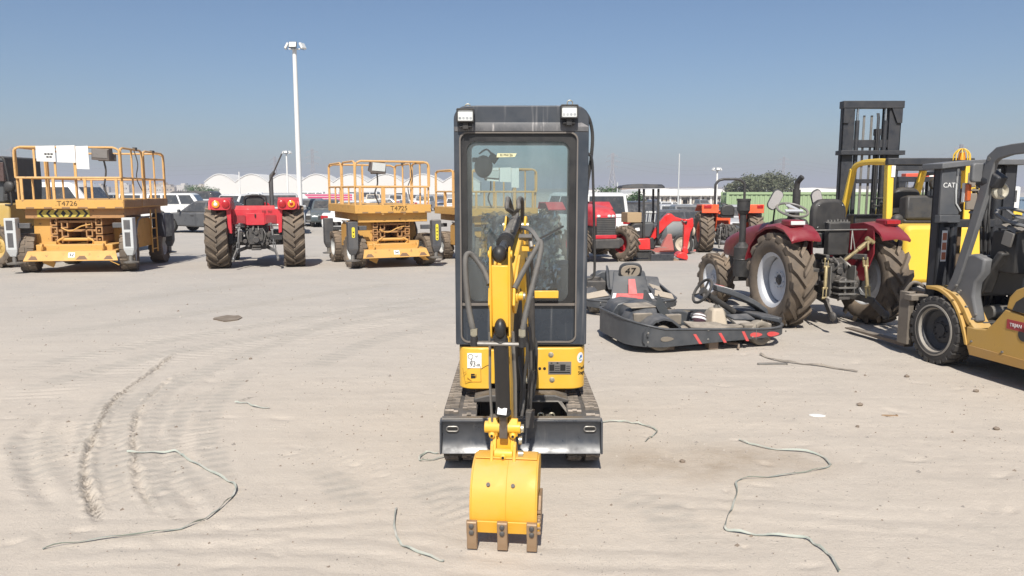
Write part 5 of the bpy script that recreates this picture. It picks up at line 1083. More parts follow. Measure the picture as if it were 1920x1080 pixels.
def forks(T, y, zs, W, L_, mat, zc=.1):
    mb = MB(); mb.b2((-W / 2, y, zc), (W / 2, y + .05, zc + .12)); mb.b2((-W / 2, y, zc + .40), (W / 2, y + .05, zc + .52)); mb.b2((-W / 2, y - .02, zc), (-W / 2 + .06, y, zc + .52)); mb.b2((W / 2 - .06, y - .02, zc), (W / 2, y, zc + .52)); obj('fork_carriage', mb, mat, T, bev=.006)
    for s in (-1, 1):
        mb = MB(); x = s * W * .40; mb.prism([(y + .05, zc + .56), (y + .10, zc + .56), (y + .105, zc), (y + L_, zc - .03), (y + L_, zc - .045), (y + .05, zc - .05)], 'x', x - .055, x + .055); obj('fork', mb, paint('fork_steel', (.13, .10, .08), .6, metal=.3, dust=.5, rust=.25), T, bev=.004)
def big_forklift(label, loc, rz, W, body, dark, zt, guard_m, gz_=2.22, mh=1.18, cross=None, lamps=True, group=None):
    T = thing('forklift', label, 'forklift', loc, rz, 'forklifts parked along the right side'); h = W / 2
    mast(T, mh, .42, zt, M['mast'], wide=.22, cross=cross or ((zt, .13, .02, .05), (zt - .90, .08, .05, .12), (zt - .70, .14, -.2, -.02)))
    forks(T, .65, 0, mh, 1.3, M['mast'])
    for s in (-1, 1):
        wheel(T, (s * (h - .06), 0, .40), .40, .28, .24, s, M['rubd'], body, 'solid', nl=20); wheel(T, (s * (h - .16), -1.75, .33), .33, .24, .2, s, M['rubd'], body, 'solid', nl=18)
        mb = MB(); mb.prism([(.42, .80), (.40, .86), (-.45, .9), (-.48, .5), (-.42, .5), (-.38, .78)], 'x', min(s * (h - .2), s * h), max(s * (h - .2), s * h)); obj('front_fender', mb, body, T, bev=.02)
        # guard legs
        mb = MB(); x = s * (h - .06); mb.bar((x, .18, .9), (x, -.30, gz_ - .10), .075, .11, (1, 0, 0)); obj('guard_front_leg', mb, guard_m, T, bev=.012)
        mb = MB(); mb.bar((x, -1.62, 1.1), (x, -1.56, gz_ - .06), .10, .13, (0, 1, 0)); obj('guard_rear_leg', mb, guard_m, T, bev=.012)
        mb = MB(); mb.tube(crv([(x, -.25, gz_ - .22), (x, -.34, gz_ - .08), (x, -.46, gz_ - .03), (x, -.7, gz_), (x, -1.2, gz_), (x, -1.56, gz_ - .02)], 4), .05, 8); obj('guard_side_beam', mb, guard_m, T)
    mb = MB()
    for y in (-.42, -.6, -.78, -.96, -1.14, -1.32): mb.b2((-h + .06, y - .02, gz_ - .03), (h - .06, y + .02, gz_ + .02))
    obj('guard_bars', mb, guard_m, T, bev=.004)
    mb = MB(); mb.b2((-h, -1.64, gz_ - .07), (h + .02, -1.54, gz_ + .04)); mb.b2((-h + .08, -1.62, gz_ - .16), (h - .12, -1.57, gz_ - .07)); rb = obj('guard_rear_beam', mb, dark, T, bev=.012)
    mb = MB(); mb.b2((-h + .02, -1.70, .32), (h - .02, -.2, .96)); mb.b2((-h + .05, -.5, .22), (h - .05, .1, .72)); obj('body', mb, body, T, bev=.05)
    mb = MB(); mb.prism(rrect(-h + .02, .34, h - .02, 1.22, .10, 5), 'y', -2.28, -1.5); obj('counterweight', mb, body, T, bev=.06)
    mb = MB(); mb.b2((-.33, -1.55, 1.2), (.33, -.6, 1.3)); mb.box((.0, -1.42, 1.46), (.62, .28, .40), (-8, 0, 0), .9); obj('engine_cover', mb, M['black'], T, bev=.04)
    seat(T, (-.02, -1.0, 1.3), .48, .5, M['black'], False); steering(T, (-.05, -.28, 1.52), .18, 30, M['black'])
    mb = MB(); mb.b2((-h + .15, -.25, .9), (h - .15, .1, 1.32)); obj('dashboard', mb, M['black'], T, bev=.03)
    if lamps:
        mb = MB(); mb.cyl((.22, -1.72, gz_ - .2), (.22, -1.62, gz_ - .2), .085, n=16); lp = obj('work_lamp', mb, M['black'], T)
        mb = MB(); mb.cyl((.22, -1.735, gz_ - .2), (.22, -1.72, gz_ - .2), .075, n=16); obj('lamp_glass', mb, M['lens'], lp)
        mb = MB(); mb.cyl((.12, -1.66, gz_ - .36), (.12, -1.58, gz_ - .36), .10, n=14); obj('reversing_horn', mb, M['black'], T)
        mb = MB(); mb.lathe([(.11, gz_ - .04), (.11, gz_ + .0), (.10, gz_ + .005)], (.46, -1.68, 0), (0, 0, 1), 16); bc = obj('beacon_base', mb, M['black'], T)
        mb = MB()
        for k in range(9):
            a = 2 * math.pi * k / 9; mb.tube(crv([(.46 + .12 * math.cos(a), -1.68 + .12 * math.sin(a), gz_), (.46 + .11 * math.cos(a), -1.68 + .11 * math.sin(a), gz_ + .1), (.46 + .05 * math.cos(a), -1.68 + .05 * math.sin(a), gz_ + .17), (.46, -1.68, gz_ + .18)], 3), .008, 5)
        obj('beacon_cage', mb, M['fyel'], bc)
        mb = MB(); mb.cyl((.46, -1.68, gz_), (.46, -1.68, gz_ + .12), .06, .045, 12); obj('beacon_lens', mb, M['amber'], bc)
        mb = MB(); mb.sphere((-h + .16, -1.72, 1.28), (.10, .07, .10), 12, 9); obj('round_mirror', mb, M['black'], T)
        mb = MB(); mb.b2((-.62, -1.65, gz_ - .26), (-.56, -1.635, gz_ - .08)); obj('guard_sticker', mb, M['whitec'], T)
    return T
big_forklift('big yellow forklift with a tall black mast rising behind the maroon tractor', (6.65, 13.65, 0), 0.0, 1.36, M['fyel'], M['mast'], 3.38, M['fyel'], mh=1.08)
p = at(1735, 18.6); big_forklift('black forklift with a looped roll guard half hidden behind the big yellow forklift', (p.x, p.y, p.z), R(10), 1.3, M['mast'], M['mast'], 2.2, M['mast'], gz_=2.26, lamps=False)

def cat_forklift():
    ang = R(9); c = V(4.85, 7.55, 0); T = thing('forklift', 'mustard yellow forklift at the right edge with grey guard and solid tyre', 'forklift', c, ang, 'forklifts parked along the right side')
    rt, hd = V(math.cos(ang), math.sin(ang), 0), V(-math.sin(ang), math.cos(ang), 0)
    def S(px, py, xl):                                                    # photo pixel -> point of the truck's own side plane
        d = ray(px, py); o = V(0, 0, CAM_H); t = (xl - (o - c).dot(rt)) / d.dot(rt); q = o + d * t - c; return V(xl, q.dot(hd), q.z)
    def yz(px, py, xl): q = S(px, py, xl); return (q.y, q.z)
    C = M['catyel']
    for s in (-1, 1):
        wheel(T, (s * .475, 0, .345), .335, .22, .225, s, M['rubd'], M['mast'], 'solid', nl=22, dish=.15, hub=.28, n=44, spin=.1)
        wheel(T, (s * .44, -1.55, .26), .26, .18, .17, s, M['rubd'], M['mast'], 'solid', nl=18)
    # grey ring on the near rim
    mb = MB(); mb.lathe([(.245, -.592), (.262, -.590), (.262, -.58), (.225, -.575), (.205, -.53)], (0, 0, .345), (1, 0, 0), 40, cap=False); obj('rim_ring', mb, paint('rim_ring_grey', (.25, .235, .21), .55, dust=.4), T)
    def arch(xl, pts, w, th, mat, name):
        loop = [yz(a, b, xl) for a, b in pts]; cy, cz = 0, .345; mb = MB(); L = []
        for y, z in loop:
            d = V(0, y - cy, z - cz).normalized(); q = V(0, y, z); L.append([V(xl, y, z), V(xl + w, y, z), V(xl + w, *(q - d * th).yz), V(xl, *(q - d * th).yz)])
        mb.loft(L); return obj(name, mb, mat, T, bev=.006, smooth=50)
    for s in (1,):
        fpts = crv([V(a, b, 0) for a, b in ((1735, 535), (1760, 540), (1784, 560), (1800, 592), (1809, 628), (1812, 648))], 4)
        arch(-.57, [(q.x, q.y) for q in fpts], .22, .035, C, 'front_fender')
        fp2 = crv([V(a, b, 0) for a, b in ((1768, 540), (1790, 552), (1806, 575), (1818, 602), (1828, 616))], 4); arch(-.545, [(q.x, q.y) for q in fp2], .2, .05, C, 'fender_top')
    arch2 = [(.30, .72), (.1, .78), (-.15, .74), (-.32, .62), (-.42, .42)]
    mb = MB(); L = [[V(.35, y, z), V(.57, y, z), V(.57, y * .95, z - .035), V(.35, y * .95, z - .035)] for y, z in arch2]; mb.loft(L); obj('front_fender', mb, C, T, bev=.006)
    # body sides
    xs = -.56; poly = [yz(*q, xs) for q in ((1812, 612), (1828, 616), (1848, 618), (1862, 606), (1885, 580), (1930, 596), (1975, 606), (1990, 712), (1925, 694), (1818, 664), (1811, 640))]
    mb = MB(); mb.prism(poly, 'x', xs, xs + .08); mb.prism([(max(y, -1.9), z) for y, z in poly], 'x', .48, .56); sd = obj('side_panel', mb, C, T, bev=.01)
    lo = [yz(*q, xs) for q in ((1813, 646), (1990, 694), (1990, 714), (1925, 694), (1818, 665))]
    mb = MB(); mb.prism(lo, 'x', xs - .006, xs + .02); obj('side_sill', mb, paint('forklift_mustard_worn', (.42, .23, .05), .55, dust=.3, rust=.1), T, bev=.003)
    mb = MB(); mb.b2((-.48, -1.7, .2), (.48, -.42, .42)); mb.b2((-.42, -.45, .22), (.42, .1, .50)); obj('floor', mb, M['black'], T, bev=.01)
    mb = MB(); mb.prism([yz(*q, xs) for q in ((1886, 578), (1892, 556), (1905, 543), (1925, 536), (1960, 534), (1990, 536), (1990, 612), (1930, 594))], 'x', xs, xs + .1); mb.b2((-.5, -2.2, .3), (.5, -1.5, .95)); obj('rear_quarter', mb, C, T, bev=.015)
    mb = MB(); mb.prism([yz(*q, xs) for q in ((1898, 582), (1906, 566), (1922, 556), (1950, 552), (1950, 596))], 'x', xs - .004, xs + .02); obj('side_vent', mb, M['black'], T)
    q = S(1920, 628, xs); mb = MB(); mb.cyl((xs - .004, q.y, q.z), (xs + .02, q.y, q.z), .06, n=20); obj('tie_down_hole', mb, M['black'], T)
    # small red maker's plate
    a, b = S(1889, 598, xs), S(1938, 620, xs); mb = MB(); mb.prism([(a.y, a.z), (a.y, a.z - .085), (b.y, b.z - .035 + .0), (b.y, b.z + .05)], 'x', xs - .004, xs); plm = obj('name_plate', mb, paint('plate_red', (.35, .03, .035), .5, dust=.15), T)
    lettering('TRJAN', .045, M['whitec'], plm, (xs - .006, a.y - .10, a.z - .045), rot=(90, 0, -90))
    mb = MB(); mb.b2((xs - .006, a.y - .30, a.z - .055), (xs - .002, a.y - .2, a.z - .035)); mb.b2((xs - .006, a.y - .30, a.z - .03), (xs - .002, a.y - .2, a.z - .015)); obj('plate_stripe', mb, M['amber'], plm)
    # grey front kick panel, dash, seat, wheel
    xk = -.50; kp = [yz(*q, xk) for q in ((1786, 556), (1794, 528), (1802, 498), (1812, 478), (1826, 476), (1846, 486), (1842, 512), (1828, 530), (1824, 556), (1829, 584), (1832, 604), (1822, 604), (1806, 574))]
    mb = MB(); mb.prism(kp, 'x', xk, xk + .1); mb.prism([(y, z) for y, z in kp], 'x', xk + .88, xk + .98); obj('kick_panel', mb, M['fgrey'], T, bev=.02)
    mb = MB(); pts = [yz(*q, xk) for q in ((1786, 556), (1802, 498), (1812, 478), (1822, 480), (1806, 556))]; mb.prism(pts, 'x', xk + .1, .38); obj('cowl', mb, M['fgrey'], T, bev=.02)
    mb = MB(); a = yz(1868, 432, -.3); b_ = yz(1858, 508, -.3); mb.prism([a, (a[0] - .3, a[1] + .02), (a[0] - .3, b_[1]), (b_[0], b_[1])], 'x', -.34, .36)
    mb.prism([yz(*q, -.42) for q in ((1858, 508), (1840, 552), (1834, 548), (1850, 500), (1870, 470), (1880, 476))], 'x', -.42, -.30); obj('dashboard', mb, M['black'], T, bev=.02)
    mb = MB(); rs = random.Random(4); nu = 9; vs = []
    a = S(1862, 428, -.36)
    for j in range(6):
        for i in range(nu): vs.append(V(-.36 + .08 * i + rs.uniform(-.02, .02), a.y - .06 * j + rs.uniform(-.02, .02), a.z + .035 - .012 * j + rs.uniform(-.03, .03)))
    mb.add(vs, [(j * nu + i, j * nu + i + 1, (j + 1) * nu + i + 1, (j + 1) * nu + i) for j in range(5) for i in range(nu - 1)]); obj('torn_cover', mb, paint('torn_cover', (.10, .095, .09), .7, dust=.5), T, smooth=0)
    q = S(1890, 448, -.38); mb = MB(); mb.box(q, (.02, .11, .13), (14, 0, 0)); obj('data_plate', mb, M['steel'], T, bev=.004)
    q = S(1912, 408, -.15); steering(T, q, .20, 24, M['fgrey'])
    q = S(1862, 590, -.2); mb = MB(); mb.cyl(q + V(-.06, 0, .03), q + V(.2, 0, .03), .07, n=14); obj('pedal_cylinder', mb, M['steel'], T)
    mb = MB(); q = S(1925, 520, -.3); mb.loft([[V(x, q.y + yy, q.z + zz) for yy, zz in rrect(-.35, -.18, .06, .02, .0, 4, (.05, .06, .05, .05))] for x in (-.30, .18)]); mb.b2((-.32, q.y - .5, q.z - .1), (.2, q.y - .36, q.z + .5)); obj('seat', mb, M['fgrey'], T, bev=.03)
    # overhead guard
    for s in (-1, 1):
        x = s * .50; path = [S(*q, -.50) for q in ((1776, 562), (1796, 520), (1822, 440), (1846, 362), (1856, 318), (1862, 298), (1874, 287), (1900, 280), (1925, 277), (1990, 272))]; L = []
        for i, q in enumerate(path):
            d = (path[min(i + 1, len(path) - 1)] - path[max(i - 1, 0)]).normalized(); nn = V(0, -d.z, d.y); w_ = .048 if i not in (4, 5, 6) else .056
            L.append([V(x - .025, *(q - nn * w_).yz), V(x + .025, *(q - nn * w_).yz), V(x + .025, *(q + nn * w_).yz), V(x - .025, *(q + nn * w_).yz)])
        mb = MB(); mb.loft(L); obj('guard_leg', mb, M['fgrey'], T, bev=.008)
        e = path[-1]; mb = MB(); mb.bar((x, e.y + .1, e.z), (x, e.y - .55, e.z - .02), .05, .1); mb.bar((x, e.y - .55, e.z), (x, e.y - .62, .95), .06, .09, (0, 1, 0)); obj('guard_rear_leg', mb, M['fgrey'], T, bev=.008)
    e = S(1880, 283, -.5); mb = MB()
    for k in range(6): mb.b2((-.48, e.y - .02 - .2 * k, e.z - .02), (.48, e.y + .02 - .2 * k, e.z + .03))
    obj('guard_bars', mb, M['fgrey'], T, bev=.004)
    mb = MB(); mb.cyl((-.53, path[5].y + .02, path[5].z + .0), (-.50, path[5].y + .02, path[5].z), .02, n=8); obj('guard_bolt', mb, M['steel'], T)
    mb = MB()
    for px, py, xl in ((1797, 548, -.58), (1812, 575, -.57), (1824, 598, -.565), (1822, 640, -.56), (1880, 660, -.56), (1800, 545, -.53), (1829, 590, -.51), (1793, 535, -.53)): q = S(px, py, xl); mb.cyl(q - V(.012, 0, 0), q + V(.01, 0, 0), .011, n=8)
    obj('panel_bolt', mb, M['steel'], T)
    mb = MB()
    for x_ in (.02, .07, .12): mb.tube(crv([(x_, .30, 1.9), (x_, .20, 1.5), (x_ + .02, .16, 1.0), (x_ - .1, .0, .7)], 6), .012, 6)
    for x_ in (-.2, .2): mb.tube(crv([(x_, -.1, 1.0), (x_ + .03, -.25, .8), (x_, -.2, .5)], 5), .014, 6)
    obj('mast_hose', mb, M['black'], T)
    # lamps and mirror on the left guard leg
    q = S(1827, 325, -.58); mb = MB(); mb.prism(rrect(-.62, q.z - .085, -.47, q.z + .095, .03, 4), 'y', q.y - .03, q.y + .02); obj('mirror', mb, M['fgrey'], T, bev=.012)
    q = S(1817, 360, -.56); mb = MB(); mb.b2((-.59, q.y - .02, q.z - .085), (-.55, q.y + .02, q.z + .075)); ind = obj('indicator_lamp', mb, paint('indicator_orange', (.5, .10, .02), .35, dust=.2), T, bev=.008)
    mb = MB(); mb.b2((-.595, q.y + .02, q.z - .095), (-.545, q.y + .05, q.z + .085)); obj('lamp_back', mb, M['oldw'], ind)
    q = S(1853, 340, -.46); mb = MB(); mb.sphere(q, (.075, .13, .085), 14, 9); mb.box(q + V(0, -.08, .02), (.11, .16, .12), (30, 0, 0)); hl = obj('headlamp_shell', mb, M['mast'], T, bev=.02)
    q = S(1873, 358, -.40); mb = MB(); mb.lathe([(.075, .01), (.078, -.03), (.06, -.045), (.045, -.02), (.02, -.03), (.005, -.03)], q, (0, 1, 0), 20); obj('round_lamp', mb, paint('lamp_cream', (.5, .47, .38), .4, dust=.3), T)
    for pts in ([(1838, 362), (1852, 366), (1848, 392), (1832, 400), (1818, 398)],): mb = MB(); mb.tube(crv([S(a, b, -.42) for a, b in pts], 5), .013, 7); obj('grab_handle', mb, M['fgrey'], T)
    # mast, its crosshead, the side shield with the lettering
    zt = 2.02; my = .22; mast(T, .86, my, zt, M['mast'], cross=((.75, .1, 0, 0), (1.45, .08, -.05, 0)), chain=True, chain_mat=paint('chain_rust', (.16, .11, .07), .6, metal=.4, dust=.4))
    mb = MB(); L = []
    for k in range(9):
        u = k / 8; x = -.50 + 1.0 * u; zz = zt + .045 * math.sin(math.pi * min(1, u * 1.6) * .5) ; L.append([V(x, my - .08, zz - .055), V(x, my + .22, zz - .055), V(x, my + .22, zz), V(x, my - .08, zz)])
    mb.loft(L); obj('mast_crosshead', mb, M['fgrey'], T, bev=.006)
    mb = MB(); mb.prism([(-.46, 1.50), (-.46, zt - .03), (-.30, zt - .03), (-.30, 1.78), (-.29, 1.64), (-.24, 1.57), (-.24, 1.50)], 'y', my - .035, my - .005); mb.prism([(-.46, 1.42), (-.46, 1.5), (-.23, 1.50), (-.23, 1.42)], 'y', my - .05, my + .03); sh = obj('mast_shield', mb, paint('shield_slate', (.06, .068, .08), .5, dust=.22), T, bev=.006)
    lettering('CAT', .07, M['whitec'], sh, (-.375, my - .037, zt - .22)); mb = MB(); mb.tube([(-.30, my - .045, zt - .2), (-.30, my - .045, 1.74), (-.29, my - .045, 1.62), (-.23, my - .045, 1.54)], .008, 6); obj('shield_edge', mb, M['oldw'], sh)
    mb = MB(); mb.b2((-.18, my - .06, 1.55), (-.06, my - .03, 1.72)); mb.b2((-.19, my - .07, 1.74), (-.05, my - .03, 1.76)); mb.b2((-.17, my - .05, 1.78), (-.08, my - .03, 1.93)); obj('chain_anchor', mb, paint('anchor_brown_grey', (.2, .17, .14), .55, dust=.4), T, bev=.01)
    mb = MB()
    for k in range(11): mb.box((-.02, my - .03, 1.46 + .046 * k), (.06, .04, .022))
    obj('leaf_chain', mb, M['steel'], T)
    mb = MB(); mb.b2((-.385, my - .004, 1.02), (-.325, my - .0005, 1.34)); stt = obj('warning_sticker', mb, M['whitec'], T)
    mb = MB()
    for k in range(3): mb.b2((-.378, my - .007, 1.04 + .1 * k), (-.332, my - .003, 1.115 + .1 * k))
    obj('sticker_picture', mb, paint('sticker_orange_brown', (.42, .14, .07), .6, dust=.2), stt)
    forks(T, .50, 0, 1.06, 1.15, paint('carriage_brown', (.10, .085, .07), .6, dust=.5, rust=.15), .10)
    mb = MB(); mb.b2((-.60, .36, .12), (-.54, .52, .68)); mb.b2((-.62, .30, .60), (-.42, .42, .66)); mb.tube(crv([(-.56, .5, .66), (-.5, .44, .78), (-.38, .4, .72)], 4), .02, 6); obj('carriage_side', mb, paint('carriage_brown', (.10, .085, .07)), T, bev=.006)
cat_forklift()
# ------------------------------------------------------------ go-karts; local y points to the front of the kart
def kart(label, loc, rz, near):
    T = thing('go_kart', label, 'go-kart', loc, rz, 'go-karts parked on the sand'); K = M['kart']; KI = M['karti']
    hw, hl = .68, .98
    def outline(o, n=7): return rrect(-hw + o, -hl + o, hw - o, hl - o, .30 - o, n, (.36 - o, .42 - o, .42 - o, .36 - o))
    a, b = outline(0), outline(.022); n = len(a); mb = MB()
    def zt(u, v): return .255 + .09 * max(0, -v - .55) / .4 - (.0 if v < -.25 else .03) * min(1, max(0, (v + .25) / .12)) * (abs(u) > .3)
    def zb(u, v): return .085 + .03 * (v > .2) - .02 * (v < -.6)
    vs = [V(u, v, f(u, v)) for L in (a, b) for f in (zb, zt) for u, v in L]; fs = []
    for k in range(n):
        j = (k + 1) % n; fs += [(k, j, n + j, n + k), (2 * n + j, 2 * n + k, 3 * n + k, 3 * n + j), (n + k, n + j, 3 * n + j, 3 * n + k), (j, k, 2 * n + k, 2 * n + j)]
    mb.add(vs, fs); mb.tube([V(u, v, zt(u, v) - .01) for u, v in a], .013, 6, closed=True); bp = obj('bumper', mb, K, T, bev=.003, smooth=50)
    mb = MB(); x = hw + .002
    for y0, l, z0 in ((-.30, .075, .085), (.0, .07, .085), (.28, .06, .09)): mb.prism([(y0, z0 + .11), (y0 + .035, z0 + .11), (y0 + .035 + l, z0), (y0 + l, z0)], 'x', x - .006, x + .002)
    obj('red_slash', mb, M['kred'], bp)
    for y0, m_ in ((.46, M['kred']), (.67, M['kred']), (-.60, M['karti'])):
        mb = MB(); mb.prism([(y0 + .075 * math.cos(t) * (1 if m_ is not M['cream'] else 1.3), .155 + .026 * math.sin(t) * (1 - .3 * math.cos(t))) for t in [k * math.pi / 8 for k in range(16)]], 'x', x - .006, x + .003); obj('bumper_slot', mb, m_, bp)
    mb = MB()
    for y in (-.82, -.12, .42): 
        for z in (.13, .23): mb.sphere((x + .002, y, z), (.006, .012, .012), 8, 6)
    for u in (-.45, -.3, .0, .3, .45):
        for z in (.13, .2): mb.sphere((u, hl + .002, z), (.012, .006, .012), 8, 6)
    mb.b2((x - .001, .455, .1), (x + .004, .462, .27)); obj('bumper_bolt', mb, M['steel'], bp)
    mb = MB(); mb.b2((-.36, -.55, .05), (.36, .88, .065))
    for s in (-1, 1): mb.tube(crv([(s * .33, -.9, .09), (s * .36, -.3, .08), (s * .30, .4, .08), (s * .22, .95, .09)], 5), .016, 7); mb.tube([(s * .34, .2, .08), (s * .66, .25, .14)], .013, 6); mb.tube([(s * .34, -.5, .08), (s * .66, -.5, .14)], .013, 6)
    mb.tube([(-.62, -.62, .14), (.62, -.62, .14)], .02, 8); mb.tube([(-.5, .60, .13), (.5, .60, .13)], .016, 8); obj('chassis', mb, M['steel'], T)
    tw = paint('kart_tyre_dusty', (.2, .175, .14), .9, dust=.55, dcol=(.40, .35, .28))
    for s in (-1, 1):
        wheel(T, (s * .50, -.62, .145), .145, .19, .075, s, tw, M['steel'], 'plain', n=24); wheel(T, (s * .50, .60, .14), .14, .13, .07, s, tw, M['steel'], 'plain', yaw=R(8), n=24)
    # seat
    mb = MB(); L = []
    for u in [k / 6 for k in range(7)]:
        y, z, w = (-.05 - .38 * u, .12 - .02 * math.sin(math.pi * u), .19) if u < .6 else (-.28 - .22 * (u - .6) / .4, .10 + .34 * (u - .6) / .4, .2)
        L.append([V(-w, y, z + .13), V(-w * .9, y - .02, z), V(0, y - .04, z - .02), V(w * .9, y - .02, z), V(w, y, z + .13), V(w * .86, y + .02, z + .13), V(w * .75, y + .03, z + .05), V(0, y + .03, z + .02), V(-w * .75, y + .03, z + .05), V(-w * .86, y + .02, z + .13)])
    mb.loft(L); obj('seat', mb, M['cabin'] if near else K, T, smooth=50)
    # rear cover with two humps over the wheels and the engine deck
    mb = MB()
    for s in (-1, 1):
        L = []
        for t in (190, 165, 140, 115, 90, 65, 40, 15, -8): y, z = -.62 + .24 * math.cos(R(t)), .15 + .225 * math.sin(R(t)); z = max(z, .12); L.append([V(s * .36, y, z + .02), V(s * .64, y, z), V(s * .64, -.62 + (y + .62) * .9, z - .022), V(s * .36, -.62 + (y + .62) * .9, z - .01)])
        mb.loft(L)
    obj('wheel_cover', mb, K, T, smooth=55)
    mb = MB(); L = []
    for y, w, z in ((-.93, .40, .34), (-.86, .43, .44), (-.72, .42, .47), (-.58, .36, .47), (-.40, .34, .40), (-.2, .40, .30)): L.append([V(-w, y, .16), V(-w * .95, y, z - .06), V(-w * .7, y, z), V(w * .7, y, z), V(w * .95, y, z - .06), V(w, y, .16)])
    if near:
        mb.loft([[V(x_, y, z) for x_, y, z in [(p.x * .0 + (-.42 if i < 3 else -.26) if p.x < 0 else p.x * .0 + (-.10 if i < 3 else -.2), p.y, p.z) for p in l]] for i, l in enumerate(L)])
        mb.loft([[V(-.05 + p.x * .35, p.y * .9 - .02, p.z) for p in l] for l in L]); mb.loft([[V(.25 + p.x * .42, p.y - .0, p.z - .03) for p in l] for l in L[:4]])
    else: mb.loft(L[:4])
    ed = obj('rear_cover', mb, K, T, bev=.02, smooth=50)
    if near:
        mb = MB(); mb.b2((.38, -.88, .30), (.43, -.66, .40)); mb.plate([(.14, -.90, .475), (.36, -.88, .46), (.34, -.58, .46), (.12, -.6, .475)], .02); mb.b2((.30, -.46, .24), (.36, -.28, .36)); obj('cream_panel', mb, M['karti'], ed, bev=.01)
        mb = MB(); mb.b2((-.30, -.55, .1), (-.08, -.25, .34)); mb.cyl((-.2, -.4, .3), (-.2, -.4, .44), .07, n=12); mb.cyl((.12, -.5, .4), (.12, -.42, .46), .04, n=10); obj('engine', mb, M['dark'], T, bev=.01)
    else:
        mb = MB(); mb.b2((.24, -.55, .1), (.52, -.15, .36)); mb.cyl((.38, -.3, .3), (.38, -.3, .42), .08, n=12); obj('engine', mb, M['dark'], T, bev=.012)
    # side pods
    for s in (-1, 1):
        mb = MB(); L = []
        for y, z, w in ((-.42, .20, .14), (-.2, .28, .15), (.1, .27, .15), (.34, .20, .12), (.42, .15, .1)): x0, x1 = s * .40, s * (.40 + w * 1.5); L.append([V(x0, y, .09), V(x1, y, .09), V(x1, y, z * .8), V(x0 + s * .08, y, z), V(x0, y, z)])
        mb.loft(L); pd = obj('side_pod', mb, KI if near and s > 0 else K, T, bev=.015, smooth=50)
        mb = MB(); mb.plate([(s * .44, -.3, .30), (s * .60, -.28, .255), (s * .58, .30, .20), (s * .46, .28, .235)], .012); obj('pod_stripe', mb, M['cream'] if not near else M['karti'], pd)
    # front: fairing, number pod, steering
    if near:
        mb = MB()
        for pts, w, th in (([(.02, .30, .60), (.01, .52, .53), (0, .78, .42), (0, .96, .30)], .085, .035),): 
            pth = crv(pts, 4); L = []
            for i, q in enumerate(pth): ww = w * (.7 + .8 * i / len(pth)); L.append([V(q.x - ww, q.y, q.z - th), V(q.x + ww, q.y, q.z - th), V(q.x + ww * .8, q.y, q.z + th), V(q.x - ww * .8, q.y, q.z + th)])
            mb.loft(L)
        mb.loft([[V(-.35, .72, .26), V(.35, .72, .26), V(.33, .72, .30), V(-.33, .72, .30)], [V(-.5, .86, .24), V(.5, .86, .24), V(.5, .86, .30), V(-.5, .86, .30)], [V(-.4, .96, .12), V(.4, .96, .12), V(.4, .96, .28), V(-.4, .96, .28)]])
        mb.plate([(.30, .3, .33), (.42, .34, .30), (.40, .62, .28), (.28, .58, .33)], .03); fr = obj('front_fairing', mb, K, T, bev=.012, smooth=50)
        mb = MB(); mb.plate([(-.05, .33, .634), (.07, .33, .632), (.075, .50, .584), (-.055, .50, .586)], .006); st = obj('fairing_sticker', mb, M['whitec'], fr)
        mb = MB(); mb.plate([(-.045, .335, .6375), (.06, .335, .6355), (.062, .40, .620), (-.045, .40, .622)], .004); obj('sticker_red', mb, M['kred'], st)
        steering(T, (.02, .14, .565), .155, 58, M['rubd'])
        mb = MB(); mb.tube([(.02, .2, .55), (.0, .44, .28), (0, .62, .13)], .014, 7); mb.tube([(-.12, .42, .1), (.0, .33, .5), (.12, .42, .1)], .012, 6); mb.tube([(-.2, .6, .15), (.5, .6, .14)], .010, 6); obj('steering_column', mb, M['steel'], T)
        mb = MB(); mb.loft([[V(x, y, z) for x, y in ((-.13, .22), (.14, .22), (.14, .46), (-.13, .46))] if z < .2 else [V(x, y, z) for x, y in ((-.06, .26), (.08, .26), (.08, .40), (-.06, .40))] for z in (.07, .36)]); obj('fuel_tank', mb, M['cream'], T, bev=.03)
        mb = MB(); mb.cyl((.01, .33, .36), (.01, .33, .39), .03, n=12); obj('tank_cap', mb, M['steel'], T)
        mb = MB(); rs = random.Random(5)
        for k in range(8): mb.ring([(.74 + .05 * (k % 4) + .024 * math.cos(t), .16 + .07 * (k // 4) + .03 * math.sin(t)) for t in [j * math.pi / 4 for j in range(8)]], [(.74 + .05 * (k % 4) + .014 * math.cos(t), .16 + .07 * (k // 4) + .02 * math.sin(t)) for t in [j * math.pi / 4 for j in range(8)]], 'x', .34, .35)
        obj('pedal_plate', mb, M['cream'], T)
        mb = MB(); mb.b2((.42, .10, .13), (.56, .38, .24)); mb.b2((.42, .40, .13), (.55, .74, .25)); obj('foam_block', mb, KI, T, bev=.02)
        mb = MB(); mb.tube([(.46, .2, .03), (.60, .3, .045), (.7, .24, .02)], .014, 6); mb.b2((.50, -.06, .0), (.60, .05, .1)); mb.b2((.45, -.55, .0), (.55, -.45, .08)); mb.b2((-.5, -.55, .0), (-.4, -.45, .08)); mb.b2((-.5, .4, .0), (-.4, .5, .08)); obj('loose_strap', mb, paint('strap_brown', (.22, .16, .12), .8, dust=.4), T)
    else:
        mb = MB(); sec = []
        for z, y, w in ((.16, .86, .34), (.24, .80, .30), (.40, .68, .255), (.56, .58, .235), (.60, .55, .22)): sec.append([V(-w, y, z), V(-w * .45, y + .05, z), V(w * .45, y + .05, z), V(w, y, z), V(w * .9, y - .05, z), V(-w * .9, y - .05, z)])
        mb.loft(sec); fp = obj('nose_panel', mb, K, T, bev=.015, smooth=45)
        e = Euler((R(-28), 0, 0)).to_matrix(); c = V(0, .66, .62)
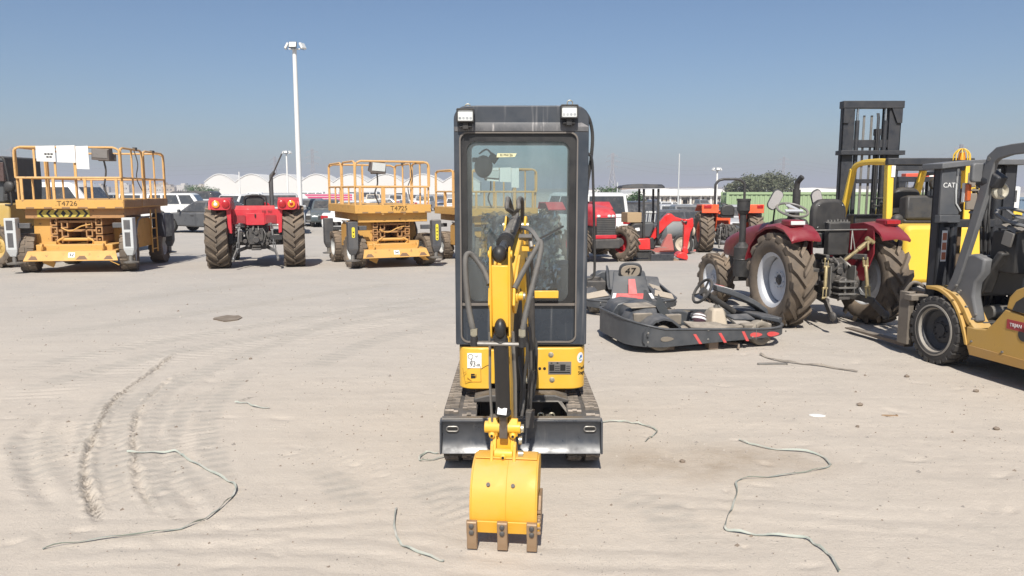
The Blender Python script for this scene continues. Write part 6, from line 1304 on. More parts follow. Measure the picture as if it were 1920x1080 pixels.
        def el(rx, rz_, yy, n_=26): return [c + e @ V(rx * math.copysign(abs(math.cos(t)) ** .75, math.cos(t)), yy, rz_ * math.copysign(abs(math.sin(t)) ** .75, math.sin(t))) for t in [k * 2 * math.pi / n_ for k in range(n_)]]
        mb = MB(); mb.loft([el(.10, .09, -.04), el(.16, .125, -.01), el(.165, .13, .02), el(.155, .12, .028)]); hd = obj('number_pod', mb, K, T, smooth=45)
        mb = MB(); mb.loft([el(.135, .098, .026), el(.132, .095, .032)]); nb = obj('number_disc', mb, M['cream'], hd)
        o = lettering('47', .155, M['ink'], nb, c + e @ V(0, .036, .0), rot=(90 - 28 + 0, 0, 180)); o.rotation_euler = (e @ Euler((R(90), 0, R(180))).to_matrix()).to_euler()
        mb = MB(); mb.plate([(-.045, .80, .50), (.045, .80, .50), (.06, .92, .30), (-.06, .92, .30)], -.02); mb.plate([(-.22, .90, .305), (.22, .90, .305), (.25, .98, .24), (-.25, .98, .24)], -.02); obj('red_spine', mb, M['kred'], fp)
        mb = MB(); mb.plate([(.22, .90, .306), (.265, .89, .306), (.29, .97, .245), (.25, .98, .245)], -.02); mb.plate([(-.265, .89, .306), (-.22, .90, .306), (-.25, .98, .245), (-.29, .97, .245)], -.02); obj('white_edge', mb, M['whitec'], fp)
        mb = MB(); mb.loft([[V(-.30, .84, .2), V(.30, .84, .2), V(.34, 1.0, .13), V(-.34, 1.0, .13)], [V(-.30, .84, .29), V(.30, .84, .29), V(.34, 1.0, .22), V(-.34, 1.0, .22)]]); obj('nose_lip', mb, K, T, bev=.02)
        for s in (-1, 1):
            mb = MB(); mb.plate([(s * .32, .86, .29), (s * .36, .66, .34), (s * .62, .58, .27), (s * .62, .74, .22)], .012 * s); pp = obj('wing_panel', mb, M['cream'], T, bev=.004)
            mb = MB(); mb.plate([(s * .28, .92, .27), (s * .32, .62, .32), (s * .655, .52, .24), (s * .655, .78, .19)], .05 * s); obj('wing_base', mb, K, pp, bev=.01)
        steering(T, (0, .40, .52), .15, 50, M['rubd'])
        mb = MB(); mb.tube([(0, .42, .5), (0, .75, .2)], .014, 6); obj('steering_column', mb, M['steel'], T)
    return T
ang = math.atan2(-.973, .23)
kart('low grey go-kart with red slashes on its bumper and its steering wheel lifted', (2.09, 8.66, .015), ang, True)
p = G(1187, 596); kart('grey go-kart with the number 47 on its nose, facing the camera', (p.x, p.y + 1.0, p.z + .01), R(180), False)
# helmet lying in the near kart
mb = MB(); mb.sphere((0, 0, .12), (.085, .085, .085), 18, 12); T = thing('ball', 'small dark purple and white ball wedged before the seat of the near go-kart', 'ball', (2.20, 8.66, .13), .4)
obj('ball_shell', mb, paint('ball_purple', (.045, .008, .028), .5, dust=.35), T)
mb = MB(); mb.lathe([(.085, -.012), (.086, 0), (.085, .012)], (0, 0, .12), (.4, .3, 1), 20, cap=False); mb.lathe([(.080, .03), (.076, .04), (.072, .047)], (0, 0, .12), (.4, .3, 1), 20, cap=False); obj('ball_stripe', mb, M['whitec'], T)
# ------------------------------------------------------------ cars; local y points to the front
DIM = {  # length, width, height, belt, sill, bonnet height, (windscreen base, roof front, roof rear, rear glass base), wheel radius, axles
    'sedan': (4.8, 1.84, 1.44, .93, .22, .86, (.95, .25, -1.05, -1.75), .33, (1.42, -1.38)),
    'hatchback': (4.0, 1.74, 1.50, .95, .22, .90, (.95, .35, -1.45, -1.85), .31, (1.22, -1.26)),
    'suv': (4.8, 1.92, 1.84, 1.12, .30, 1.06, (.95, .45, -2.05, -2.30), .38, (1.42, -1.42)),
    'van': (4.9, 1.90, 2.05, 1.15, .28, 1.10, (1.65, 1.0, -2.30, -2.40), .34, (1.55, -1.40)),
    'pickup': (5.2, 1.86, 1.78, 1.10, .34, 1.04, (.95, .40, -.75, -.95), .38, (1.60, -1.50)),
}
def car_body(kind):
    L, W, H, bz, sz, hz, (wb, rf, rr_, rb), r, (fa, ra) = DIM[kind]; f, b = L / 2, -L / 2; ra_ = r + .05
    def arc(c): return [(c + ra_ * math.cos(R(t)), max(r + ra_ * math.sin(R(t)), sz)) for t in range(-15, 200, 22)]
    rear = bz if kind != 'sedan' else bz + .02
    if kind == 'pickup': rear = bz + .02
    poly = [(f - .06, sz + .05)] + arc(fa) + arc(ra) + [(b + .05, sz + .06), (b, sz + .3), (b + .02, rear - .12), (b + .10, rear)]
    poly += [(rb, bz), (wb, bz), (wb + .3, bz - .02), (f - .35, hz - .06), (f - .08, hz - .18), (f, sz + .35), (f, sz + .16)]
    return poly
def car_shell(mb, kind):
    L, W, H, bz, sz, hz, (wb, rf, rr_, rb), r, ax = DIM[kind]; h = W / 2
    mb.prism(car_body(kind), 'x', -h, h)
    t = .76 if kind in ('sedan', 'hatchback') else .84
    A = [V(-h * .95, rb, bz - .01), V(h * .95, rb, bz - .01), V(h * .95, wb, bz - .01), V(-h * .95, wb, bz - .01)]; B = [V(-h * t, rr_, H), V(h * t, rr_, H), V(h * t, rf, H), V(-h * t, rf, H)]
    C = [(a + (b - a) * .90) for a, b in zip(A, B)]; B2 = [V(p.x * .9, p.y + (.15 if i < 2 else -.15), H) for i, p in enumerate(B)]
    mb.loft([A, C, B2]); return A, B
def car_glass(kind, A, B, only=None):
    """panes a few millimetres proud of the cabin"""
    out = []
    def quad(a, b, c, d, u0, u1, v0=.10, v1=.84):
        def at_(u, v): return a + (b - a) * u + ((d + (c - d) * u) - (a + (b - a) * u)) * v
        q = [at_(u0, v0), at_(u1, v0), at_(u1, v1), at_(u0, v1)]; n = (q[1] - q[0]).cross(q[3] - q[0]).normalized() * .006; return [p + n for p in q]
    for (i, j) in ((1, 2), (3, 0)):
        spl = ((.06, .30), (.34, .64), (.67, .93)) if kind in ('suv', 'van') else ((.08, .48), (.53, .92)) if kind != 'pickup' else ((.10, .50), (.56, .92))
        for u0, u1 in (spl if i == 1 else [(1 - b_, 1 - a_) for a_, b_ in spl]): out.append(('side_window', quad(A[i], A[j], B[j], B[i], u0, u1)))
    out.append(('windscreen', quad(A[2], A[3], B[3], B[2], .06, .94))); out.append(('rear_window', quad(A[0], A[1], B[1], B[0], .08, .92, .15, .85)))
    return out
PAINT = {'white': (.72, .72, .70), 'silver': (.42, .43, .44), 'grey': (.16, .17, .18), 'dark grey': (.055, .06, .068), 'black': (.015, .015, .017), 'red': (.32, .03, .03), 'beige': (.45, .38, .28), 'blue': (.05, .09, .18), 'dark teal': (.05, .075, .085)}
def carpaint(c): return paint('car_paint_' + c.replace(' ', '_'), PAINT[c], .3, dust=.2, coat=.4, scale=1.2, dcol=(.40, .36, .31), var=.04)
def detailed_car(kind, color, label, loc, rz, cat=None, group='cars parked beyond the machines'):
    L, W, H, bz, sz, hz, cab_, r, (fa, ra) = DIM[kind]; T = thing('parked_car' if kind not in ('pickup', 'van') else 'parked_' + kind, label, cat or {'suv': 'car', 'sedan': 'car', 'hatchback': 'car'}.get(kind, kind), loc, rz, group); cp = carpaint(color)
    mb = MB(); A, B = car_shell(mb, kind); body = obj('body', mb, cp, T, bev=.07, smooth=50)
    for nm, q in car_glass(kind, A, B):
        mb = MB(); mb.plate(q, .004); obj(nm, mb, M['glassb'], body)
    for s in (-1, 1):
        for y in (fa, ra):
            e = wheel(T, (s * (W / 2 - .11), y, r), r, .22, r * .66, s, M['rubd'], paint('car_rim', (.30, .30, .31), .35, metal=.5, dust=.2), 'plain', n=24, dish=.5)
            mb = MB()
            for k in range(10): a = 2 * math.pi * k / 10; mb.bar((s * .08, .06 * math.cos(a), .06 * math.sin(a)), (s * .085, r * .60 * math.cos(a + .1), r * .60 * math.sin(a + .1)), .03, .02, (1, 0, 0))
            obj('spoke', mb, MATS['car_rim'], e)
        mb = MB(); mb.loft([[V(s * (W / 2 - .42), L / 2 - .10, hz - .30), V(s * (W / 2 - .05), L / 2 - .22, hz - .30), V(s * (W / 2 - .03), L / 2 - .34, hz - .16), V(s * (W / 2 - .42), L / 2 - .14, hz - .18)], [V(s * (W / 2 - .42), L / 2 - .02, hz - .30), V(s * (W / 2 - .02), L / 2 - .14, hz - .30), V(s * (W / 2 + .003), L / 2 - .30, hz - .17), V(s * (W / 2 - .42), L / 2 - .06, hz - .18)]]); obj('headlight', mb, M['lens'], body, bev=.01)
        mb = MB(); mb.b2((min(s * (W / 2 - .32), s * (W / 2 + .004)), -L / 2 - .006, bz - .25), (max(s * (W / 2 - .32), s * (W / 2 + .004)), -L / 2 + .14, bz - .10)); obj('tail_light', mb, M['rlens'], body, bev=.02)
        mb = MB(); mb.box((s * (W / 2 + .10), cab_[0] - .15, bz + .06), (.18, .08, .13)); obj('door_mirror', mb, cp, body, bev=.03)
        mb = MB()
        for y in (cab_[0] - .9,): mb.b2((min(s * (W / 2 - .004), s * (W / 2 + .003)), y - .006, sz + .12), (max(s * (W / 2 - .004), s * (W / 2 + .003)), y + .006, bz - .04)); mb.b2((min(s * W / 2, s * (W / 2 + .025)), y + .08, bz - .16), (max(s * W / 2, s * (W / 2 + .025)), y + .26, bz - .13))
        obj('door_seam', mb, M['black'], body)
    mb = MB(); mb.b2((-.55, L / 2 - .02, sz + .18), (.55, L / 2 + .008, sz + .40)); mb.b2((-.6, -L / 2 - .006, sz + .02), (.6, -L / 2 + .03, sz + .16)); obj('grille', mb, M['black'], body, bev=.01)
    mb = MB(); mb.b2((-.26, L / 2, sz + .08), (.26, L / 2 + .012, sz + .19)); mb.b2((-.26, -L / 2 - .012, sz + .3), (.26, -L / 2, sz + .41)); obj('number_plate', mb, M['whitec'], body)
    return T
# near rank, left of the digger
p = G(338, 437); detailed_car('sedan', 'dark grey', 'dark grey sedan between scissor lift T4726 and the red tractor, facing left', (p.x + 1.0, p.y + .8, p.z), R(78))
p = at(372, 46); detailed_car('suv', 'white', 'white long-roofed SUV behind the dark grey sedan', (p.x - .6, p.y, p.z), R(-80))
p = at(92, 22.5); detailed_car('van', 'white', 'large white van standing behind the scissor lift T4726', (p.x + .2, p.y, p.z), R(-84))
p = at(556, 33); detailed_car('pickup', 'silver', 'silver pickup truck just behind the right wheel of the rear facing red tractor', (p.x - 1.2, p.y + 1.6, p.z), R(200))
p = at(600, 40); detailed_car('sedan', 'dark teal', 'dark teal sedan facing the camera right of the tall lamp post', (p.x - .1, p.y + 2, p.z), R(196))
p = at(622, 31.5); detailed_car('sedan', 'white', 'white sedan seen from behind at the left side of scissor lift T4725', (p.x + .95, p.y + 2.2, p.z), R(-12))
p = at(455, 47); detailed_car('pickup', 'white', 'white pickup truck beyond the seat of the rear facing red tractor', (p.x - .4, p.y, p.z), R(160))
p = at(1278, 31); detailed_car('sedan', 'dark grey', 'dusty dark grey sedan behind the red digger arm', (p.x, p.y, p.z), R(-70))
p = at(1140, 34); detailed_car('suv', 'black', 'black SUV with its tail to the camera between red tractor and canopy digger', (p.x + .9, p.y, p.z), R(5))
p = at(1212, 36); detailed_car('sedan', 'grey', 'grey sedan directly beyond the canopy of the red digger', (p.x, p.y, p.z), R(160))
p = at(1140, 27.5); detailed_car('van', 'white', 'white van with open rear behind the front facing red tractor', (p.x - .9, p.y + 2, p.z), R(20), 'van')
# far rows: one body, shared by the copies
PROTO = {}
def far_car(kind, color):
    if (kind, color) not in PROTO:
        L, W, H, bz, sz, hz, cab_, r, (fa, ra) = DIM[kind]; mb = MB(); mb.mi = 0; A, B = car_shell(mb, kind); mb.mi = 1
        for nm, q in car_glass(kind, A, B): mb.plate(q, .004)
        mb.mi = 2
        for s in (-1, 1):
            for y in (fa, ra): mb.cyl((s * (W / 2 - .22), y, r), (s * (W / 2), y, r), r, n=14)
        mb.b2((-.55, L / 2 - .02, sz + .18), (.55, L / 2 + .008, sz + .40)); mb.mi = 3
        for s in (-1, 1):
            mb.cyl((s * (W / 2 - .02), fa, r), (s * (W / 2 + .006), fa, r), r * .6, n=10); mb.cyl((s * (W / 2 - .02), ra, r), (s * (W / 2 + .006), ra, r), r * .6, n=10); mb.b2((s * .62 - .2, L / 2 - .12, hz - .32), (s * .62 + .2, L / 2 - .02, hz - .2))
        mb.mi = 4
        for s in (-1, 1): mb.b2((s * .74 - .16, -L / 2 - .006, bz - .25), (s * .74 + .16, -L / 2 + .1, bz - .1))
        PROTO[kind, color] = obj('parked_' + {'suv': 'car', 'sedan': 'car', 'hatchback': 'car'}.get(kind, kind), mb, [carpaint(color), M['glassb'], M['rubd'], M['silver'], M['rlens']], bev=.06, smooth=50); return PROTO[kind, color]
    c = PROTO[kind, color].copy(); COL.objects.link(c); return c
rs = random.Random(21); seen_labels = {}
MARK = [(-80, 'left of scissor lift T4726'), (30, 'seen through the rails of scissor lift T4726'), (320, 'between scissor lift T4726 and the red tractor'), (440, 'above the rear facing red tractor'), (560, 'right of the white lamp post'), (612, 'seen through the rails of scissor lift T4725'), (815, 'behind the digger cab'), (1095, 'behind the front facing red tractor'), (1165, 'around the canopy of the red digger'), (1248, 'above the arm of the red digger'), (1305, 'behind the orange tractor'), (1430, 'behind the green container'), (1560, 'beyond the yellow forklift'), (1700, 'beyond the forklift masts')]
ROWN = ['first', 'second', 'third', 'fourth', 'fifth', 'sixth', 'last']
for row, (Y, spans) in enumerate(((43, ((575, 640), (1100, 1420))), (52, ((-60, 640), (1100, 1440))), (62, ((-60, 660), (1100, 1440))), (75, ((-60, 860), (1100, 1700))), (92, ((-60, 880), (1095, 1960))), (115, ((-60, 880), (1095, 1960))), (140, ((-60, 700), (1100, 1500))))):
    for a, b in spans:
        px = a + rs.uniform(0, 20)
        while px < b:
            kind = rs.choices(('sedan', 'suv', 'hatchback', 'van', 'pickup'), (5, 5, 2, 1, 3))[0]; color = rs.choices(('white', 'silver', 'grey', 'black', 'red', 'beige', 'blue'), (9, 4, 3, 2, .7, 1, .8))[0]
            side = rs.random() < .25; o = far_car(kind, color); p = at(px, Y + rs.uniform(-1, 1)); o.location = p; o.rotation_euler = (0, 0, (R(90) if side else 0) + rs.choice((0, math.pi)) + rs.uniform(-.15, .15))
            place = [m for x, m in MARK if x <= px][-1]
            tag(o, f"{color} {kind.replace('suv', 'SUV')} in the {ROWN[row]} far row, {place}", 'car' if kind in ('sedan', 'suv', 'hatchback') else kind, 'rows of cars parked far behind the machines')
            px += ((5.6 if side else 2.9) + rs.choice((0, 0, 0, .6, 2.5))) * F / Y
# ------------------------------------------------------------ other things standing in the yard
def flatter(Y0):
    return lambda px, py, dy=0: P(px, py, Y0) + V(0, dy, 0)
# small red digger with a canopy
def red_digger():
    o = G(1205, 489); Y = o.y; q = flatter(Y); T = thing('mini_excavator', 'small red mini digger with black canopy and raised boom near the orange tractor', 'excavator', o)
    def part(n, mb, m, parent=T, **k): return obj(n, mb, m, parent, off=o, **k)
    def xz(px, py): p = q(px, py); return (p.x, p.z)
    def slab(pts, y0, y1): mb = MB(); mb.prism([xz(*p) for p in pts], 'y', Y + y0, Y + y1); return mb
    for y0, y1 in ((-.05, .2), (.75, 1.0)):
        mb = MB(); a, b = xz(1180, 480), xz(1219, 480); r = .145; z = o.z + r + .005
        lp = lambda rr: [(a[0] + rr * math.cos(R(t)), z + rr * math.sin(R(t))) for t in range(90, 271, 20)] + [(b[0] + rr * math.cos(R(t)), z + rr * math.sin(R(t))) for t in range(-90, 91, 20)]
        mb.ring(lp(r), lp(r - .035), 'y', Y + y0, Y + y1); tr = part('track', mb, M['rubd'], bev=.01)
        mb = MB(); mb.b2((a[0], Y + y0 + .03, z - .08), (b[0], Y + y1 - .03, z + .08)); mb.cyl((a[0], Y + y0 + .02, z), (a[0], Y + y1 - .02, z), .1, n=14); mb.cyl((b[0], Y + y0 + .02, z), (b[0], Y + y1 - .02, z), .1, n=14); part('roller_frame', mb, M['black'], tr)
    mb = MB(); a, b = q(1219, 476), q(1264, 489); mb.box(((a.x + b.x) / 2, Y - .02, (a.z + b.z) / 2), (b.x - a.x, .05, a.z - b.z), (10, 0, 12)); mb.b2((a.x - .4, Y + .35, b.z + .05), (a.x + .1, Y + .5, b.z + .12)); part('dozer_blade', mb, M['blade'], bev=.008)
    part('body', slab(((1184, 469), (1187, 448), (1219, 447), (1220, 469)), 0, .95), M['redx'], bev=.03)
    mb = slab(((1191, 458), (1191, 450), (1198, 450), (1198, 459)), -.012, .0); part('caution_sticker', mb, M['amber'])
    part('slew_deck', slab(((1188, 474), (1190, 468), (1255, 466), (1258, 470), (1215, 474)), .2, .7), paint('dusty_red', (.40, .10, .08), .7, dust=.4))
    part('swing_post', slab(((1219, 470), (1219, 447), (1228, 446), (1231, 470)), .2, .5), M['black'], bev=.02)
    part('seat_tower', slab(((1187, 448), (1185, 424), (1192, 419), (1207, 419), (1207, 448)), .1, .85), M['black'], bev=.03)
    part('seat', slab(((1208, 447), (1208, 418), (1226, 417), (1231, 421), (1222, 447)), .2, .8), M['cabin'], bev=.05)
    mb = slab(((1192, 434), (1192, 428), (1200, 427), (1201, 433)), .088, .1); part('white_sticker', mb, M['whitec'])
    for px in (1208.5, 1236):
        for yy in ((.1, .85) if px > 1210 else (.1, .85)): mb = MB(); mb.bar(q(px, 354, yy), q(px - (0 if px < 1210 else 1), 447, yy), .055, .055, (0, 1, 0)); part('canopy_post', mb, M['black'])
    mb = MB(); L = []
    for px, t in ((1165, 0), (1168, .05), (1185, .09), (1203, .10), (1222, .09), (1242, .085), (1247, .03)):
        c = q(px, 353); L.append([V(c.x, Y - .05 + (.1 - t), c.z), V(c.x, Y + 1.0 - (.1 - t), c.z), V(c.x, Y + .9, c.z + t + .02), V(c.x, Y + .05, c.z + t + .02)])
    mb.loft(L); part('canopy', mb, M['mast'], bev=.02)
    mb = MB()
    for px in (1215, 1220, 1223, 1231): c = q(px, 417, .3); mb.tube([c, c + V(.02, 0, .25)], .015, 6); mb.sphere(c + V(.02, 0, .26), .04, 8, 6)
    part('control_lever', mb, M['oldw'])
    # boom, arm, bucket
    bm_ = [(1222, 449), (1226, 452), (1232, 449), (1256, 424), (1266, 416), (1283, 416), (1290, 412), (1283, 411), (1270, 407), (1263, 401), (1256, 401), (1250, 406), (1238, 420)]
    part('boom', slab(bm_, .27, .43), M['redx'], bev=.02)
    part('arm', slab(((1287, 424), (1284, 418), (1290, 411), (1296, 412), (1304, 409), (1305, 424), (1299, 437), (1293, 470), (1285, 472)), .26, .44), M['redx'], bev=.015)
    mb = MB(); mb.tube([q(1229, 463, .35), q(1243, 440, .35)], .06, 10); mb.tube([q(1243, 440, .35), q(1254, 421, .35)], .035, 8); mb.tube([q(1302, 425, .33), q(1298, 452, .33)], .055, 10); part('hydraulic_cylinder', mb, M['cylb'])
    mb = MB(); mb.tube(crv([q(1281, 413, .25), q(1286, 417, .22), q(1291, 416, .22), q(1290, 421, .25)], 5), .02, 6); part('hydraulic_hose', mb, M['black'])
    mb = slab(((1283, 472), (1286, 462), (1293, 466), (1295, 476), (1288, 480)), .22, .48); part('bucket_link', mb, M['redx'], bev=.03)
    mb = MB(); c = q(1281, 485); L = []
    for t in range(-30, 200, 23): L.append((c.x + .16 * math.cos(R(t)), c.z + .02 + .15 * math.sin(R(t))))
    mb.prism(L, 'y', Y + .1, Y + .55); part('bucket', mb, M['redx'], bev=.02)
    mb = slab(((1262, 493), (1266, 485), (1275, 488), (1274, 494)), .12, .5); part('bucket_tooth', mb, M['tooth'])
    b = thing('cardboard_box', 'brown cardboard box lying on the seat tower of the small red digger', 'box', q(1189, 418, .3))
    p0, p1 = q(1175, 418), q(1204, 399); mb = MB(); mb.box((0, .2, (p1.z - p0.z) / 2), (p1.x - p0.x, .5, p1.z - p0.z), (0, 0, 12)); obj('carton', mb, M['card'], b, bev=.01)
    mb = MB(); mb.box((0, .2, (p1.z - p0.z) + .002), (p1.x - p0.x - .02, .06, .004), (0, 0, 12)); obj('tape', mb, paint('tape_brown', (.33, .22, .1), .3, dust=.1), b)
red_digger()
# concrete mixer between the red digger and the orange tractor
def mixer():
    o = G(1272, 479); Y = o.y + 1.2; o = V(P(1268, 475, Y).x, Y, float(gz(1, Y))); T = thing('concrete_mixer', 'grey towed concrete mixer with a cream drum cone behind the arm of the red digger', 'concrete mixer', o)
    q = flatter(Y); k = Y / F
    mb = MB(); c = q(1262, 430); mb.lathe([(.10, -.45), (.30, -.4), (.36, -.1), (.36, .1), (.30, .25)], c, (1, .35, .05), 24); obj('drum', mb, paint('drum_grey', (.17, .19, .2), .6, dust=.45), T, off=o)
    mb = MB(); mb.lathe([(.35, .2), (.24, .45), (.13, .72), (.15, .74)], c, (1, .35, -.12), 24, cap=True); obj('drum_cone', mb, M['cream'], T, off=o)
    mb = MB(); a, b = q(1240, 437), q(1256, 468); mb.prism([(a.x + .12, a.z), (b.x - .05, a.z), (b.x + .05, b.z), (a.x - .12, b.z)], 'y', Y - .45, Y - .2); obj('stand', mb, paint('mixer_red', (.42, .09, .08), .65, dust=.4), T, off=o, bev=.02)
    mb = MB(); a, b = q(1252, 447), q(1296, 470); mb.b2((a.x, Y - .35, b.z), (b.x, Y + .3, a.z)); obj('engine_box', mb, paint('mixer_grey', (.13, .14, .14), .6, dust=.4), T, off=o, bev=.03)
    mb = MB(); mb.bar(q(1225, 470, -.3), q(1300, 468, -.3), .08, .06); obj('frame', mb, paint('mixer_red', (.42, .09, .08)), T, off=o)
    for px in (1274, 1294): p = q(px, 466, -.45 if px < 1290 else .45); r = .32; wheel(T, (p.x - o.x, p.y - o.y, r), r, .16, .22, -1, M['rubd'], M['cream'], 'plain', yaw=R(70), n=24)
mixer()
# lamp posts
def lamp_post(label, px, Y, pytop, r, heads=True, mat=None):
    b = at(px, Y); t = P(px, pytop, Y); b.x = t.x; h = t.z - b.z; T = thing('lamp_post', label, 'lamp post', b, 0, 'lamp posts in the yard'); mt = mat or M['white']
    mb = MB(); mb.tube([(0, 0, 0), (0, 0, h * .5), (0, 0, h)], [r * 1.15, r, r * .85], 14); mb.b2((-r * 2.2, -r * 2.2, 0), (r * 2.2, r * 2.2, .04)); obj('pole', mb, mt, T)
    if heads:
        mb = MB(); mb.tube([(-.30, 0, h + .0), (.30, 0, h + .0)], .03, 8); mb.tube([(0, -.25, h), (0, .3, h)], .03, 8); obj('cross_arm', mb, mt, T)
        for dx, dy, rz, tl in ((0, -.28, 0, 70), (-.42, .05, -75, 62), (.42, .05, 70, 62)):
            e = empty('floodlight', T, (dx, dy, h + .16), (0, 0, R(rz))); mb = MB(); mb.box((0, 0, 0), (.40, .10, .32), (tl - 90, 0, 0)); obj('lamp_case', mb, M['fgrey'] if dx == 0 else mt, e, bev=.015)
            e2 = Euler((R(tl - 90), 0, 0)).to_matrix(); mb = MB(); mb.box(e2 @ V(0, -.053, 0), (.34, .008, .26), (tl - 90, 0, 0)); obj('lamp_lens', mb, M['lens'], e)
            mb = MB(); mb.tube([(-.16, .02, 0), (-.16, .04, -.17), (.16, .04, -.17), (.16, .02, 0)], .012, 5); obj('bracket', mb, M['fgrey'], e)
    return T
lamp_post('tall thick white lamp post with three floodlights right of the red tractor', 552, 40, 92, .125)
lamp_post('slim white lamp post with small floodlights just left of the thick one', 537, 88, 288, .10)
lamp_post('thin white pole in front of the arched white halls', 448, 120, 322, .10, False)
lamp_post('tall slender grey mast above the red digger', 1274, 110, 288, .10, False, M['oldw'])
lamp_post('white lamp post beside the roll bar of the orange tractor', 1345, 80, 320, .11)
lamp_post('short pale pole with a cross arm near the front facing red tractor', 1158, 95, 342, .09, False, M['oldw'])
# shipping containers
def container(label, mat, p, rz, L_, group=None):
    T = thing('shipping_container', label, 'container', p, rz, group); W, H = 2.44, 2.59; mb = MB(); n = int(L_ / .28)
    def corr(x0, y, s):
        pts = []
        for k in range(n):
            u = x0 + L_ * k / n; w = L_ / n; pts += [(u, y), (u + w * .35, y), (u + w * .5, y + s), (u + w * .85, y + s)]
        return pts
    a = corr(-L_ / 2, -W / 2, .036); poly = a + [(L_ / 2, -W / 2), (L_ / 2, W / 2), (-L_ / 2, W / 2)]
    mb.prism(poly, 'z', .16, H - .12); mb.b2((-L_ / 2 + .02, -W / 2 + .06, H - .12), (L_ / 2 - .02, W / 2 - .05, H - .03)); obj('corrugated_shell', mb, mat, T, smooth=0)
    mb = MB()
    for x in (-1, 1):
        for y in (-1, 1): mb.b2((x * L_ / 2 - .08, y * W / 2 - .08, 0), (x * L_ / 2 + .08, y * W / 2 + .08, H))
    for y in (-1, 1):
        for z in (.08, H - .06): mb.b2((-L_ / 2, y * W / 2 - .06, z - .08), (L_ / 2, y * W / 2 + .02, z + .06))
    obj('frame', mb, mat, T)
    for k in (0, 1):
        mb = MB(); x = -L_ / 2 - .05; mb.b2((x - .03, -W / 2 + .1 + k * 1.13, .2), (x, -W / 2 + 1.2 + k * 1.13, H - .2))
        for yy in (.3, .8): mb.cyl((x - .05, -W / 2 + .1 + k * 1.13 + yy, .2), (x - .05, -W / 2 + .1 + k * 1.13 + yy, H - .2), .025, n=6)
        obj('door', mb, mat, T)
    return T
p = at(1520, 46); container('long pale green shipping container behind the maroon tractor', M['greenb'], (p.x + 1.2, p.y + 1.2, p.z - .02), R(-8), 12.1)
p = at(1830, 50); container('blue grey shipping container behind the forklifts at the right edge', M['blueb'], (p.x - .5, p.y + 1.2, p.z - .25), R(-4), 12.1)
# pink striped trailer and red crane
p = at(612, 62); T = thing('box_trailer', 'box trailer with pink and white striped side behind scissor lift T4725', 'trailer', (p.x + .4, p.y, p.z), R(-8)); mb = MB(); mb.b2((-2.4, -1.2, .5), (2.4, 1.2, 1.85)); mb.b2((-2.2, -1.0, .4), (2.2, 1.0, .5)); bd = obj('box', mb, M['white'], T, bev=.03)
mb = MB()
for k in range(6): mb.plate([(-1.6 + .2 * k, -1.215, 1.68 - .19 * k), (2.3, -1.215, 1.68 - .19 * k), (2.3, -1.215, 1.82 - .19 * k), (-1.75 + .2 * k, -1.215, 1.82 - .19 * k)], .008)
obj('pink_stripe', mb, paint('stripe_pink', (.50, .05, .16), .5, dust=.2), bd)
for x in (-1.7, -.7, 1.7): wheel(T, (x, -1.0, .48), .48, .3, .28, -1, M['rubd'], M['silver'], 'plain', yaw=R(90), n=20)
p = at(1770, 40); T = thing('mobile_crane', 'mobile crane with a level orange red boom seen between the forklift masts', 'crane', (p.x, p.y, p.z))
a, b = P(1694, 333, 40), P(1868, 326, 40); mb = MB(); mb.bar(a, b, .5, .42, (0, 0, 1)); bo = obj('boom', mb, paint('crane_red', (.62, .07, .03), .5, dust=.2), T, off=p, bev=.03)
c = P(1741, 331, 40); mb = MB(); mb.b2((c.x - .1, c.y - .26, c.z - .15), (c.x + .12, c.y - .245, c.z + .17)); obj('boom_mark', mb, M['whitec'], bo, off=p)
mb = MB(); mb.b2((-3.5, -.9, .7), (3.5, 1.1, 1.5)); mb.b2((-.6, -.7, 1.5), (1.8, .9, 2.9)); obj('carrier', mb, M['fyel'], T, bev=.06)
mb = MB(); mb.b2((1.9, -.9, 1.5), (3.3, .9, 2.7)); cb = obj('cab', mb, M['white'], T, bev=.08); mb = MB(); mb.b2((2.0, -.912, 1.9), (3.1, -.9, 2.5)); obj('side_window', mb, M['glassb'], cb)
for x in (-2.6, -1.4, 1.4, 2.6): wheel(T, (x, -.95, .55), .55, .35, .32, -1, M['rubd'], M['silver'], 'plain', yaw=R(90), n=20)
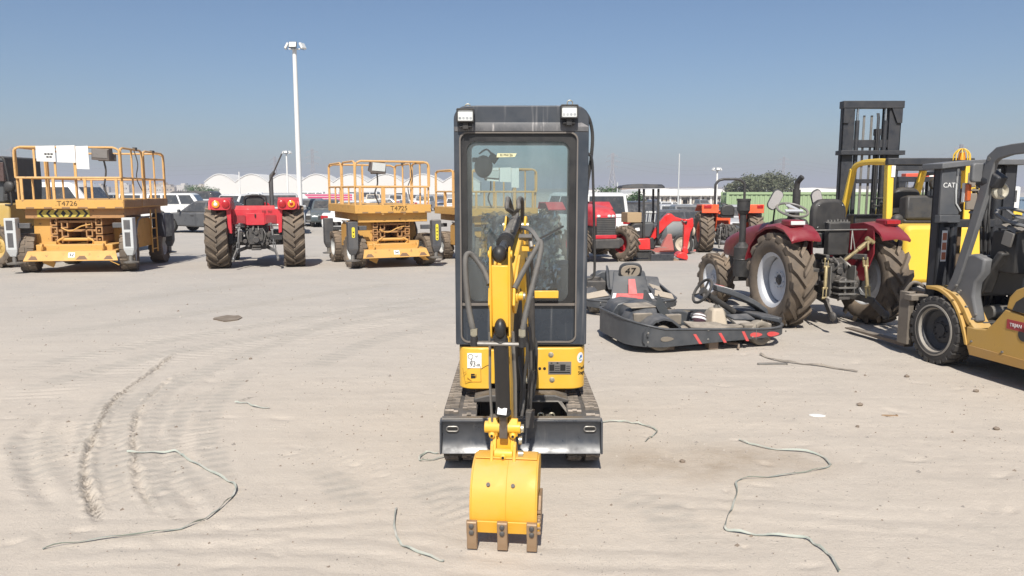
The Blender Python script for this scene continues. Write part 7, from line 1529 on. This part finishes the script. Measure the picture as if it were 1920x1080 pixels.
# machine cut by the left edge
def edge_loader():
    o = G(-45, 502); Y = o.y; T = thing('backhoe_loader', 'tan loader cut off by the left edge with a black round mirror', 'loader', o); q = flatter(Y)
    def xz(px, py): p = q(px, py); return (p.x, p.z)
    def slab(pts, y0, y1): mb = MB(); mb.prism([xz(*p) for p in pts], 'y', Y + y0, Y + y1); return mb
    tan = paint('loader_tan', (.48, .32, .08), .5, dust=.4, rust=.1, dcol=(.42, .34, .24))
    obj('body', slab(((-170, 425), (-160, 380), (17, 381), (20, 424), (-20, 432)), 0, 1.6), tan, T, off=o, bev=.04); obj('chassis', slab(((-150, 465), (-150, 425), (2, 425), (6, 445), (0, 470)), .2, 1.3), M['dark'], T, off=o, bev=.03)
    for px in (-4, -110): p = q(px, 474); r = .50 if px > -50 else .6; wheel(T, (p.x - o.x, p.y - o.y + .1, r), r, .34, .28, -1, M['rub'], tan, 'ag', yaw=R(75), nl=16)
    obj('cab', slab(((-130, 380), (-128, 292), (-2, 292), (3, 345), (3, 380)), .1, 1.5), M['cabin'], T, off=o, bev=.04)
    mb = slab(((-12, 340), (-12, 304), (6, 304), (9, 340)), -.02, .06); obj('dark_window', mb, paint('window_brown', (.06, .03, .03), .2, dust=.25), T, off=o, bev=.01)
    mb = MB(); mb.tube(crv([q(-20, 294), q(-2, 294), q(7, 298), q(12, 318), q(16, 338), q(20, 362), q(22, 380), q(21, 384), q(10, 384)], 5), .02, 7); obj('mirror_arm', mb, M['black'], T, off=o)
    mb = MB(); c = q(17, 350); mb.sphere(c, (.125, .06, .125), 16, 10); mb.b2((c.x + .1, c.y + .02, c.z - .12), (c.x + .19, c.y + .10, c.z + .13)); mb.b2((q(7, 372).x, Y, q(7, 376).z), (q(14, 372).x, Y + .05, q(14, 364).z)); obj('mirror', mb, M['black'], T, off=o, bev=.01)
edge_loader()
# straps, bars and litter lying on the sand
def ribbon(name, label, cat, pp, w, mat, lift=.006, seed=1, k=5, curl=.5, group=None):
    rs = random.Random(seed); path = [G(*p) for p in pp]; o = path[0].copy(); pts = crv(path, k); L = []
    H = ground_height(np.array([p.x for p in pts]), np.array([p.y for p in pts]))
    for i, p in enumerate(pts):
        d = (pts[min(i + 1, len(pts) - 1)] - pts[max(i - 1, 0)]); d.z = 0; d.normalize(); n = V(-d.y, d.x, 0); t = curl * (.5 + .5 * math.sin(i * .8 + seed) + rs.uniform(-.25, .25)); a = n * math.cos(t) * w / 2; u = V(0, 0, abs(math.sin(t)) * w / 2); c = V(p.x, p.y, H[i] + lift + abs(u.z) + .010 * (.5 + .5 * math.sin(i * 1.3 + seed))); th = V(0, 0, .0016)
        L.append([c - a - u - th, c + a + u - th, c + a + u + th, c - a - u + th])
    mb = MB(); mb.loft(L); ob = obj(name, mb, mat, None, off=o, smooth=60); ob.location = o; tag(ob, label, cat, group); return ob
S_ = M['strap']; g_ = 'pale packing straps lying on the sand'
ribbon('strap', 'long pale strap bent like a hook on the sand at the front left', 'strap', [(238, 851), (300, 850), (333, 849), (345, 858), (380, 878), (420, 900), (441, 912), (438, 930), (415, 955), (385, 976), (340, 994), (250, 1006), (150, 1020), (80, 1032)], .012, S_, seed=2, group=g_, curl=.9)
ribbon('strap', 'long zigzag pale green strap on the sand right of the bucket', 'strap', [(1386, 827), (1400, 834), (1440, 843), (1528, 853), (1556, 873), (1552, 878), (1510, 889), (1440, 897), (1384, 902), (1382, 925), (1372, 955), (1360, 985), (1368, 996), (1430, 1005), (1505, 1011), (1530, 1026), (1556, 1046), (1574, 1078)], .011, S_, seed=3, group=g_, curl=.9)
ribbon('strap', 'short pale green strap with a folded end beside the right track', 'strap', [(1122, 794), (1160, 792), (1185, 795), (1205, 798), (1232, 810), (1222, 820), (1210, 830)], .011, S_, seed=4, group=g_, curl=.8)
ribbon('strap', 'curved pale strap left of the bucket teeth', 'strap', [(743, 953), (739, 985), (745, 1010), (757, 1025), (790, 1040), (832, 1054)], .011, S_, seed=5, group=g_, curl=.8)
ribbon('strap', 'crumpled pale strap beside the left track', 'strap', [(858, 862), (838, 858), (800, 866), (786, 862), (800, 850), (822, 852)], .011, S_, seed=6, group=g_, curl=.8)
ribbon('strap', 'faint twisted strap on the sand at centre left', 'strap', [(440, 757), (462, 757), (478, 764), (505, 767)], .011, S_, seed=7, group=g_, curl=.8)
ribbon('strap', 'dark brown strap on the sand below the near go-kart', 'strap', [(1425, 667), (1455, 676), (1490, 682), (1540, 688), (1608, 698)], .026, paint('strap_dark', (.14, .125, .11), .8, dust=.5), seed=8, curl=.6)
def litter(name, label, cat, px, py, size, mat, rz=0.0, shape='bar'):
    p = G(px, py); p.z = gh(p.x, p.y); mb = MB(); rs = random.Random(px)
    if shape == 'bar': mb.box((0, 0, size[2] / 2), size, (0, 0, 0)); mb.b2((size[0] / 2 - .012, -size[1] * .9, 0), (size[0] / 2, size[1] * .9, size[2] * 1.3))
    elif shape == 'stone': mb.sphere((0, 0, size[2] * .3), [s * .5 for s in size], 8, 6); mb.v = [tuple(c * rs.uniform(.8, 1.2) for c in v) for v in mb.v]
    else:
        n = 14; mb.prism([(size[0] / 2 * math.cos(2 * math.pi * k / n) * rs.uniform(.7, 1.1), size[1] / 2 * math.sin(2 * math.pi * k / n) * rs.uniform(.7, 1.1)) for k in range(n)], 'z', .001, size[2])
    o = obj(name, mb, mat, None, bev=.002 if shape == 'bar' else 0); o.location = p; o.rotation_euler = (0, 0, rz); tag(o, label, cat)
litter('metal_bar', 'flat metal bar lying beside the dark brown strap', 'bar', 1448, 684, (.30, .03, .018), M['steel'], .04)
litter('ground_stain', 'dark brown flat stain lying alone on the sand left of the digger', 'scrap', 430, 597, (.42, .50, .014), paint('stain_brown', (.13, .095, .065), .9, dust=.3), .3, 'scrap')  # dark stain on the sand, built as a thin flat sheet
litter('nail', 'rusty nail on the sand right of the digger', 'nail', 1668, 779, (.12, .012, .012), M['tooth'], -.1)
litter('paper_scrap', 'small white paper scrap on the sand right of the digger', 'scrap', 1532, 781, (.12, .06, .01), M['whitec'], -.2, 'scrap')
for px, py, s, lb in ((1612, 762, .05, 'brown stone above the rusty nail'), (1868, 805, .05, 'lone brown stone near the right edge of the sand'), (1608, 800, .03, 'little dark stone left of the rusty nail'), (470, 674, .035, 'little dark stone left of the tyre marks'), (1830, 735, .05, 'dark stone below the mustard forklift'), (1280, 866, .04, 'pale stone left of the zigzag strap'), (1700, 707, .05, 'brown stone in front of the mustard forklift')): litter('stone', lb, 'stone', px, py, (s, s * .8, s * .6), paint('stone_brown', (.16, .12, .09)), 0, 'stone')
# ------------------------------------------------------------ far background
def leaf_material(name, a, b):
    m = bpy.data.materials.new(name); m.use_nodes = True; nt = m.node_tree; L = nt.links.new; bs = nt.nodes['Principled BSDF']; tc = nd(nt, 'ShaderNodeTexCoord'); n = nd(nt, 'ShaderNodeTexNoise', Scale=1.3, Detail=4.0); L(tc.outputs['Object'], n.inputs['Vector']); mx = nd(nt, 'ShaderNodeMix', data_type='RGBA'); mx.inputs[6].default_value = (*a, 1); mx.inputs[7].default_value = (*b, 1); mr = nd(nt, 'ShaderNodeMapRange'); mr.inputs['From Min'].default_value = .35; mr.inputs['From Max'].default_value = .65; L(n.outputs['Fac'], mr.inputs['Value']); L(mr.outputs[0], mx.inputs[0]); L(mx.outputs[2], bs.inputs['Base Color']); bs.inputs['Roughness'].default_value = .7; return m
LEAF = leaf_material('dusty_leaves', (.065, .078, .04), (.15, .155, .095)); LEAF2 = leaf_material('green_leaves', (.03, .07, .02), (.07, .13, .04)); BARK = paint('bark', (.12, .09, .065), .9, dust=.3)
def tree(name, label, loc, w, h, seed, n=3800, leaf=LEAF, s=.27, trunk=.3, group=None, cat='tree'):
    rs = random.Random(seed); T = thing(name, label, cat, loc, 0, group); mb = MB(); mb.tube([(0, 0, 0), (.1, 0, h * .2), (0, .1, h * .45)], [h * .035, h * .028, h * .02], 8); tips = []
    for k in range(8):
        a = k * 2.4 + rs.random(); e = V(math.cos(a) * w * .33, math.sin(a) * w * .33, h * rs.uniform(.5, .85)); mb.tube(crv([(0, .05, h * rs.uniform(.12, .4)), e * .5 + V(0, 0, h * .12), e], 3), [.05, .05, .045, .04, .035, .03, .02], 5); tips.append(e)
    obj('trunk', mb, BARK, T)
    cl = [(e + V(rs.uniform(-.6, .6), rs.uniform(-.6, .6), rs.uniform(-.3, .4)), rs.uniform(.16, .26)) for e in tips for _ in range(2)] + [(V(rs.uniform(-.4, .4) * w, rs.uniform(-.4, .4) * w, h * rs.uniform(trunk, .9)), rs.uniform(.10, .20)) for _ in range(16)]
    mb = MB(); vs, fs = [], []
    for k in range(n):
        c, q = rs.choice(cl); d = V(rs.gauss(0, 1), rs.gauss(0, 1), rs.gauss(0, .8)); d = d.normalized() * (q * w * rs.random() ** .4); p = c + d; p.z = max(p.z, h * .05)
        a = V(rs.uniform(-1, 1), rs.uniform(-1, 1), rs.uniform(-.6, .6)).normalized() * s * rs.uniform(.5, 1.2); b = a.cross(V(rs.uniform(-1, 1), rs.uniform(-1, 1), rs.uniform(-1, 1))).normalized() * s * rs.uniform(.3, .6); i = len(vs); vs += [p - a, p + b, p + a, p - b]; fs.append((i, i + 1, i + 2, i + 3))
    mb.add(vs, fs); obj('crown', mb, leaf, T, smooth=0); return T
for px, Y, w, h, sd, lb in ((1394, 150, 7, 6.1, 1, 'left grey green tree of the clump behind the orange tractor'), (1420, 146, 7.5, 6.5, 2, 'middle grey green tree of the clump behind the orange tractor'), (1452, 150, 8, 6.8, 3, 'right broad grey green tree of the clump above the green container')): tree('acacia_tree', lb, at(px, Y), w, h, sd, group='grey green trees in the distance')
for px, Y, w, h, sd, lb in ((1142, 130, 4.0, 4.3, 5, 'bright green bush left of the canopy of the red digger'), (1190, 125, 3.6, 3.3, 6, 'low green bush under the canopy roof of the red digger'), (372, 190, 6, 3.2, 7, 'dark green bush left of the arched white halls'), (392, 195, 5, 2.6, 8, 'smaller dark green bush at the foot of the arched white halls')): tree('bush', lb, at(px, Y), w, h, sd, 1300, LEAF2, .2, .15, None, 'bush')
wall = paint('hall_white', (.66, .645, .615), .6, dust=.2, scale=.05, var=.04); roofm = paint('roof_white', (.70, .69, .66), .6, dust=.1, scale=.05, var=.04); hole = paint('opening_dark', (.09, .08, .075), .8, dust=.2, scale=.3)
# arched white halls at the left
def halls():
    Y = 420; p = at(620, Y); T = thing('arched_hall', 'row of joined white halls with arched roofs on the left horizon', 'hall', p)
    edges = [(383, 441), (441, 503), (503, 562), (562, 625), (625, 690), (690, 757), (757, 830), (830, 900)]
    zb = 0; ze = P(600, 342, Y).z - p.z; zc = P(600, 327, Y).z - p.z
    for a, b in edges:
        x0, x1 = P(a, 340, Y).x - p.x, P(b, 340, Y).x - p.x; n = 12; arc_ = [(x0 + (x1 - x0) * k / n, ze + (zc - ze) * math.sin(math.pi * k / n)) for k in range(n + 1)]
        mb = MB(); mb.prism([(x0, zb)] + arc_ + [(x1, zb)], 'y', 0, 22); w_ = obj('bay', mb, wall, T, smooth=30)
        mb = MB(); mb.prism([(u, v + .05) for u, v in arc_] + [(u, v + .45) for u, v in arc_[::-1]], 'y', -.4, 22.3); obj('roof', mb, roofm, w_, smooth=30)
halls()
def warehouse(name, label, pa, pb, ptop, pe, Y, gable=None, openings=True, depth=40, roofmat=None, ridge=None):
    p = at((pa + pb) / 2, Y); T = thing(name, label, 'warehouse', p); x0, x1 = P(pa, 350, Y).x - p.x, P(pb, 350, Y).x - p.x; ze = P(pa, pe, Y).z - p.z; zt = P(pa, ptop, Y).z - p.z; n = max(1, ridge or 1)
    mb = MB(); mb.b2((x0, .3, 0), (x1, depth, ze)); obj('wall', mb, wall, T)
    mb = MB(); poly = [(x0 - .5, ze)]
    for k in range(n): w = (x1 - x0) / n; poly += [(x0 + w * k, zt - (zt - ze) * .28), (x0 + w * (k + .5), zt), ]
    poly += [(x1, zt - (zt - ze) * .28), (x1 + .5, ze)]; mb.prism(poly, 'y', -1.0, depth + 1); obj('roof', mb, roofmat or roofm, T)
    if openings:
        w = x1 - x0; m = 9; rs = random.Random(int(pa))
        for k in range(m): mb = MB(); a = x0 + w * (k + .12) / m; b = x0 + w * (k + .9) / m; mb.b2((a, .25, .2), (b, .35, ze - .4)); o_ = obj('opening', mb, hole, T)
        mb = MB()
        for k in range(34): x = x0 + w * rs.random(); mb.b2((x, .1, .2), (x + rs.uniform(.3, 1.1), .24, ze * rs.uniform(.5, .85)))
        obj('stacked_goods', mb, paint('stacked_goods', (.45, .40, .34), .8, dust=.3, scale=.6, var=.4), T)
        for k in range(m + 1): mb = MB(); x = x0 + w * k / m; mb.b2((x - .22, -.2, 0), (x + .22, .1, ze)); obj('post', mb, wall, T)
    return T
warehouse('warehouse', 'long white open fronted warehouse behind the orange tractor', 1200, 1372, 353, 367, 190, ridge=2)
warehouse('warehouse', 'plain white warehouse behind the bush left of the red digger canopy', 1096, 1142, 356, 362, 230, openings=False)
warehouse('warehouse', 'low white shed with a curved roof under the red digger canopy', 1160, 1206, 363, 372, 180, openings=False)
warehouse('warehouse', 'white roofed warehouse behind the green container', 1478, 1566, 352, 362, 240, openings=False)
warehouse('warehouse', 'long white roofed warehouse behind the yellow forklift', 1570, 1745, 354, 364, 250, openings=False, ridge=3)
warehouse('warehouse', 'brown roofed depot between the pylon and the long white warehouse', 1166, 1206, 350, 358, 420, openings=False, roofmat=paint('depot_brown', (.30, .23, .18), .8, scale=.05))
# low sandy hills
def hills(name, px0, px1, Y, prof, mat, seed):
    rs = np.random.RandomState(seed); n = 90; L = []; top = []
    for k in range(n + 1):
        px = px0 + (px1 - px0) * k / n; py = np.interp(px, [a for a, b in prof], [b for a, b in prof]) + rs.uniform(-.5, .5); t = P(px, py, Y); top.append(t)
    mb = MB(); mb.loft([[V(t.x, t.y - 320, -3) for t in top], [V(t.x, t.y - 160, max(t.z * .45, -1.5)) for t in top], [t for t in top], [V(t.x * 1.3, t.y + 500, -5) for t in top]], cap=False, closed=False); o = obj(name, mb, mat, smooth=60); o['kind'] = 'structure'
hm = paint('hill_sand', (.34, .28, .23), .95, dust=.4, scale=.01, dcol=(.30, .27, .24), var=.2)
hills('hills', -300, 700, 1500, [(-300, 350), (0, 349), (150, 350), (260, 350), (330, 347), (390, 346), (430, 351), (700, 354)], hm, 1)
hills('hills', 1000, 2250, 1700, [(1000, 354), (1160, 352), (1330, 350), (1460, 353), (1540, 351), (1600, 348), (1720, 347), (1860, 350), (1920, 350), (2250, 351)], hm, 2)
# town on the left slope: little pale houses
rs = random.Random(9); hp = [paint('house_pale', (.55, .52, .48), .8, dust=.3, scale=.05), paint('house_sand', (.42, .36, .29), .8, dust=.3, scale=.05)]
for k in range(22):
    px = rs.uniform(315, 385) if k < 10 else rs.uniform(130, 310) if k < 18 else rs.uniform(-40, 30); cl_ = k % 2; Y = rs.uniform(700, 1050); w, d, h = rs.uniform(6, 16), rs.uniform(8, 12), rs.uniform(4, 9); z = max(-1, P(px, rs.uniform(349.5, 354.5), Y).z - h * .5); b = P(px, 352, Y); T = thing('house', f"{('pale', 'sand coloured')[cl_]} flat roofed house of the far town, {'left of the arched halls' if k < 10 else 'behind the rails of T4726' if k < 18 else 'beside the tan loader'}", 'house', (b.x, Y, z - 2), rs.uniform(-.4, .4), 'pale houses of the far town')
    mb = MB(); mb.b2((-w / 2, -d / 2, -12), (w / 2, d / 2, h)); mb.b2((-w / 2 - .2, -d / 2 - .2, h), (w / 2 + .2, d / 2 + .2, h + .6)); mb.b2((-w * .2, -d * .2, h + .6), (w * .2, d * .3, h + 2.5)); wl = obj('walls', mb, hp[cl_], T)
    mb = MB()
    for i in range(3): mb.b2((-w * .38 + w * .27 * i, -d / 2 - .05, h * .35), (-w * .38 + w * .27 * i + 1.4, -d / 2 + .05, h * .35 + 1.6))
    obj('window', mb, hole, wl)
# pylons with their lines
steel = paint('pylon_steel', (.30, .30, .31), .6, metal=.2, dust=.2, scale=.1)
def pylon(label, px, ptop, Y, H=None):
    t = P(px, ptop, Y); base = at(px, Y).z; b = V(t.x, Y, base - 1); H = t.z - b.z; T = thing('pylon', label, 'pylon', b, rs.uniform(-.4, .4), 'power pylons on the horizon'); w0, w1 = H * .13, H * .022; mb = MB(); r = H * .0075
    lv = [0, .2, .38, .53, .65, .75, .84, .92, 1.0]
    def c(i, u): w = w0 + (w1 - w0) * min(1, u / .65) ** .8 if u < .65 else w1; a = ((-1, -1), (1, -1), (1, 1), (-1, 1))[i % 4]; return V(a[0] * w, a[1] * w, H * u)
    for i in range(4):
        for a, b_ in zip(lv[:-1], lv[1:]): mb.bar(c(i, a), c(i, b_), r * 1.6, r * 1.6, (1, .3, .2)); mb.bar(c(i, a), c(i + 1, b_), r, r, (1, .3, .2)); mb.bar(c(i + 1, a), c(i, b_), r, r, (1, .3, .2)); mb.bar(c(i, b_), c(i + 1, b_), r, r, (.2, .1, 1))
    obj('lattice_tower', mb, steel, T, smooth=0)
    for u in (.66, .79, .92):
        mb = MB(); l = H * (.17 if u == .79 else .13)
        for s in (-1, 1):
            for y in (-w1, w1): mb.bar((s * w1, y, H * u), (s * l, 0, H * (u + .01)), r * 1.2, r * 1.2); mb.bar((s * w1, y, H * (u + .05)), (s * l, 0, H * (u + .01)), r, r)
            mb.bar((s * l, 0, H * u), (s * l, 0, H * (u - .035)), r * 1.2, r * 1.2, (1, 0, 0))
        obj('cross_arm', mb, steel, T, smooth=0)
    return T
for lb, px, py, Y in (('lattice pylon just right of the thick white lamp post', 585, 279, 820), ('fainter lattice pylon left of the lamp posts', 515, 294, 1000), ('lattice pylon right of the digger cab', 1149, 287, 800), ('small lattice pylon above the trees at the right', 1470, 294, 1000), ('distant pylon top above the yellow forklift roof', 1803, 271, 700), ('faint pylon behind the left scissor lift rails', 22, 276, 900)): pylon(lb, px, py, Y)
def cable(label, pts):
    mb = MB(); o = P(*pts[0])
    for dz in (0, 5, 10): mb.tube(crv([P(*q) + V(0, 0, -dz) for q in pts], 8), .07, 4)
    ob = obj('power_line', mb, steel, off=o); ob.location = o; tag(ob, label, 'cable', 'power lines on the horizon')
cable('sagging power lines left of the lamp posts', [(-20, 290, 880), (150, 306, 880), (330, 312, 880), (520, 302, 960)]); cable('sagging power lines between the two right pylons', [(1152, 294, 800), (1300, 312, 880), (1470, 300, 1000), (1640, 318, 900), (1800, 280, 700)])
b = P(1, 1, 10)
# hazy air over the yard and the horizon
H0 = 62
mb = MB(); mb.b2((-4400, -210, -7), (4400, 6900, H0)); hz = obj('haze', mb, bpy.data.materials.new('thin_haze'), smooth=0); hz['kind'] = 'stuff'; hz['label'] = 'thin pale dust haze over the whole yard'
hmat = hz.data.materials[0]; hmat.use_nodes = True; nt = hmat.node_tree; nt.nodes.remove(nt.nodes['Principled BSDF']); pv = nt.nodes.new('ShaderNodeVolumePrincipled'); pv.inputs['Color'].default_value = (.90, .915, 1.0, 1); pv.inputs['Density'].default_value = .00062; pv.inputs['Anisotropy'].default_value = .1; nt.links.new(pv.outputs[0], nt.nodes['Material Output'].inputs['Volume'])
# ------------------------------------------------------------ loose pairs (bolts, plates, posts) become pieces of their own
def part_pairs(names):
    for o in list(COL.objects):
        if o.type != 'MESH' or o.name.split('.')[0] not in names or o.children: continue
        me = o.data; n = len(me.vertices); par = list(range(n))
        def find(a):
            while par[a] != a: par[a] = par[par[a]]; a = par[a]
            return a
        for e in me.edges: par[find(e.vertices[0])] = find(e.vertices[1])
        groups = {}
        for v in range(n): groups.setdefault(find(v), []).append(v)
        if len(groups) < 2: continue
        sets = list(groups.values()); box = lambda s: [(min(me.vertices[i].co[k] for i in s), max(me.vertices[i].co[k] for i in s)) for k in range(3)]
        merged = []
        for s in sets:                                       # pieces that touch stay one piece
            b = box(s); hit = [m for m in merged if all(b[k][0] <= m[0][k][1] + .002 and b[k][1] >= m[0][k][0] - .002 for k in range(3))]
            s = list(s)
            for m in hit: s += m[1]; merged.remove(m)
            merged.append((box(s), s))
        if len(merged) < 2: continue
        which = {v: i for i, (_, s) in enumerate(merged) for v in s}; mats = list(me.materials); sm = [p.use_smooth for p in me.polygons]
        for i in range(len(merged)):
            idx = {v: j for j, v in enumerate(merged[i][1])}; m2 = bpy.data.meshes.new(o.name.split('.')[0]); m2.from_pydata([me.vertices[v].co[:] for v in merged[i][1]], [], [[idx[v] for v in p.vertices] for p in me.polygons if which[p.vertices[0]] == i])
            for m in mats: m2.materials.append(m)
            if sm[0]: m2.polygons.foreach_set('use_smooth', [True] * len(m2.polygons)); m2.set_sharp_from_angle(angle=R(38))
            c = o.copy(); c.data = m2; COL.objects.link(c); c.parent = o.parent
        bpy.data.objects.remove(o)
part_pairs({'side_panel', 'kick_panel', 'boom_plate', 'panel_bolt', 'cylinder_gland', 'lifting_eye', 'control_cable', 'rail_post', 'hole', 'blade_arm', 'boom_pin', 'hose_fitting', 'hose_coupling', 'tooth_bolt', 'drain_hole', 'grease_nipple', 'seat_bolt', 'mast_hose', 'hose_loop', 'slot', 'slot_rim', 'control_lever', 'steel_pipe', 'red_slash', 'worn_mark', 'shield_plate', 'headlight', 'wheel_cover', 'loose_strap', 'yellow_cap', 'canopy_post', 'post', 'stacked_goods', 'red_spine', 'white_edge', 'link_pin', 'hydraulic_cylinder', 'foam_block', 'lamp_diode', 'mirror', 'box_recess', 'axle_housing', 'bumper_bolt', 'notice_board', 'guard_bars', 'lock_lever'})
